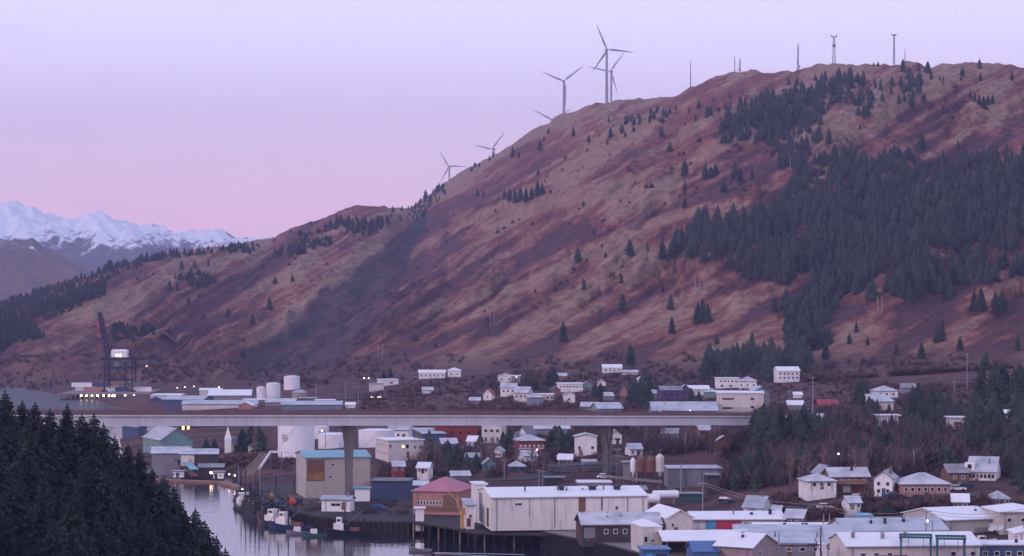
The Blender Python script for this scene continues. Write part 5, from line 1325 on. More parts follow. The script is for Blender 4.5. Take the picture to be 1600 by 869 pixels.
# clutter on the quay: pots, buoys, floats
def pot(label, p, m='steel', s=1.0, group=None, rz=0):
    e = MB()
    for z in (0, .8):
        for (a, b) in (((-1, -1), (1, -1)), ((1, -1), (1, 1)), ((1, 1), (-1, 1)), ((-1, 1), (-1, -1))): e.bar((a[0], a[1], z + .05), (b[0], b[1], z + .05), .1)
    for x in (-1, 1):
        for y in (-1, 1): e.bar((x, y, 0), (x, y, .85), .1)
    e.box(-.95, .95, -.95, .95, .1, .5)
    o = e.build('crab_pot', M_[m]); o.location = p; o.scale = (s, s, s); o.rotation_euler = (0, 0, rz)
    return tag(o, label, 'crab pot', group)
gp = 'crab pots stacked behind the cannery'
p0 = None
for r_ in range(3):
    for i in range(24):
        px = 862 + i * 4.1; D = 818 - i * .9
        loc = W(px, D, gz(px, D) + .9 * r_ + .1)
        if p0 is None: p0 = pot('wire crab pot in the long stack between the bridge pier and cannery roof', loc, 'steel', 1.0, gp, .1)
        elif random.random() < .86:
            c = p0.copy(); COL.objects.link(c); c.location = loc; c.rotation_euler = (0, 0, random.uniform(-.2, .2))
gp = 'gear piled on the warehouse quay'
for i in range(26):
    px = random.uniform(398, 500); D = 735 + random.uniform(-6, 25) - (px - 398) * .18
    mm = ['steel', 'rust', 'hull_blue', 'dark_steel', 'timber_pale'][i % 5]
    lb_ = {'steel': 'grey', 'rust': 'rust brown', 'hull_blue': 'blue', 'dark_steel': 'dark', 'timber_pale': 'pale'}[mm] + ' pot among the gear heaped before the teal roofed warehouse'
    pot(lb_, W(px, D, 3.15 + (.9 if i % 3 == 0 else 0)), mm, .9, gp, random.random())
for px, D, r_, m_, lb_ in ((457, 727, 1.1, 'orange', 'round orange buoy on the quay by the warehouse corner'), (423, 748, 1.0, 'yellow', 'yellow buoy among the gear on the quay')):
    o = MB().lathe([(0.1, 0), (r_ * .7, r_ * .3), (r_, r_), (r_ * .7, r_ * 1.7), (.1, r_ * 2)], 14).build('buoy', M_[m_], None, W(px, D, 3.1), smooth=True); tag(o, lb_, 'buoy')
# yellow crane by the cannery
yc = empty('dock_crane', W(722, 652, 3.75), .2, 'yellow knuckle boom crane on the pier end beside the cannery', 'crane')
MB().lathe([(.5, 0), (.45, 3.4), (.7, 3.5), (.7, 4.2)], 12).build('pedestal', M_['yellow'], yc)
MB().tube([(0, 0, 4), (-1.6, 0, 7.4), (-4.2, -.3, 9.6)], [.24, .19, .12], 8).build('boom', M_['yellow'], yc)
MB().tube([(-4.1, -.3, 9.5), (-2.2, -.5, 6.2)], .12, 6).build('ram', M_['steel'], yc)
MB().box(.2, 1.3, -.6, .6, 4.0, 5.3).build('cab', M_['yellow'], yc)

# blue lattice gangway over the quay gear and stacked net piles
e = empty('lattice_gangway', P(430, 747, 762), 0, 'blue lattice gangway reaching from the quay poles to the tall warehouse', 'gangway')
mb = MB(); a, b = P(402, 751, 768) - e.location, P(460, 741, 770) - e.location
for dz in (0, 1.5): mb.bar(a + Vector((0, 0, dz)), b + Vector((0, 0, dz)), .16)
for k in range(10):
    p, q = a.lerp(b, k / 10), a.lerp(b, (k + 1) / 10); mb.bar(p, q + Vector((0, 0, 1.5)), .1).bar(p, p + Vector((0, 0, 1.5)), .1)
mb.build('truss', M_['hull_blue'], e)
for k in (0, .5, 1):
    p = a.lerp(b, k); MB().box(p.x - .15, p.x + .15, p.y - .15, p.y + .15, p.z - 7, p.z).build('leg', M_['dark_steel'], e)
for i, (px, D, m_, lb_) in enumerate([(512, 722, 'timber', 'dark net heap on the quay before the wharf office'), (590, 712, 'hull_blue', 'blue net heap on the open quay'), (604, 726, 'timber', 'dark net heap beside the blue one'), (622, 704, 'dark_wall', 'low grey net heap near the quay edge'), (574, 704, 'timber', 'dark net heap at the white box office'), (634, 724, 'dark_wall', 'grey gear heap by the pink roofed building'), (488, 716, 'dark_wall', 'gear heap at the warehouse foot by the boats')]):
    rn = random.Random(i); mb = MB(); n = 14
    pr_ = [[(rn.uniform(.8, 1.15) * r_ * math.cos(6.283 * k / n) * 3.2, rn.uniform(.8, 1.15) * r_ * math.sin(6.283 * k / n) * 2.2, z_ + rn.uniform(-.1, .1)) for k in range(n)] for r_, z_ in ((1, 0), (.9, .8), (.6, 1.5), (.2, 1.9))]
    mb.add([v for r_ in pr_ for v in r_], [(a * n + k, a * n + (k + 1) % n, (a + 1) * n + (k + 1) % n, (a + 1) * n + k) for a in range(3) for k in range(n)] + [tuple(3 * n + k for k in range(n))])
    tag(mb.build('net_heap', M_[m_], None, W(px, D, 3.1)), lb_, 'net heap')

# ------------------------------------------------------------ blue green boat hoist frames in the yard
for lb_, px, wpx, D in (('blue green hoist frame nearer the cluster of masts', 1431, 46, 549), ('blue green hoist frame nearer the white pleasure boat', 1486, 42, 546)):
    e = empty('boat_hoist', W(px, D, 4.8), -.15, lb_, 'hoist frame'); w = wpx * D / F; h = 5.9
    for x in (-w / 2, w / 2):
        for y in (0, 6):
            MB().box(x - .2, x + .2, y - .2, y + .2, .5, h).build('leg', M_['blue_green'], e)
            MB().tube([(x, y - .3, .5), (x, y + .3, .5)], .5, 12).build('wheel', M_['black'], e)
        MB().box(x - .25, x + .25, -.2, 6.2, h, h + .6).build('side_beam', M_['blue_green'], e)
    MB().box(-w / 2 - .4, w / 2 + .4, -.35, .35, h + .6, h + 1.05).build('top_beam', M_['blue_green'], e)
    MB().box(-w / 2 - .4, w / 2 + .4, 5.65, 6.35, h + .6, h + 1.05).build('top_beam', M_['blue_green'], e)
    for x in (-w / 4, w / 4): MB().tube([(x, .0, h + .6), (x, 0, h - 1.8)], .05, 5).build('sling_cable', M_['black'], e)
for lb_, px in (('white satellite dish on the beige block, nearer the warehouse', 1551), ('white satellite dish on the beige block, nearer the hip roof corner', 1562)):
    e = empty('satellite_dish', P(px, 822, 600), 0, lb_, 'satellite dish')
    o = MB().lathe([(.1, 0), (.5, .08), (.9, .3), (.92, .34), (.5, .14), (.1, .06)], 20); o.v = [(x, -z, y) for x, y, z in o.v]; o.build('dish', M_['trim'], e)
    MB().tube([(0, 0, 0), (0, 1.2, -.5)], .08, 6).build('bracket', M_['steel'], e)

# ------------------------------------------------------------ cars
def car(label, px, D, rz, m, z=None, lights=False, name='parked_car', group=None):
    z = gz(px, D) + .3 if z is None else z
    e = empty(name, W(px, D, z), rz, label, 'car', group)
    b = MB().add([(-2.2, -.9, .35), (2.2, -.9, .35), (2.2, .9, .35), (-2.2, .9, .35), (-2.25, -.9, .95), (-1.0, -.9, 1.0), (1.1, -.9, .98), (2.2, -.85, .8), (-2.25, .9, .95), (-1.0, .9, 1.0), (1.1, .9, .98), (2.2, .85, .8)],
                 [(0, 3, 2, 1), (0, 1, 7, 6, 5, 4), (3, 8, 9, 10, 11, 2), (0, 4, 8, 3), (1, 2, 11, 7), (4, 5, 9, 8), (5, 6, 10, 9), (6, 7, 11, 10)])
    b.build('body', M_[m], e)
    c = MB().add([(-1.8, -.85, .98), (1.1, -.85, .98), (1.1, .85, .98), (-1.8, .85, .98), (-1.5, -.7, 1.5), (.4, -.7, 1.5), (.4, .7, 1.5), (-1.5, .7, 1.5)], [(0, 1, 5, 4), (1, 2, 6, 5), (2, 3, 7, 6), (3, 0, 4, 7)])
    c.build('window', M_['glass'], e)
    MB().box(-1.52, .42, -.72, .72, 1.48, 1.56).build('roof', M_[m], e)
    for x in (-1.35, 1.35):
        for y in (-.85, .85): MB().tube([(x, y - .12, .33), (x, y + .12, .33)], .33, 10).build('wheel', M_['black'], e)
    if lights:
        for y in (-.6, .6): MB().box(2.2, 2.28, y - .16, y + .16, .55, .75).build('headlight', M_['lamp'], e)
    return e
car('car with lit headlights coming down the road below the stepped garage', 584, 1312, -1.75, 'steel', lights=True, name='moving_car')
car('second car with lit headlights following on the road', 594, 1302, -1.75, 'white', lights=True, name='moving_car')
car('pale car parked beside the pinkish hip roofed house', 1496, 672, .1, 'white')
car('dark car parked behind the pale one near the hip roofed house', 1509, 678, .2, 'dark_steel')
car('white car parked under the wooden deck', 1341, 663, .3, 'white_clean')
for i, m in enumerate(('white', 'steel', 'dark_steel', 'white')):
    car(['white car at the low end of the row before the low halls', 'silver car second in the row before the low halls', 'dark car third in the row before the low halls', 'white car nearest the pier in the row before the low halls'][i], 908 + i * 10, 1238, -1.5, m, group='cars before the low halls')
for i, (px, D, m, lb_) in enumerate([(712, 905, 'white', 'white car at the top of the car park below the brick building'), (722, 897, 'steel', 'silver car in the car park below the brick building'), (733, 903, 'hull_blue', 'blue car in the car park below the cream block'),
    (745, 895, 'dark_steel', 'dark car in the car park below the cream block'), (757, 893, 'rust', 'orange brown car beside the leafless bushes'), (768, 897, 'white', 'white car nearest the spruce in the car park'),
    (1258, 960, 'steel', 'silver car by the hill road next to the tall pole'), (1268, 968, 'white', 'white car on the hill road behind the tall pole'), (1284, 975, 'dark_steel', 'dark car on the hill road by the yellow lamp')]):
    car(lb_, px, D, random.uniform(-.6, .6), m)
car('dark pickup sized car parked behind the long low building', 1165, 655, .1, 'dark_steel')
for px, D, m, lb_ in [(612, 735, 'white', 'white van sized car before the blue net shed'), (628, 738, 'dark_steel', 'dark car before the blue net shed'), (560, 716, 'steel', 'silver car on the quay by the white box office'), (1290, 652, 'white', 'white car on the yard road above the storage building'), (1312, 656, 'rust', 'reddish car on the yard road'),
    (1398, 660, 'dark_steel', 'dark car on the yard road under the tall narrow house'), (1250, 650, 'hull_blue', 'blue car on the yard road beside the low brown house'), (945, 768, 'white', 'white car by the low pale shed in the works yard'), (1050, 742, 'steel', 'silver car under the grey works building'), (1134, 700, 'hull_blue', 'blue car at the end of the works yard'),
    (880, 862, 'white', 'white car beside the square white house'), (770, 958, 'dark_steel', 'dark car before the cream block'), (650, 905, 'steel', 'silver car beside the blue building'), (1560, 606, 'white', 'white car squeezed between the boats and the beige block')]:
    car(lb_, px, D, random.uniform(-.5, .5), m)
bc = W(1078, 817, 0); car('car with its lights on crossing the bridge', 1078, 817, .8, 'steel', z=b_pts[6].z + 1.5, lights=True, name='moving_car')

# ------------------------------------------------------------ poles, lamps, wires
def upole(label, px, yb, yt, D=None, arms=1, m='pole', r_=.16, dmin=500, name='utility_pole', cat='utility pole', group=None, arm=1.3):
    if D is None: g = hit(px, yb, dmin); D = g.y; zb = g.z
    else: zb = HC - (yb - YH) / F * D
    h = (yb - yt) * D / F
    r_ = max(r_, .32 * D / F)
    e = empty(name, W(px, D, zb), 0, label, cat, group)
    MB().tube([(0, 0, -1.5), (0, 0, h)], [r_ * 1.25, r_ * .8], 8).build('shaft', M_[m], e)
    for k in range(arms):
        z = h - .6 - k * h * .12
        MB().box(-arm, arm, -r_ * .7 - .1, -r_ * .7 + .05, z - r_ * .6, z + r_ * .6).build('crossarm', M_[m], e)
    return e
for row in [('tall pale pole with two crossarms beside the hill road', 1270, 655, 588, None, 2), ('tallest pale pole rising above the right hand spruces', 1511, 612, 552, None, 1),
            ('pole with crossarm in the brush below the bridge end', 1199, 692, 668, 815, 1), ('thin pole under the bridge end beside the spruces', 1117, 692, 664, 870, 0), ('thin leaning pole among bare brush past the pier', 1071, 697, 676, 860, 0),
            ('pole standing in the works yard before the grey building', 1064, 764, 724, 735, 0), ('pole with a lamp box at the dark annex', 1098, 800, 752, 668, 1), ('pole rising over the boat shed gable', 1447, 842, 795, 592, 1),
            ('pole with transformer before the blue grey workshop', 1217, 862, 832, 560, 0), ('short mast on the roof line of the beige block', 1571, 795, 776, 625, 0), ('pole beside the float dock corner', 373, 772, 729, 815, 0),
            ('pole on the quay behind the moored boats', 406, 772, 728, 765, 0), ('pole of the pair on the shore road, with crossarm', 842, 763, 732, 770, 1), ('other pole of the pair on the shore road', 848, 760, 734, 778, 1),
            ('pole beside the shore road bend', 788, 748, 716, 800, 1), ('pole in the brush above the hip roofed house', 1428, 726, 703, 720, 0), ('short pole near the large white house ridge', 1547, 718, 700, 760, 0),
            ('pole on the far shore before the tanks', 494, 628, 600, 1290, 0), ('pole at the far road bend', 540, 630, 598, 1270, 0), ('pole nearer the stepped garage', 560, 628, 602, 1270, 0), ('pole beside the slim A-frame house', 1009, 612, 596, None, 0),
            ('slender pole by the terraced houses', 865, 627, 604, None, 1), ('pole beside the cottage chimney smoke', 1233, 628, 610, None, 1), ('pole behind the flat roofed garage in the spruces', 1491, 614, 594, None, 1), ('pole in the spruce grove with small box', 1552, 606, 586, None, 1), ('pole at the picture edge above the grove', 1567, 606, 586, None, 1),
            ('pole beside the hillside cottages', 1350, 625, 607, None, 0), ('pole between the grey blue roofed house and the grove', 1425, 618, 600, None, 1)]:
    upole(*row)
gh = 'two pole line crossing the hillside'
for nm, xs_, yb, yt in (('the faint spur beside the rock scar', (766, 772), 512, 488), ('the red slope in the middle of the hill', (942,), 466, 444), ('the open grass below the forest edge', (1086, 1093), 462, 434), ('the clearing below the dense forest', (1371, 1378), 490, 463), ('the lower rock scar', (591, 598), 558, 538), ('the notch beside the upper forest', (1235,), 268, 244)):
    for i, x in enumerate(xs_):
        upole(f'thin pale pole, {"upslope" if i else "downslope"} one of the pair on {nm}' if len(xs_) > 1 else f'single thin pale pole on {nm}', x, yb, yt - i, None, 0, r_=.2, dmin=1200, group=gh)
def lamp(label, px, py, D, h=7, m='lamp', r_=None, arm=1.2, flood=False, group='street lamps with lit heads'):
    """lamp whose head is seen at (px, py)"""
    p = P(px, py, D); zb = max(0.6, gz(px, D)); h = max(2.5, p.z - zb)
    e = empty('street_lamp', (p.x, p.y, p.z - h), 0, label, 'street lamp', group)
    MB().tube([(arm, .2, -1), (arm, .2, h)], [.14, .09], 6).build('post', M_['steel'], e)
    MB().tube([(arm, .2, h), (0, 0, h + .15)], .06, 5).build('arm', M_['steel'], e)
    s = r_ or max(.22, .38 * D / F)
    MB().lathe([(s * .4, h - s), (s, h - s * .3), (s * .9, h + .12), (s * .3, h + .2)], 10).build('lamp_head', M_[m], e, smooth=True)
    return e
for row in [('lit lamp beside the far hillside track', 108, 557, 1950), ('lit lamp behind the raised crane boom', 148, 570, 1800), ('warm double lamp at the crane back beam', 229, 572, 1560), ('first lit lamp in the row before the dark rock foot', 277, 606, 1480),
            ('second lit lamp in the row before the dark rock foot', 289, 605, 1480), ('third lit lamp in the row before the dark rock foot', 303, 604, 1480), ('lone lit lamp past the row of three', 342, 605, 1470), ('lit lamp beside the stepped garage', 569, 591, 1400),
            ('lit lamp just beside the stepped garage one', 576, 591, 1400), ('lit lamp on the roof of the low white tank', 503, 673, 915), ('lit lamp at the blue windowed house', 807, 589, 1350), ('red lamp at the lit parking place', 1254, 641, 980), ('large yellow lamp by the red roofed house', 1299, 640, 985),
            ('lit lamp above the right hand grove', 1525, 597, 1250), ('lit lamp among dark spruces above the brown house', 1310, 709, 735), ('lit lamp on the pole over the boat shed', 1449, 814, 588), ('lit lamp over the pale cabin', 839, 703, 885), ('bright lamp at the outer corner of the quay', 378, 765, 800),
            ('bright lamp at the hall behind the float dock', 330, 738, 866), ('lit lamp between the moored boats, nearer the shore', 358, 741, 860), ('lit lamp between the moored boats, nearer the quay', 367, 743, 845), ('lit lamp under the bridge beside the big tank', 357, 673, 1080), ('lit lamp on the long blue roof', 1078, 642, 978),
            ('lit lamp on the green building corner', 276, 673, 975), ('lit lamp beside the white block', 711, 666, 960)]:
    lb_, px, py, D = row
    m = 'lamp_red' if 'red lamp' in lb_ else 'lamp'
    lamp(lb_, px, py, D, m=m, r_=(.5 if ('bright' in lb_ or 'large' in lb_) else None))
# flood light mast in the works yard
e = empty('floodlight_mast', P(965, 768, 745), 0, 'lattice floodlight mast between the bridge pier and silos', 'mast')
mb = MB(); hh = 12.0
for x in (-.5, .5):
    for y in (-.5, .5): mb.bar((x, y, -2), (x * .6, y * .6, hh), .12)
for k in range(8):
    z = k * 1.5; mb.bar((-.5, -.5, z), (.5, -.5, z + 1.5), .08).bar((-.5, .5, z + 1.5), (.5, .5, z), .08)
mb.build('lattice', M_['steel'], e)
for z in (hh, hh - 1.8): MB().box(-1.3, 1.3, -.5, -.2, z, z + .5).build('floodlight', M_['steel'], e)
# raised conveyor and fence in the works yard
e = empty('conveyor', P(985, 752, 752), 0, 'pale raised conveyor beam leading to the silos', 'conveyor')
MB().bar((-8.5, 0, 1.6), (9, -6, 0.2), .7, .7).build('beam', M_['concrete_dk'], e)
for t in (-7, -2, 3, 8): MB().box(t - .15, t + .15, -2.4 - t * .3, -2.1 - t * .3, -4, 1).build('leg', M_['steel'], e)
# overhead wires
def wire(label, pts, sag=1.5):
    mb = MB()
    for a, b in zip(pts[:-1], pts[1:]):
        prev = None
        for k in range(9):
            t = k / 8; p = Vector(a).lerp(Vector(b), t) - Vector((0, 0, sag * 4 * t * (1 - t)))
            if prev is not None: mb.bar(prev, p, .09)
            prev = p
    tag(mb.build('overhead_wire', M_['pole']), label, 'wire')
wire('upper overhead wire spanning the bank below the houses', [P(1100, 754, 668), P(1280, 788, 650), P(1447, 797, 592), P(1620, 790, 600)])
wire('lower overhead wire spanning the bank below the houses', [P(1100, 758, 668), P(1280, 794, 650), P(1447, 801, 592), P(1620, 797, 600)])
for i, px in enumerate((1287, 1296)):
    upole(('bare mast rising over the roofs, nearer the workshop', 'bare mast rising over the roofs, nearer the boat shed')[i], px, 846, 803, 600, 0, name='mast', cat='mast')

# ------------------------------------------------------------ container crane on the far pier
pr = empty('container_pier', W(160, 1520, 0), 0, 'long pale container pier on lit piles under the crane', 'pier')
a, b = W(92, 1500, 0) - pr.location, W(232, 1500, 0) - pr.location
MB().box(a.x, b.x, a.y, a.y + 60, 2.2, 3.2).build('deck', M_['concrete_dk'], pr)
for i in range(19):
    x = a.x + 1 + (b.x - a.x - 2) * i / 18
    MB().tube([(x, a.y + 1.2, -1), (x, a.y + 1.2, 2.2)], .5, 8).build('pile', M_['timber_pale'], pr)
for i, t in enumerate((.25, .31, .37, .43, .50, .56, .60, .62, .74, .84)):
    x = a.x + (b.x - a.x) * t
    MB().box(x - .45, x + .45, a.y - .25, a.y - .02, 1.4, 2.3).build('fender_lamp', M_['lamp'], pr)
g_ = 'containers and sheds on the container pier'
for i in range(16):
    px = 128 + i * 6.2; mm = ['white', 'roof_white', 'grey_wall', 'salmon', 'blue_wall'][i % 5]
    o = MB().box(-6, 6, -1.2, 1.2, 0, 2.6).box(-6.05, -5.95, -1.1, -.05, .2, 2.4).box(-6.05, -5.95, .05, 1.1, .2, 2.4).build('shipping_container', M_[mm], None, W(px, 1530 + (i % 3) * 8, 3.2 if i % 4 else 5.8), random.uniform(-.1, .1))
    tag(o, {'white': 'white', 'roof_white': 'frosted', 'grey_wall': 'grey', 'salmon': 'pinkish', 'blue_wall': 'blue'}[mm] + ' shipping container in the row on the container pier', 'container', g_)
D = 1525
cr = empty('container_crane', W(184, D, 3.2), 0, 'tall dark container crane with boom raised over the far pier', 'crane')
xl, xr = (163 - 184) * D / F, (207 - 184) * D / F
zt = HC - (563 - YH) / F * D - 3.2
for x in (xl, xr):
    for y in (0, 14):
        MB().bar((x, y, 0), (x * .97, y, zt), .85).build('leg', M_['dark_steel'], cr)
        MB().box(x - 1.8, x + 1.8, y - .6, y + .6, -.1, .9).build('bogie', M_['black'], cr)
for x in ((172 - 184) * D / F, (196 - 184) * D / F):
    MB().bar((x, 0, 2), (x, 0, zt), .7).build('inner_leg', M_['dark_steel'], cr)
for z in (6.5, 13.5):
    MB().box(xl, xr, -.5, .5, z, z + .9).build('cross_beam', M_['dark_steel'], cr); MB().box(xl, xr, 13.5, 14.5, z, z + .9).build('cross_beam', M_['dark_steel'], cr)
br_ = MB()
br_.bar((xl, 0, 1), (0, 0, 13.5), .45).bar((xr, 0, 1), (0, 0, 13.5), .45).bar((xl, 0, 14), (0, 0, zt), .45).bar((xr, 0, 14), (0, 0, zt), .45)
br_.build('bracing', M_['dark_steel'], cr)
xe = (250 - 184) * D / F
for y in (4, 10): MB().box(xl - 3, xe, y - .5, y + .5, zt, zt + 1.7).build('main_girder', M_['dark_steel'], cr)
bt = ((151 - 184) * D / F, 7, HC - (488 - YH) / F * D - 3.2); bb = ((164 - 184) * D / F, 7, zt + 1)
bm = MB()
for s in (-2, 2):
    bm.bar((bb[0], 7 + s, bb[2]), (bt[0], 7 + s, bt[2]), .8).bar((bb[0] + 2.6, 7 + s, bb[2]), (bt[0] + 1.4, 7 + s, bt[2]), .6)
for k in range(14):
    p = Vector(bb).lerp(Vector(bt), k / 14); q = Vector(bb).lerp(Vector(bt), (k + 1) / 14)
    bm.bar((p.x, 5, p.z), (q.x + 2.6 - 1.2 * (k + 1) / 14, 5, q.z), .3)
bm.build('raised_boom', M_['dark_steel'], cr)
MB().box(bt[0] - .6, bt[0] + 1.4, 4.6, 5.0, bt[2] - 9, bt[2] - 7).box(bt[0] - .4, bt[0] + 1.6, 4.6, 5.0, bt[2] - 15, bt[2] - 13).build('warning_panel', M_['roof_pink'], cr)
ap = ((172 - 184) * D / F, 7, HC - (541 - YH) / F * D - 3.2)
af = MB(); af.bar((xl, 7, zt + 1.7), ap, .7).bar(ap, ((206 - 184) * D / F, 7, zt + 1.7), .5).bar(ap, (xe - 1, 7, zt + 1.7), .22).bar(ap, Vector(bb).lerp(Vector(bt), .55), .2)
af.build('stay_frame', M_['dark_steel'], cr)
MB().box((172 - 184) * D / F, (197 - 184) * D / F, 3.5, 11, zt + 1.7, zt + 5.6).add([(-4.6, 3.5, zt + 5.6), (5.0, 3.5, zt + 5.6), (5.0, 11, zt + 5.6), (-4.6, 11, zt + 5.6), (-3.4, 4.5, zt + 6.3), (3.8, 4.5, zt + 6.3), (3.8, 10, zt + 6.3), (-3.4, 10, zt + 6.3)],
   [(4, 5, 6, 7), (0, 1, 5, 4), (1, 2, 6, 5), (2, 3, 7, 6), (3, 0, 4, 7)]).build('machinery_house', M_['white_clean'], cr)
for x in (-1.0, 1.0): MB().box(x - .45, x + .45, 3.3, 3.48, zt + 2.2, zt + 3.3).build('work_lamp', M_['lamp'], cr)
MB().box(-2, 1, -1.8, 1, zt - 3.6, zt - 1.2).build('operator_cab', M_['steel'], cr)

# ------------------------------------------------------------ wind turbines
def turbine(label, px, yh, D, R_, angs, yaw):
    zh = HC - (yh - YH) / F * D
    zb = gz(px, D)
    e = empty('wind_turbine', W(px, D, zb), 0, label, 'wind turbine', 'wind turbines along the ridge')
    h = zh - zb
    MB().tube([(0, 0, -3), (0, 0, h * .5), (0, 0, h - 1.2)], [2.3, 1.9, 1.3], 20).build('tower', M_['turbine'], e, smooth=False)
    Ry = Matrix.Rotation(math.radians(yaw), 4, 'Z')
    nb = MB().tube([(0, -2.6, h), (0, -2.2, h), (0, 5.5, h), (0, 6.2, h)], [1.1, 1.7, 1.6, 1.0], 12); nb.v = [tuple(Ry @ Vector(v)) for v in nb.v]
    nb.build('nacelle', M_['turbine'], e)
    hb = MB().tube([(0, -5.0, h), (0, -4.4, h), (0, -2.6, h)], [.3, 1.1, 1.3], 12); hb.v = [tuple(Ry @ Vector(v)) for v in hb.v]
    hub = hb.build('hub', M_['turbine'], e)
    for a in angs:
        a = math.radians(a); dx, dz = math.cos(a), math.sin(a)
        px_, pz_ = -dz, dx
        prof = [(1.0, .7, .6), (3.0, .9, .6), (6.5, 2.1, .4), (14, 1.7, .3), (24, 1.15, .2), (31, .75, .14), (R_, .25, .06)]
        vs = []; fs = []
        for (r_, c, t) in prof:
            ox, oz = dx * r_, dz * r_
            for (u, v) in ((-c * .45, 0), (0, t), (c, 0), (0, -t)):
                vs.append((ox + px_ * u, -3.6 + v, h + oz + pz_ * u))
        for i in range(len(prof) - 1):
            for k in range(4):
                k2 = (k + 1) % 4; fs.append((i * 4 + k, i * 4 + k2, (i + 1) * 4 + k2, (i + 1) * 4 + k))
        fs.append((0, 1, 2, 3)); fs.append(tuple(range(len(prof) * 4 - 4, len(prof) * 4)))
        m = MB().add(vs, fs); m.v = [tuple(Ry @ Vector(v)) for v in m.v]
        m.build('blade', M_['turbine'], e)
    return e
turbine('tallest wind turbine on the ridge with a blade pointing up', 948, 78, 3360, 36, (114, -5, 235), 12)
turbine('wind turbine close behind the tallest one, upper blades in a wide V', 955, 112, 3900, 36, (166, 52, 288), -20)
turbine('wind turbine standing alone with upper blades in a wide V', 881, 127, 3700, 36, (158, 38, 273), 8)
turbine('wind turbine sunk behind the ridge, only hub and blades showing', 862, 187, 4200, 36, (153, 28, 270), 10)
turbine('wind turbine with hub just clearing the ridge trees', 771, 233, 4200, 36, (167, 51, 290), -25)
turbine('farthest wind turbine, lowest on the ridge', 702, 260, 4900, 36, (121, -2, 241), -15)

# ------------------------------------------------------------ masts on the summit
def mast(label, px, yb, yt, D, kind):
    zt_ = HC - (yt - YH) / F * D; zb = min(HC - (yb - YH) / F * D, gz(px, D)); h = zt_ - zb
    e = empty('radio_mast', W(px, D, zb), 0, label, 'radio mast', 'radio masts on the summit')
    if kind == 'thin':
        MB().tube([(0, 0, -2), (0, 0, h * .6), (0, 0, h)], [.75, .5, .28], 6).build('mast', M_['steel'], e)
        return e
    w = 1.2 if kind == 'lattice' else .7
    mb = MB(); n = 12
    for x in (-1, 1):
        for y in (-1, 1): mb.bar((x * w * 1.5, y * w, -2), (x * w * .6, y * w * .5, h), .5)
    for k in range(n):
        z0, z1 = h * k / n, h * (k + 1) / n
        mb.bar((-w * 1.3, -w, z0), (w * 1.2, -w, z1), .34).bar((w * 1.3, -w, z0), (-w * 1.2, -w, z1), .2).bar((-w, w, z0), (w, w, z1), .2)
    mb.build('lattice', M_['steel'], e)
    if kind == 'lattice':
        MB().box(-3.4, 3.4, -1.6, 1.6, h, h + .7).build('platform', M_['steel'], e)
        for x in (-2.8, 2.8): MB().box(x - .3, x + .3, -.4, .4, h + .7, h + 3.0).build('antenna', M_['steel'], e)
        MB().box(-1.9, 1.9, -1.6, -1.0, h * .72, h * .78).build('antenna_ring', M_['steel'], e)
    elif kind == 'dish':
        for z in (h * .35, h * .5, h * .2):
            o = MB().lathe([(.2, 0), (1.2, .2), (1.5, .9), (.2, .6)], 14); o.v = [(x + (1.0 if z < h * .4 else -.6), -zz - .8, y + z) for x, y, zz in o.v]; o.build('dish', M_['turbine'], e)
        MB().tube([(0, 0, h), (0, 0, h * 1.12)], .3, 5).build('whip', M_['steel'], e)
    elif kind == 'tee':
        MB().box(-2.6, 2.6, -.8, .8, h - 1.2, h).build('antenna_head', M_['steel'], e)
    return e
mast('slender mast apart from the others above the grassy saddle', 1079, 140, 94, 3000, 'thin')
mast('thin mast standing beside the stubby dish mast', 1148, 114, 86, 2950, 'thin')
mast('stubby mast with a dish on the rounded top', 1156, 114, 94, 2950, 'dish')
mast('mast hung with several dishes', 1247, 112, 72, 2860, 'dish')
mast('broad lattice tower with a wide top platform', 1303, 104, 58, 2800, 'lattice')
mast('tall slim mast with a T shaped head', 1397, 100, 54, 2760, 'tee')
mast('short thin mast beside the small summit hut', 1414, 99, 76, 2740, 'thin')
bld('summit_hut', 'small hut at the foot of the lattice tower', 1304, 105, 14, 4, 8, 'gable', 'x', 1.2, 0, 'grey_wall', 'roof_grey', D=2770, base=8)
bld('summit_hut', 'small flat hut beside the short thin mast', 1418, 99, 10, 3, 6, 'flat', 'x', 0, 0, 'grey_wall', 'roof_grey', D=2640, base=8)

# ------------------------------------------------------------ trees
def foliage(name, c0, c1):
    m = bpy.data.materials.new(name); m.use_nodes = True; nt = m.node_tree; b = nt.nodes['Principled BSDF']
    b.inputs['Roughness'].default_value = .85; b.inputs['Specular IOR Level'].default_value = .15
    tc = nt.nodes.new('ShaderNodeTexCoord'); oi = nt.nodes.new('ShaderNodeObjectInfo')
    ge = nt.nodes.new('ShaderNodeNewGeometry')
    nz = nt.nodes.new('ShaderNodeTexNoise'); nz.inputs['Scale'].default_value = .13; nz.inputs['Detail'].default_value = 6; nz.inputs['Roughness'].default_value = .7
    nt.links.new(ge.outputs['Position'], nz.inputs['Vector'])
    a = nt.nodes.new('ShaderNodeMath'); a.operation = 'MULTIPLY_ADD'; a.inputs[1].default_value = .25
    nt.links.new(oi.outputs['Random'], a.inputs[0]); nt.links.new(nz.outputs['Fac'], a.inputs[2])
    r = nt.nodes.new('ShaderNodeValToRGB'); r.color_ramp.elements[0].position = .4; r.color_ramp.elements[1].position = .85
    r.color_ramp.elements[0].color = (*c0, 1); r.color_ramp.elements[1].color = (*c1, 1)
    nt.links.new(a.outputs[0], r.inputs['Fac']); nt.links.new(r.outputs[0], b.inputs['Base Color'])
    return m
M_SP = foliage('spruce_needles', (.016, .024, .027), (.062, .078, .062))
M_SF = foliage('forest_needles', (.018, .026, .029), (.062, .076, .062))
M_TW = foliage('bare_twigs', (.085, .055, .058), (.20, .125, .115))
M_TR = mat('bark', (86, 70, 66), .9, .2, .8)

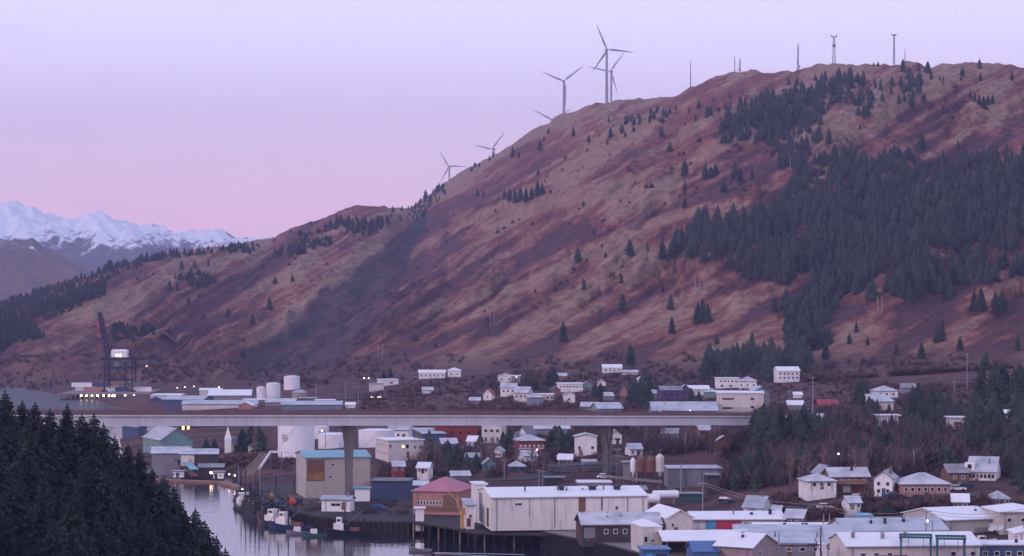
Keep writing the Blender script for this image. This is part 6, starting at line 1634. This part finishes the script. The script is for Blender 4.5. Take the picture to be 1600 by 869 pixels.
def spruce_crown(h, r0, det, seed):
    """drooping whorls of branches; det = branches per whorl, each branch a feather of small sprays"""
    rnd = random.Random(seed); mb = MB()
    n_w = int(h / (0.42 if det > 5 else .8)); base = h * .08
    for k in range(n_w):
        t = k / (n_w - 1); z = base + (h - base) * t ** .95
        r_ = r0 * (1 - t) ** .68 * rnd.uniform(.78, 1.12) * (0.75 + .25 * min(1, t * 8)) + .12
        nb = det if t < .8 else max(4, det - 2)
        a0 = rnd.random() * 6.28
        for j in range(nb):
            a = a0 + 6.283 * j / nb + rnd.uniform(-.3, .3); L_ = r_ * rnd.uniform(.65, 1.18)
            if rnd.random() < .07: continue
            dr = L_ * rnd.uniform(.15, .45); ca, sa = math.cos(a), math.sin(a)
            n_s = max(2, int(L_ / .75))
            for s in range(n_s):
                u0 = s / n_s; u1 = (s + 1.25) / n_s
                x0, x1 = L_ * u0, L_ * min(u1, 1.05)
                z0 = z - dr * u0 ** 1.4 + (.18 * L_ if u0 > .7 else 0) * (u0 - .7); z1 = z - dr * u1 ** 1.4
                wd = L_ * .26 * (1.15 - u0) + .12
                tw = rnd.uniform(-.25, .25)
                for sd in (-1, 1):
                    ex, ey = x0 + (x1 - x0) * .75, sd * wd * rnd.uniform(.7, 1.3)
                    v0 = (x0 * ca, x0 * sa, z0); v1 = (x1 * ca, x1 * sa, z1)
                    v2 = (ex * ca - ey * sa, ex * sa + ey * ca, z1 - .12 * L_ * rnd.uniform(.4, 1.4) + tw * sd)
                    mb.add([v0, v1, v2], [(0, 1, 2)])
                # hanging spray
                if det > 5:
                    ex = x0 + (x1 - x0) * .5; mb.add([(x0 * ca, x0 * sa, z0), (x1 * ca, x1 * sa, z1), (ex * ca, ex * sa, z0 - .35 - .12 * L_)], [(0, 1, 2)])
    mb.add([(-.1, 0, h - .5), (.1, 0, h - .5), (0, 0, h + .5)], [(0, 1, 2)]); mb.add([(0, -.1, h - .5), (0, .1, h - .5), (0, 0, h + .5)], [(0, 1, 2)])
    return mb
def dense_crown(h, r0, seed):
    rnd = random.Random(seed); mb = MB(); tiers = 13
    lean = rnd.uniform(-.3, .3)
    for k in range(tiers):
        t = k / tiers; z = h * (.07 + .9 * t); r_ = r0 * (1 - t) ** .6 * rnd.uniform(.82, 1.12) + .12; nb = 10 if t < .7 else 7; hh = h / tiers * 2.1
        for j in range(nb):
            a = 6.283 * (j + .5 * (k % 2)) / nb + rnd.uniform(-.22, .22); L_ = r_ * rnd.uniform(.62, 1.25); w = 3.4 / nb * r_
            ca, sa = math.cos(a), math.sin(a); zt = z - rnd.uniform(.05, .4) * L_
            top = (lean * t, 0, z + hh); tipv = (L_ * ca, L_ * sa, zt); m1 = (L_ * .55 * ca - w * .6 * sa, L_ * .55 * sa + w * .6 * ca, z - .02 * L_); m2 = (L_ * .55 * ca + w * .6 * sa, L_ * .55 * sa - w * .6 * ca, z - .02 * L_)
            mb.add([top, m1, tipv, m2], [(0, 1, 2), (0, 2, 3)])
            for q in range(2):
                u = rnd.uniform(.5, .95); b = rnd.uniform(-.5, .5) * w; px_, py_ = L_ * u * ca - b * sa, L_ * u * sa + b * ca; s = rnd.uniform(.15, .35)
                mb.add([(px_ - s * sa, py_ + s * ca, z + .25), (px_ + s * sa, py_ - s * ca, z + .15), (px_ * 1.12, py_ * 1.12, z - .5 * L_ * .4 - .2)], [(0, 1, 2)])
    mb.add([(-.12, 0, h * .93), (.12, 0, h * .93), (0, 0, h * 1.03)], [(0, 1, 2)]).add([(0, -.12, h * .93), (0, .12, h * .93), (0, 0, h * 1.03)], [(0, 1, 2)])
    return mb
def mk_mesh(mb, name, mats):
    me = bpy.data.meshes.new(name); me.from_pydata(mb.v, [], mb.f)
    for m in mats: me.materials.append(m)
    if len(mats) > 1: me.polygons.foreach_set('material_index', mb.mi)
    me.update(); return me
trunk_me = mk_mesh(MB().tube([(0, 0, -1.5), (0, 0, 8), (0, 0, 17.2)], [.34, .24, .05], 8), 'trunk', [M_TR])
M_NW = foliage('near_spruce_needles', (.010, .016, .020), (.034, .044, .040))
big_me = [mk_mesh(spruce_crown(18, r, 9, 100 + i), 'crown', [M_NW]) for i, r in enumerate((4.4, 5.2, 4.0, 5.8))]
mid_me = []
for i in range(7):
    mb = dense_crown(14, 3.3 + .45 * (i % 4), 200 + i); mb.m = 1; mb.tube([(0, 0, -2), (0, 0, 12)], [.3, .08], 5)
    mid_me.append(mk_mesh(mb, 'spruce', [M_SP, M_TR]))
N_SP = [0]
def blocked(x, y, r_=0.0, front=16):
    for (bx, by, hw, d, hh) in FOOT:
        if by - front < y < by + d + 2 + r_:
            if abs(x * by / y - bx) < hw + 1.5 + r_: return True
    return False
def big_spruce(label, px, D, h, group, wide=1.0, ztop=None):
    z = gz(px, D)
    e = empty('spruce_tree', W(px, D, z), random.random() * 6.28, label, 'spruce tree', group)
    k = h / 18.0; e.scale = (k * wide, k * wide, k)
    for me, nm in ((trunk_me, 'trunk'), (random.choice(big_me), 'crown')):
        o = bpy.data.objects.new(nm, me); COL.objects.link(o); o.parent = e
    N_SP[0] += 1
    return e
def far_spruce(label, px, py, hpx, group, dmin=900, wide=1.15, loc=None):
    g = hit(px, py, dmin) if loc is None else loc
    o = bpy.data.objects.new('spruce_tree', random.choice(mid_me)); COL.objects.link(o)
    o.location = g - Vector((0, 0, .3)); k = hpx * g.y / F / 14.0; o.scale = (k * wide, k * wide, k); o.rotation_euler = (0, 0, random.random() * 6.28)
    N_SP[0] += 1
    return tag(o, label, 'spruce tree', group)

# foreground wood on the island: tips follow the dark outline at the picture edge
tip = [(-60, 600), (8, 612), (35, 627), (55, 630), (78, 640), (105, 632), (128, 648), (147, 646), (162, 662), (180, 682), (200, 695), (218, 704), (238, 733), (256, 745), (272, 762), (282, 786), (305, 796), (320, 815), (338, 838), (352, 858)]
def tipy(px): return float(np.interp(px, [t[0] for t in tip], [t[1] for t in tip]))
g_ = 'spruces of the dark wood on the near island'
ORD = ['lowest', 'second', 'third', 'fourth', 'fifth', 'sixth', 'seventh', 'eighth', 'ninth', 'tenth', 'eleventh', 'twelfth', 'thirteenth', 'fourteenth', 'fifteenth', 'sixteenth', 'seventeenth', 'eighteenth', 'last']
lone = {8: 'tall spruce tip at the outer edge of the near wood', 105: 'spruce tip standing up in the middle of the near wood outline', 218: 'spruce at the shoulder where the near wood drops', 305: 'ragged spruce on the falling edge of the near wood', 338: 'lowest small spruce at the water end of the near wood'}
for (px, y) in tip[1:]:
    D = random.uniform(430, 455) if px < 250 else random.uniform(400, 430)
    h = HC - (y - YH) / F * D - gz(px, D)
    big_spruce(lone.get(px, ORD[len(tip) - 1 - tip.index((px, y))] + ' spruce tip up the near wood outline, counted from the water end'), px, D, h, g_, wide=random.uniform(.95, 1.2) * (18 / max(h, 12)) ** .4 * 1.1)
for row, (dy, D0) in enumerate(((14, 415), (45, 395), (85, 372), (130, 350), (185, 332), (240, 318))):
    px = -20 + row * 7
    while px < 330:
        y = tipy(px + 10) + dy + random.uniform(-10, 22)
        if y < 905:
            D = D0 + random.uniform(-8, 8); h = HC - (y - YH) / F * D - gz(px, D)
            if h > 5: big_spruce('dark spruce inside the near wood', px + random.uniform(-6, 6), D, min(h, 24), g_, wide=random.uniform(1.0, 1.3))
        px += random.uniform(24, 36)

# lone and edge trees of the hillside: (column, foot row, height in rows)
T1 = [(896,214,16),(844,236,17),(801,246,17),(811,248,11),(841,275,11),(746,309,13),(755,311,12),(788,313,17),(796,316,20),(805,318,22),(813,316,24),(822,318,24),(831,314,20),(840,310,26),(847,308,18),(857,209,9),(850,221,9),(920,224,13),(954,217,17),(972,209,15),(977,215,10),(990,206,11),
 (949,227,10),(951,194,9),(959,182,6),(986,191,8),(1015,192,10),(1022,187,12),(1040,185,13),(1034,215,18),(1046,239,16),(977,187,7),(770,246,10),(765,251,8),(742,262,9),(737,268,8),(749,261,7),(686,294,9),(694,291,7),(665,312,15),(672,318,12)]
T2 = [(1070,279,26),(1070,298,15),(1102,281,24),(1110,279,18),(1118,275,18),(1148,281,28),(1156,283,22),(1175,281,18),(1132,302,20),(1131,204,16),(1147,198,16),(1087,193,10),(1110,181,16),(1105,178,13),(1092,170,14),(1077,177,9),(1133,174,12),(1141,170,10),(1157,167,16),(1056,174,8),
 (1115,160,8),(1141,155,8),(1047,237,14),(1208,156,18),(1190,158,16),(1232,132,12),(1246,134,14),(1274,127,10),(1301,127,10),(1320,132,12),(1351,135,8),(1344,202,9),(1441,236,26),(1435,234,18),(1497,230,12),(1502,127,10),(1532,128,14),(1474,127,8),(1455,125,14),(1581,128,14),
 (1523,160,15),(1530,166,17),(1537,168,18),(1544,166,17),(1551,163,14),(1516,154,12),(1365,104,7),(1372,104,8),(1330,106,4),(1353,106,4)]
T3 = [(903,416,24),(984,398,24),(1035,414,32),(971,446,16),(912,453,18),(973,488,28),(1048,486,26),(1035,458,14),(1050,523,26),(880,534,36),(1098,501,48),(1090,505,36),(1106,505,30),(985,571,42),(1131,301,20),(1070,328,15),(928,368,12),(1175,536,18),(1229,519,22),(1338,521,18),(1472,534,42),
 (1464,536,30),(1522,486,50),(1533,488,52),(1555,493,55),(1566,490,46),(1264,545,60),(1275,547,48),(1252,540,44),(1290,563,32),(1243,528,34),(1540,597,32),(1327,538,18),(1356,540,14),(1257,494,26),(1012,392,12),(946,402,10),(1210,488,24),(1120,540,16),(1152,556,20),(1400,556,20),(1440,560,26),(1500,548,22),(1590,548,24)]
T4 = [(410,421,11),(457,440,11),(430,444,11),(421,484,20),(357,494,13),(395,508,17),(516,384,17),(511,415,6),(625,345,11),(454,365,9),(485,351,7),(428,378,8),(649,325,10),(657,318,9),(614,332,11),(628,330,9),(638,328,7),(265,455,17),(277,455,15),(284,421,14),(304,421,14),(326,416,11),
 (295,477,13),(355,495,12),(230,526,20),(221,527,18),(195,528,16),(240,524,14),(125,480,14),(318,500,12),(560,470,10),(380,560,16)]
LM = [('the tallest turbine', 948, 160), ('the lone upright turbine', 881, 180), ('the hub only turbine', 860, 195), ('the ridge tree turbine', 771, 245), ('the farthest turbine', 702, 285), ('the saddle mast', 1079, 138), ('the stubby dish mast', 1156, 112),
      ('the mast of several dishes', 1247, 110), ('the lattice tower', 1303, 104), ('the T headed mast', 1397, 98), ('the upper forest corner', 1120, 235), ('the upper forest notch', 1235, 265), ('the main forest tip', 1040, 395), ('the single pole', 942, 466), ('the open grass pole pair', 1090, 462),
      ('the forest clearing pole pair', 1375, 490), ('the rock scar top', 680, 310), ('the spur pole pair', 769, 512), ('the forest tongue', 1262, 545), ('the lone hillside house', 1229, 598), ('the wide pale house', 956, 583), ('the flat topped knoll', 580, 325), ('the container crane', 184, 560), ('the far highest tank', 456, 600),
      ('the summit forest patch', 1530, 165), ('the middle of the red clearing', 1440, 200), ('the picture edge forest gap', 1500, 400), ('the dark seaward wood', 120, 450), ('the low skyline dip', 400, 385)]
taken = {}
def where_is(x, y):
    nm, lx, ly = min(LM, key=lambda l: math.hypot(l[1] - x, (l[2] - y) * 1.2))
    dx, dy = x - lx, y - ly; r_ = math.hypot(dx, dy)
    far = 'just' if r_ < 22 else 'a little' if r_ < 48 else 'well'
    v = 'below' if dy > abs(dx) * .4 else 'above' if dy < -abs(dx) * .4 else 'beside'
    hz_ = '' if abs(dx) < abs(dy) * .4 else (', towards the forest' if dx > 0 else ', towards the snowy mountains')
    return f'{far} {v} {nm}{hz_}'
def uniq_spruces(rows, where, grp):
    for (x, y, h) in rows:
        for size in (['largest', 'big'] if h > 40 else ['big', 'tall', 'broad'] if h > 28 else ['mid sized', 'sturdy', 'full'] if h > 19 else ['smallish', 'slender', 'modest'] if h > 14 else ['small', 'stubby', 'little'] if h > 9 else ['tiny', 'barely visible']):
            lb_ = f'{size} lone spruce {where_is(x, y)}'
            if lb_ not in taken: break
        taken[lb_] = 1
        far_spruce(lb_, x, y, min(h, 24 + h * .22) * 1.0, grp, dmin=1250, wide=random.uniform(1.05, 1.4))
uniq_spruces(T1, 'on the bare grass under the wind turbines', 'scattered spruces under the wind turbines')
uniq_spruces(T2, 'scattered on the slope below the radio masts', 'scattered spruces below the radio masts')
uniq_spruces(T3, 'dotted over the red lower slope', 'spruces dotted over the red lower slope')
uniq_spruces(T4, 'on the ribbed spurs beyond the rock scar', 'spruces on the far spurs')

# spruces among the houses: (column, foot row, height in rows, phrase)
T5 = [(796,702,34,'beside the cream block'),(786,700,26,'beside the cream block'),(874,709,44,'between the red storey house and the square white one'),(861,708,36,'between the red storey house and the square white one'),(888,708,36,'between the red storey house and the square white one'),
 (700,728,40,'behind the salmon building'),(688,726,34,'behind the salmon building'),(715,728,36,'behind the salmon building'),(392,706,44,'between the church and the emblem tank'),(378,705,36,'between the church and the emblem tank'),(405,705,38,'between the church and the emblem tank'),
 (322,709,26,'by the green building'),(335,708,24,'by the green building'),(822,612,28,'over the terraced houses'),(835,610,24,'over the terraced houses'),(865,602,30,'over the terraced houses'),(858,604,24,'over the terraced houses'),(999,634,36,'beside the slim A-frame house'),(1010,631,32,'beside the slim A-frame house'),
 (990,636,28,'beside the slim A-frame house'),(938,622,24,'near the teal house'),(929,624,22,'near the teal house'),(1080,632,26,'before the tan house'),(1092,633,22,'before the tan house'),(1104,596,44,'behind the split level house'),(1114,594,40,'behind the split level house'),(600,592,14,'over the low white house'),(610,590,16,'over the low white house')]
for x, y, h, w_ in T5:
    far_spruce('dark spruce ' + w_, x, y, h, 'spruces among the houses', dmin=850, wide=random.uniform(1.3, 1.7))
def cluster(n, x0, x1, y0, y1, h0, h1, phrase, grp, dmin=700, avoid=()):
    k = 0; tries = 0
    while k < n and tries < n * 30:
        tries += 1
        x = random.uniform(x0, x1); y = random.uniform(y0, y1)
        h = random.uniform(h0, h1)
        if any(a < x < b and c < y < d2 for a, b, c, d2 in avoid): continue
        if any(abs(x - a) < 4 and abs(y - b) < 5 for a, b in TP): continue
        g0 = hit(x, y, dmin)
        if blocked(g0.x, g0.y, 1.5, 30): continue
        TP.append((x, y)); far_spruce('dark spruce ' + phrase, x, y, h, grp, dmin=dmin, wide=random.uniform(1.15, 1.6)); k += 1
TP = []
cluster(15, 1174, 1262, 698, 716, 50, 72, 'in the dense clump at the bridge end', 'spruces at the bridge end', 720)
cluster(8, 1142, 1214, 745, 768, 32, 54, 'in the clump above the blue roofed cottage', 'spruces above the cottage', 700)
cluster(16, 1400, 1480, 640, 690, 30, 62, 'in the grove between the hill houses', 'spruces between the hill houses', 800, [(1478, 1512, 600, 690)])
cluster(26, 1512, 1610, 625, 715, 40, 74, 'in the dark grove at the picture edge', 'spruces in the grove at the edge', 720)
cluster(14, 1270, 1500, 690, 742, 22, 44, 'in the belt behind the bank houses', 'spruces behind the bank houses', 690)
cluster(5, 1340, 1380, 622, 655, 26, 44, 'beside the sloping roofed cream house', 'spruces by the cream hill house', 800, [(1352, 1402, 600, 655)])
cluster(7, 1560, 1606, 730, 775, 30, 48, 'beside the large white house', 'spruces by the large white house', 640)
for x, y, h, w_ in ((1388, 812, 36, 'larger'), (1378, 814, 26, 'smaller')): far_spruce(w_ + ' spruce of two on the open bank beside the shipping containers', x, y, h, None, dmin=600, wide=1.6)
print('SPRUCES', N_SP[0])

# the dense forest on the hill, one mass past the individuals
def inside(poly, x, y):
    c = False; n = len(poly)
    for i in range(n):
        (x0, y0), (x1, y1) = poly[i], poly[(i + 1) % n]
        if (y0 > y) != (y1 > y) and x < (x1 - x0) * (y - y0) / (y1 - y0) + x0: c = not c
    return c
def template(seed, tiers=9, nb=7):
    rnd = random.Random(seed); vs = []; fs = []
    for k in range(tiers):
        t = k / tiers; z = .06 + .9 * t; r_ = .27 * (1 - t) ** .8 + .015
        for j in range(nb):
            a = 6.283 * (j + .5 * (k % 2)) / nb + rnd.uniform(-.2, .2); L_ = r_ * rnd.uniform(.7, 1.25); w = 3.6 / nb * r_ * .7
            ca, sa = math.cos(a), math.sin(a); o = len(vs)
            vs += [(-w * -sa * .5, -w * ca * .5, z + .13), (w * -sa * .5, w * ca * .5, z + .13), (L_ * ca, L_ * sa, z - .035), (L_ * .5 * ca - w * sa, L_ * .5 * sa + w * ca, z + .0), (L_ * .5 * ca + w * sa, L_ * .5 * sa - w * ca, z + .0)]
            fs += [(o, o + 2, o + 3), (o + 1, o + 4, o + 2)]
    o = len(vs); vs += [(-.02, 0, .9), (.02, 0, .9), (0, 0, 1.02)]; fs.append((o, o + 1, o + 2))
    return np.array(vs), np.array(fs)
def hits_vec(px, py, dmin=1200):
    out = []
    ds = _DS[_DS >= dmin]
    for i in range(0, len(px), 200):
        a = px[i:i + 200][:, None]; z = ground(np.broadcast_to(a, (a.shape[0], len(ds))), np.broadcast_to(ds, (a.shape[0], len(ds))))
        yy = YH - (z - HC) / ds * F
        ok = yy <= py[i:i + 200][:, None]; k = np.argmax(ok, 1)
        for r_ in range(a.shape[0]):
            out.append(((a[r_, 0] - 800) / F * ds[k[r_]], ds[k[r_]], z[r_, k[r_]], ok[r_].any()))
    return np.array(out)
def mass(name, polys, dx, dy, hm, m, tmpl, seed, dmin=1200, keep=lambda x, y: 1.0, jit=.9, wide=1.0, wob_=16):
    rnd = random.Random(seed); xs_, ys_ = [], []
    for poly in polys:
        x0, x1 = min(p[0] for p in poly), max(p[0] for p in poly); y0, y1 = min(p[1] for p in poly), max(p[1] for p in poly)
        y = y0
        while y <= y1:
            x = x0 + rnd.random() * dx
            while x <= x1:
                a, b = x + rnd.uniform(-dx, dx) * jit, y + rnd.uniform(-dy, dy) * jit
                wx = wob_ * (float(vnoise(a / 22, b / 14, seed)) - .5); wy = wob_ * (float(vnoise(a / 26, b / 18, seed + 3)) - .5)
                if inside(poly, a + wx, b + wy) and rnd.random() < keep(a, b): xs_.append(a); ys_.append(b)
                x += dx
            y += dy
    H_ = hits_vec(np.array(xs_), np.array(ys_), dmin); H_ = H_[H_[:, 3] > 0]; H_ = H_[[not (h_[1] < 1700 and blocked(h_[0], h_[1])) for h_ in H_]]
    V = []; Fs = []; o = 0
    for k in range(len(H_)):
        tv, tf = tmpl[k % len(tmpl)]
        h = rnd.uniform(*hm) * (.65 + .7 * float(vnoise(H_[k, 0] / 60, H_[k, 1] / 110, seed + 8))); a = rnd.random() * 6.28; c, s = math.cos(a), math.sin(a); w = h * rnd.uniform(.8, 1.25) * wide
        v = np.stack([(tv[:, 0] * c - tv[:, 1] * s) * w + H_[k, 0], (tv[:, 0] * s + tv[:, 1] * c) * w + H_[k, 1], tv[:, 2] * h + H_[k, 2] - .5], -1)
        V.append(v); Fs.append(tf + o); o += len(tv)
    V = np.concatenate(V); Fs = np.concatenate(Fs)
    me = bpy.data.meshes.new(name); me.vertices.add(len(V)); me.vertices.foreach_set('co', V.astype(np.float32).ravel())
    me.loops.add(Fs.size); me.loops.foreach_set('vertex_index', Fs.ravel().astype(np.int32))
    me.polygons.add(len(Fs)); me.polygons.foreach_set('loop_start', (np.arange(len(Fs)) * Fs.shape[1]).astype(np.int32)); me.update(calc_edges=True)
    me.materials.append(m); ob = bpy.data.objects.new(name, me); COL.objects.link(ob); tag(ob, kind='stuff')
    print(name, len(H_)); return ob
TM = [template(i) for i in range(6)]
TF = []
for i in range(6):
    mb = dense_crown(1.0 * 14, 3.6 + .6 * (i % 3), 300 + i); v = np.array(mb.v) / 14.0
    f = []
    for q in mb.f: f.append(q)
    TF.append((v, np.array(f)))
FOR = [
 [(1115,240),(1128,212),(1165,182),(1190,162),(1240,142),(1275,146),(1290,130),(1330,124),(1400,122),(1450,134),(1452,158),(1400,168),(1340,176),(1290,186),(1275,202),(1284,232),(1256,268),(1232,276),(1225,262),(1195,252),(1160,240)],
 [(1380,108),(1470,104),(1560,112),(1600,114),(1600,124),(1560,122),(1480,118),(1400,124)],
 [(1040,400),(1046,372),(1090,350),(1130,334),(1170,330),(1212,334),(1225,300),(1238,280),(1290,262),(1350,250),(1425,246),(1620,250),(1620,395),(1560,408),(1512,402),(1500,386),(1460,398),(1430,424),(1440,436),(1500,412),(1620,430),(1620,440),(1560,446),(1500,450),(1440,466),(1400,474),(1360,462),(1330,466),(1300,486),(1282,500),
  (1292,540),(1262,560),(1240,545),(1236,494),(1282,440),(1280,420),(1240,440),(1205,462),(1160,448),(1150,412),(1092,418),(1080,396)],
 [(1104,600),(1112,572),(1160,562),(1215,560),(1262,566),(1258,590),(1200,592),(1150,592)],
 [(-60,480),(0,476),(60,452),(110,440),(150,426),(178,420),(192,416),(176,430),(165,462),(130,472),(100,492),(60,500),(0,512),(-60,520)],
 [(180,416),(230,404),(330,389),(360,386),(400,384),(410,388),(400,400),(370,402),(340,394),(250,408),(190,424)],
 [(536,352),(560,342),(612,336),(606,352),(586,362),(560,368),(540,370)], [(500,362),(520,346),(536,352),(520,362)], [(436,392),(470,384),(480,392),(450,402)], [(424,398),(440,382),(448,392),(430,406)],
 [(168,536),(176,516),(240,512),(244,524),(200,534)],
 [(960,196),(1000,180),(1048,172),(1050,184),(1000,200)],[(445,384),(480,376),(520,370),(524,380),(480,390)], [(270,432),(300,424),(330,430),(350,440),(320,450),(280,446)], [(-20,505),(60,505),(70,530),(-20,560)], [(640,336),(680,300),(700,292),(690,320),(660,345)], [(455,372),(510,348),(540,334),(530,346),(470,372)]]
def keepf(x, y):
    k = 1.0
    if 1380 < x and y < 126: k = .25
    if 930 < x < 1060 and y < 210: k = .25
    if 1290 < x < 1460 and 120 < y < 180: k = .5
    n = .5 * x + .87 * y; a = .87 * x - .5 * y
    if x > 1000 and y > 240: k *= min(1, max(.0, 4.0 * float(fbm(n / 24, a / 90, 3, 71)) - .78))
    elif x > 1000: k *= min(1, max(.1, 3.0 * float(fbm(n / 20, a / 50, 3, 73)) - .6))
    return k
mass('spruce_forest', FOR[:4], 8.5, 5.4, (5.5, 12.5), M_SF, TF, 3, keep=keepf, wide=1.15, wob_=34)
mass('far_spruce_forest', FOR[4:], 4.8, 3.2, (4.0, 8.0), M_SF, TF, 4, keep=keepf, wide=1.25)
# low scrub spruces and alder patches dotted between
mass('hillside_scrub', [[(640,330),(700,290),(800,240),(900,175),(1000,160),(1200,130),(1590,120),(1590,230),(1250,250),(1100,330),(1000,420),(640,560)], [(200,430),(420,395),(600,340),(620,380),(420,520),(200,560)]], 15, 9, (1.2, 3.6), foliage('dark_scrub', (.05, .035, .045), (.09, .06, .06)), TF, 9,
     keep=lambda x, y: max(0, 2.2 * float(vnoise(x / 26, y / 14, 5)) - 1.15), wide=2.2)

# ------------------------------------------------------------ leafless brush and bare trees
def twig_template(seed, n=64, up=.5):
    rnd = random.Random(seed); vs = []; fs = []
    for k in range(n):
        a = rnd.random() * 6.283; e = rnd.uniform(.25, 1.35); b = Vector((rnd.gauss(0, .13), rnd.gauss(0, .13), rnd.uniform(0, .45)))
        L_ = rnd.uniform(.3, .75); d = Vector((math.cos(a) * math.cos(e), math.sin(a) * math.cos(e), math.sin(e))) * L_
        s = Vector((-math.sin(a), math.cos(a), rnd.uniform(-.5, .5))) * rnd.uniform(.014, .034); o = len(vs)
        vs += [tuple(b - s), tuple(b + s), tuple(b + d)]; fs.append((o, o + 1, o + 2))
    return np.array(vs), np.array(fs)
TT = [twig_template(i) for i in range(6)]
mass('spruce_thicket', [[(1180,655),(1260,650),(1420,640),(1610,620),(1610,745),(1500,745),(1440,735),(1380,735),(1250,742),(1150,765),(1140,740),(1190,700)], [(660,700),(740,690),(760,735),(690,742),(655,730)], [(1100,575),(1260,565),(1260,600),(1110,600)], [(845,690),(900,690),(900,712),(850,712)], [(985,600),(1020,600),(1020,640),(985,640)]],
     9, 5.5, (3.0, 8.5), M_SP, TF, 41, dmin=640, keep=lambda x, y: max(0, 3.2 * float(fbm(x / 40, y / 18, 3, 44)) - 1.62), wide=1.35)
M_BR = foliage('brown_brush', (.070, .045, .052), (.22, .110, .098))
mass('brush', [[(560,600),(740,596),(900,590),(1100,600),(1240,600),(1400,600),(1610,604),(1610,700),(1500,748),(1250,740),(1190,760),(1130,770),(1120,700),(950,700),(940,726),(860,745),(780,745),(640,752),(590,752),(590,718),(660,718),(690,735),(735,700),(700,690),(560,640)],
                [(1195,778),(1250,770),(1300,772),(1340,778),(1560,784),(1600,788),(1600,800),(1430,806),(1380,822),(1300,826),(1230,800)],
                [(250,734),(350,742),(375,730),(458,745),(458,712),(424,712),(340,706),(330,720),(345,732),(250,728)]],
     6.0, 3.4, (1.3, 3.8), M_BR, TT, 21, dmin=640, keep=lambda x, y: min(1, max(.3, 3.2 * float(vnoise(x / 34, y / 16, 15)) - .45)), wide=1.5)
mass('hill_foot_brush', [[(150,560),(300,560),(420,575),(560,556),(700,560),(900,562),(1100,560),(1240,572),(1600,560),(1600,604),(1240,604),(900,606),(560,614),(420,600),(150,604)], [(-10,560),(140,556),(160,606),(-10,612)]], 8, 4, (2.2, 5.0), M_TW, TT, 22, dmin=1250,
     keep=lambda x, y: max(0, 2.6 * float(vnoise(x / 30, y / 12, 25)) - .7), wide=1.3)
mass('alder_brush', [[(1130,690),(1180,650),(1420,640),(1610,650),(1610,748),(1500,748),(1250,742),(1190,764),(1130,770)], [(950,680),(1120,680),(1130,712),(950,712)], [(640,700),(780,700),(800,745),(640,748)]],
     7, 4.2, (3.5, 7.0), foliage('alder_twigs', (.075, .055, .066), (.185, .120, .120)), TT, 61, dmin=640, keep=lambda x, y: max(0, 3.0 * float(vnoise(x / 44, y / 20, 65)) - .6), wide=1.0)
# bare alders one can tell apart
rb_me = []
for i in range(3):
    rnd = random.Random(50 + i); mb = MB(); mb.tube([(0, 0, -1), (0.1, 0, 2.5), (.2, .1, 6)], [.16, .12, .04], 5)
    for k in range(26):
        z = rnd.uniform(1.2, 5.5); a = rnd.random() * 6.28; e = rnd.uniform(.5, 1.2); L_ = rnd.uniform(1.2, 2.6) * (1 - z / 9)
        p = Vector((.05, 0, z)); d = Vector((math.cos(a) * math.cos(e), math.sin(a) * math.cos(e), math.sin(e))); mb.tube([p, p + d * L_], [.06, .015], 3, False)
        for q in range(5):
            p2 = p + d * L_ * rnd.uniform(.3, .95); a2 = rnd.random() * 6.28; d2 = (d + Vector((math.cos(a2), math.sin(a2), rnd.uniform(-.2, .8)))).normalized() * rnd.uniform(.5, 1.2)
            mb.tube([p2, p2 + d2], [.035, .01], 3, False)
    rb_me.append(mk_mesh(mb, 'bare_tree', [mat('grey_alder_bark', (128, 108, 106), .9, .15, .5)]))
for i in range(60):
    zone = random.choice([(380, 432, 690, 712, 'behind the tiny church', 860), (500, 580, 596, 632, 'on the bank before the rock scar', 1250), (30, 160, 580, 606, 'on the far shore behind the crane', 1500), (1000, 1180, 690, 715, 'in the brush beyond the bridge pier', 830), (650, 700, 716, 740, 'beside the white block', 820), (1230, 1420, 745, 760, 'behind the bank houses', 690), (740, 860, 725, 750, 'above the shore road', 800)])
    g = hit(random.uniform(zone[0], zone[1]), random.uniform(zone[2], zone[3]), zone[5])
    if g.y > 2600: continue
    o = bpy.data.objects.new('bare_tree', random.choice(rb_me)); COL.objects.link(o); o.location = g; k = random.uniform(.9, 1.6) * (1.3 if zone[0] in (500, 30) else 1); o.scale = (k, k, k); o.rotation_euler = (0, 0, random.random() * 6.28)
    tag(o, 'leafless grey tree ' + zone[4], 'bare tree', 'leafless trees ' + zone[4])
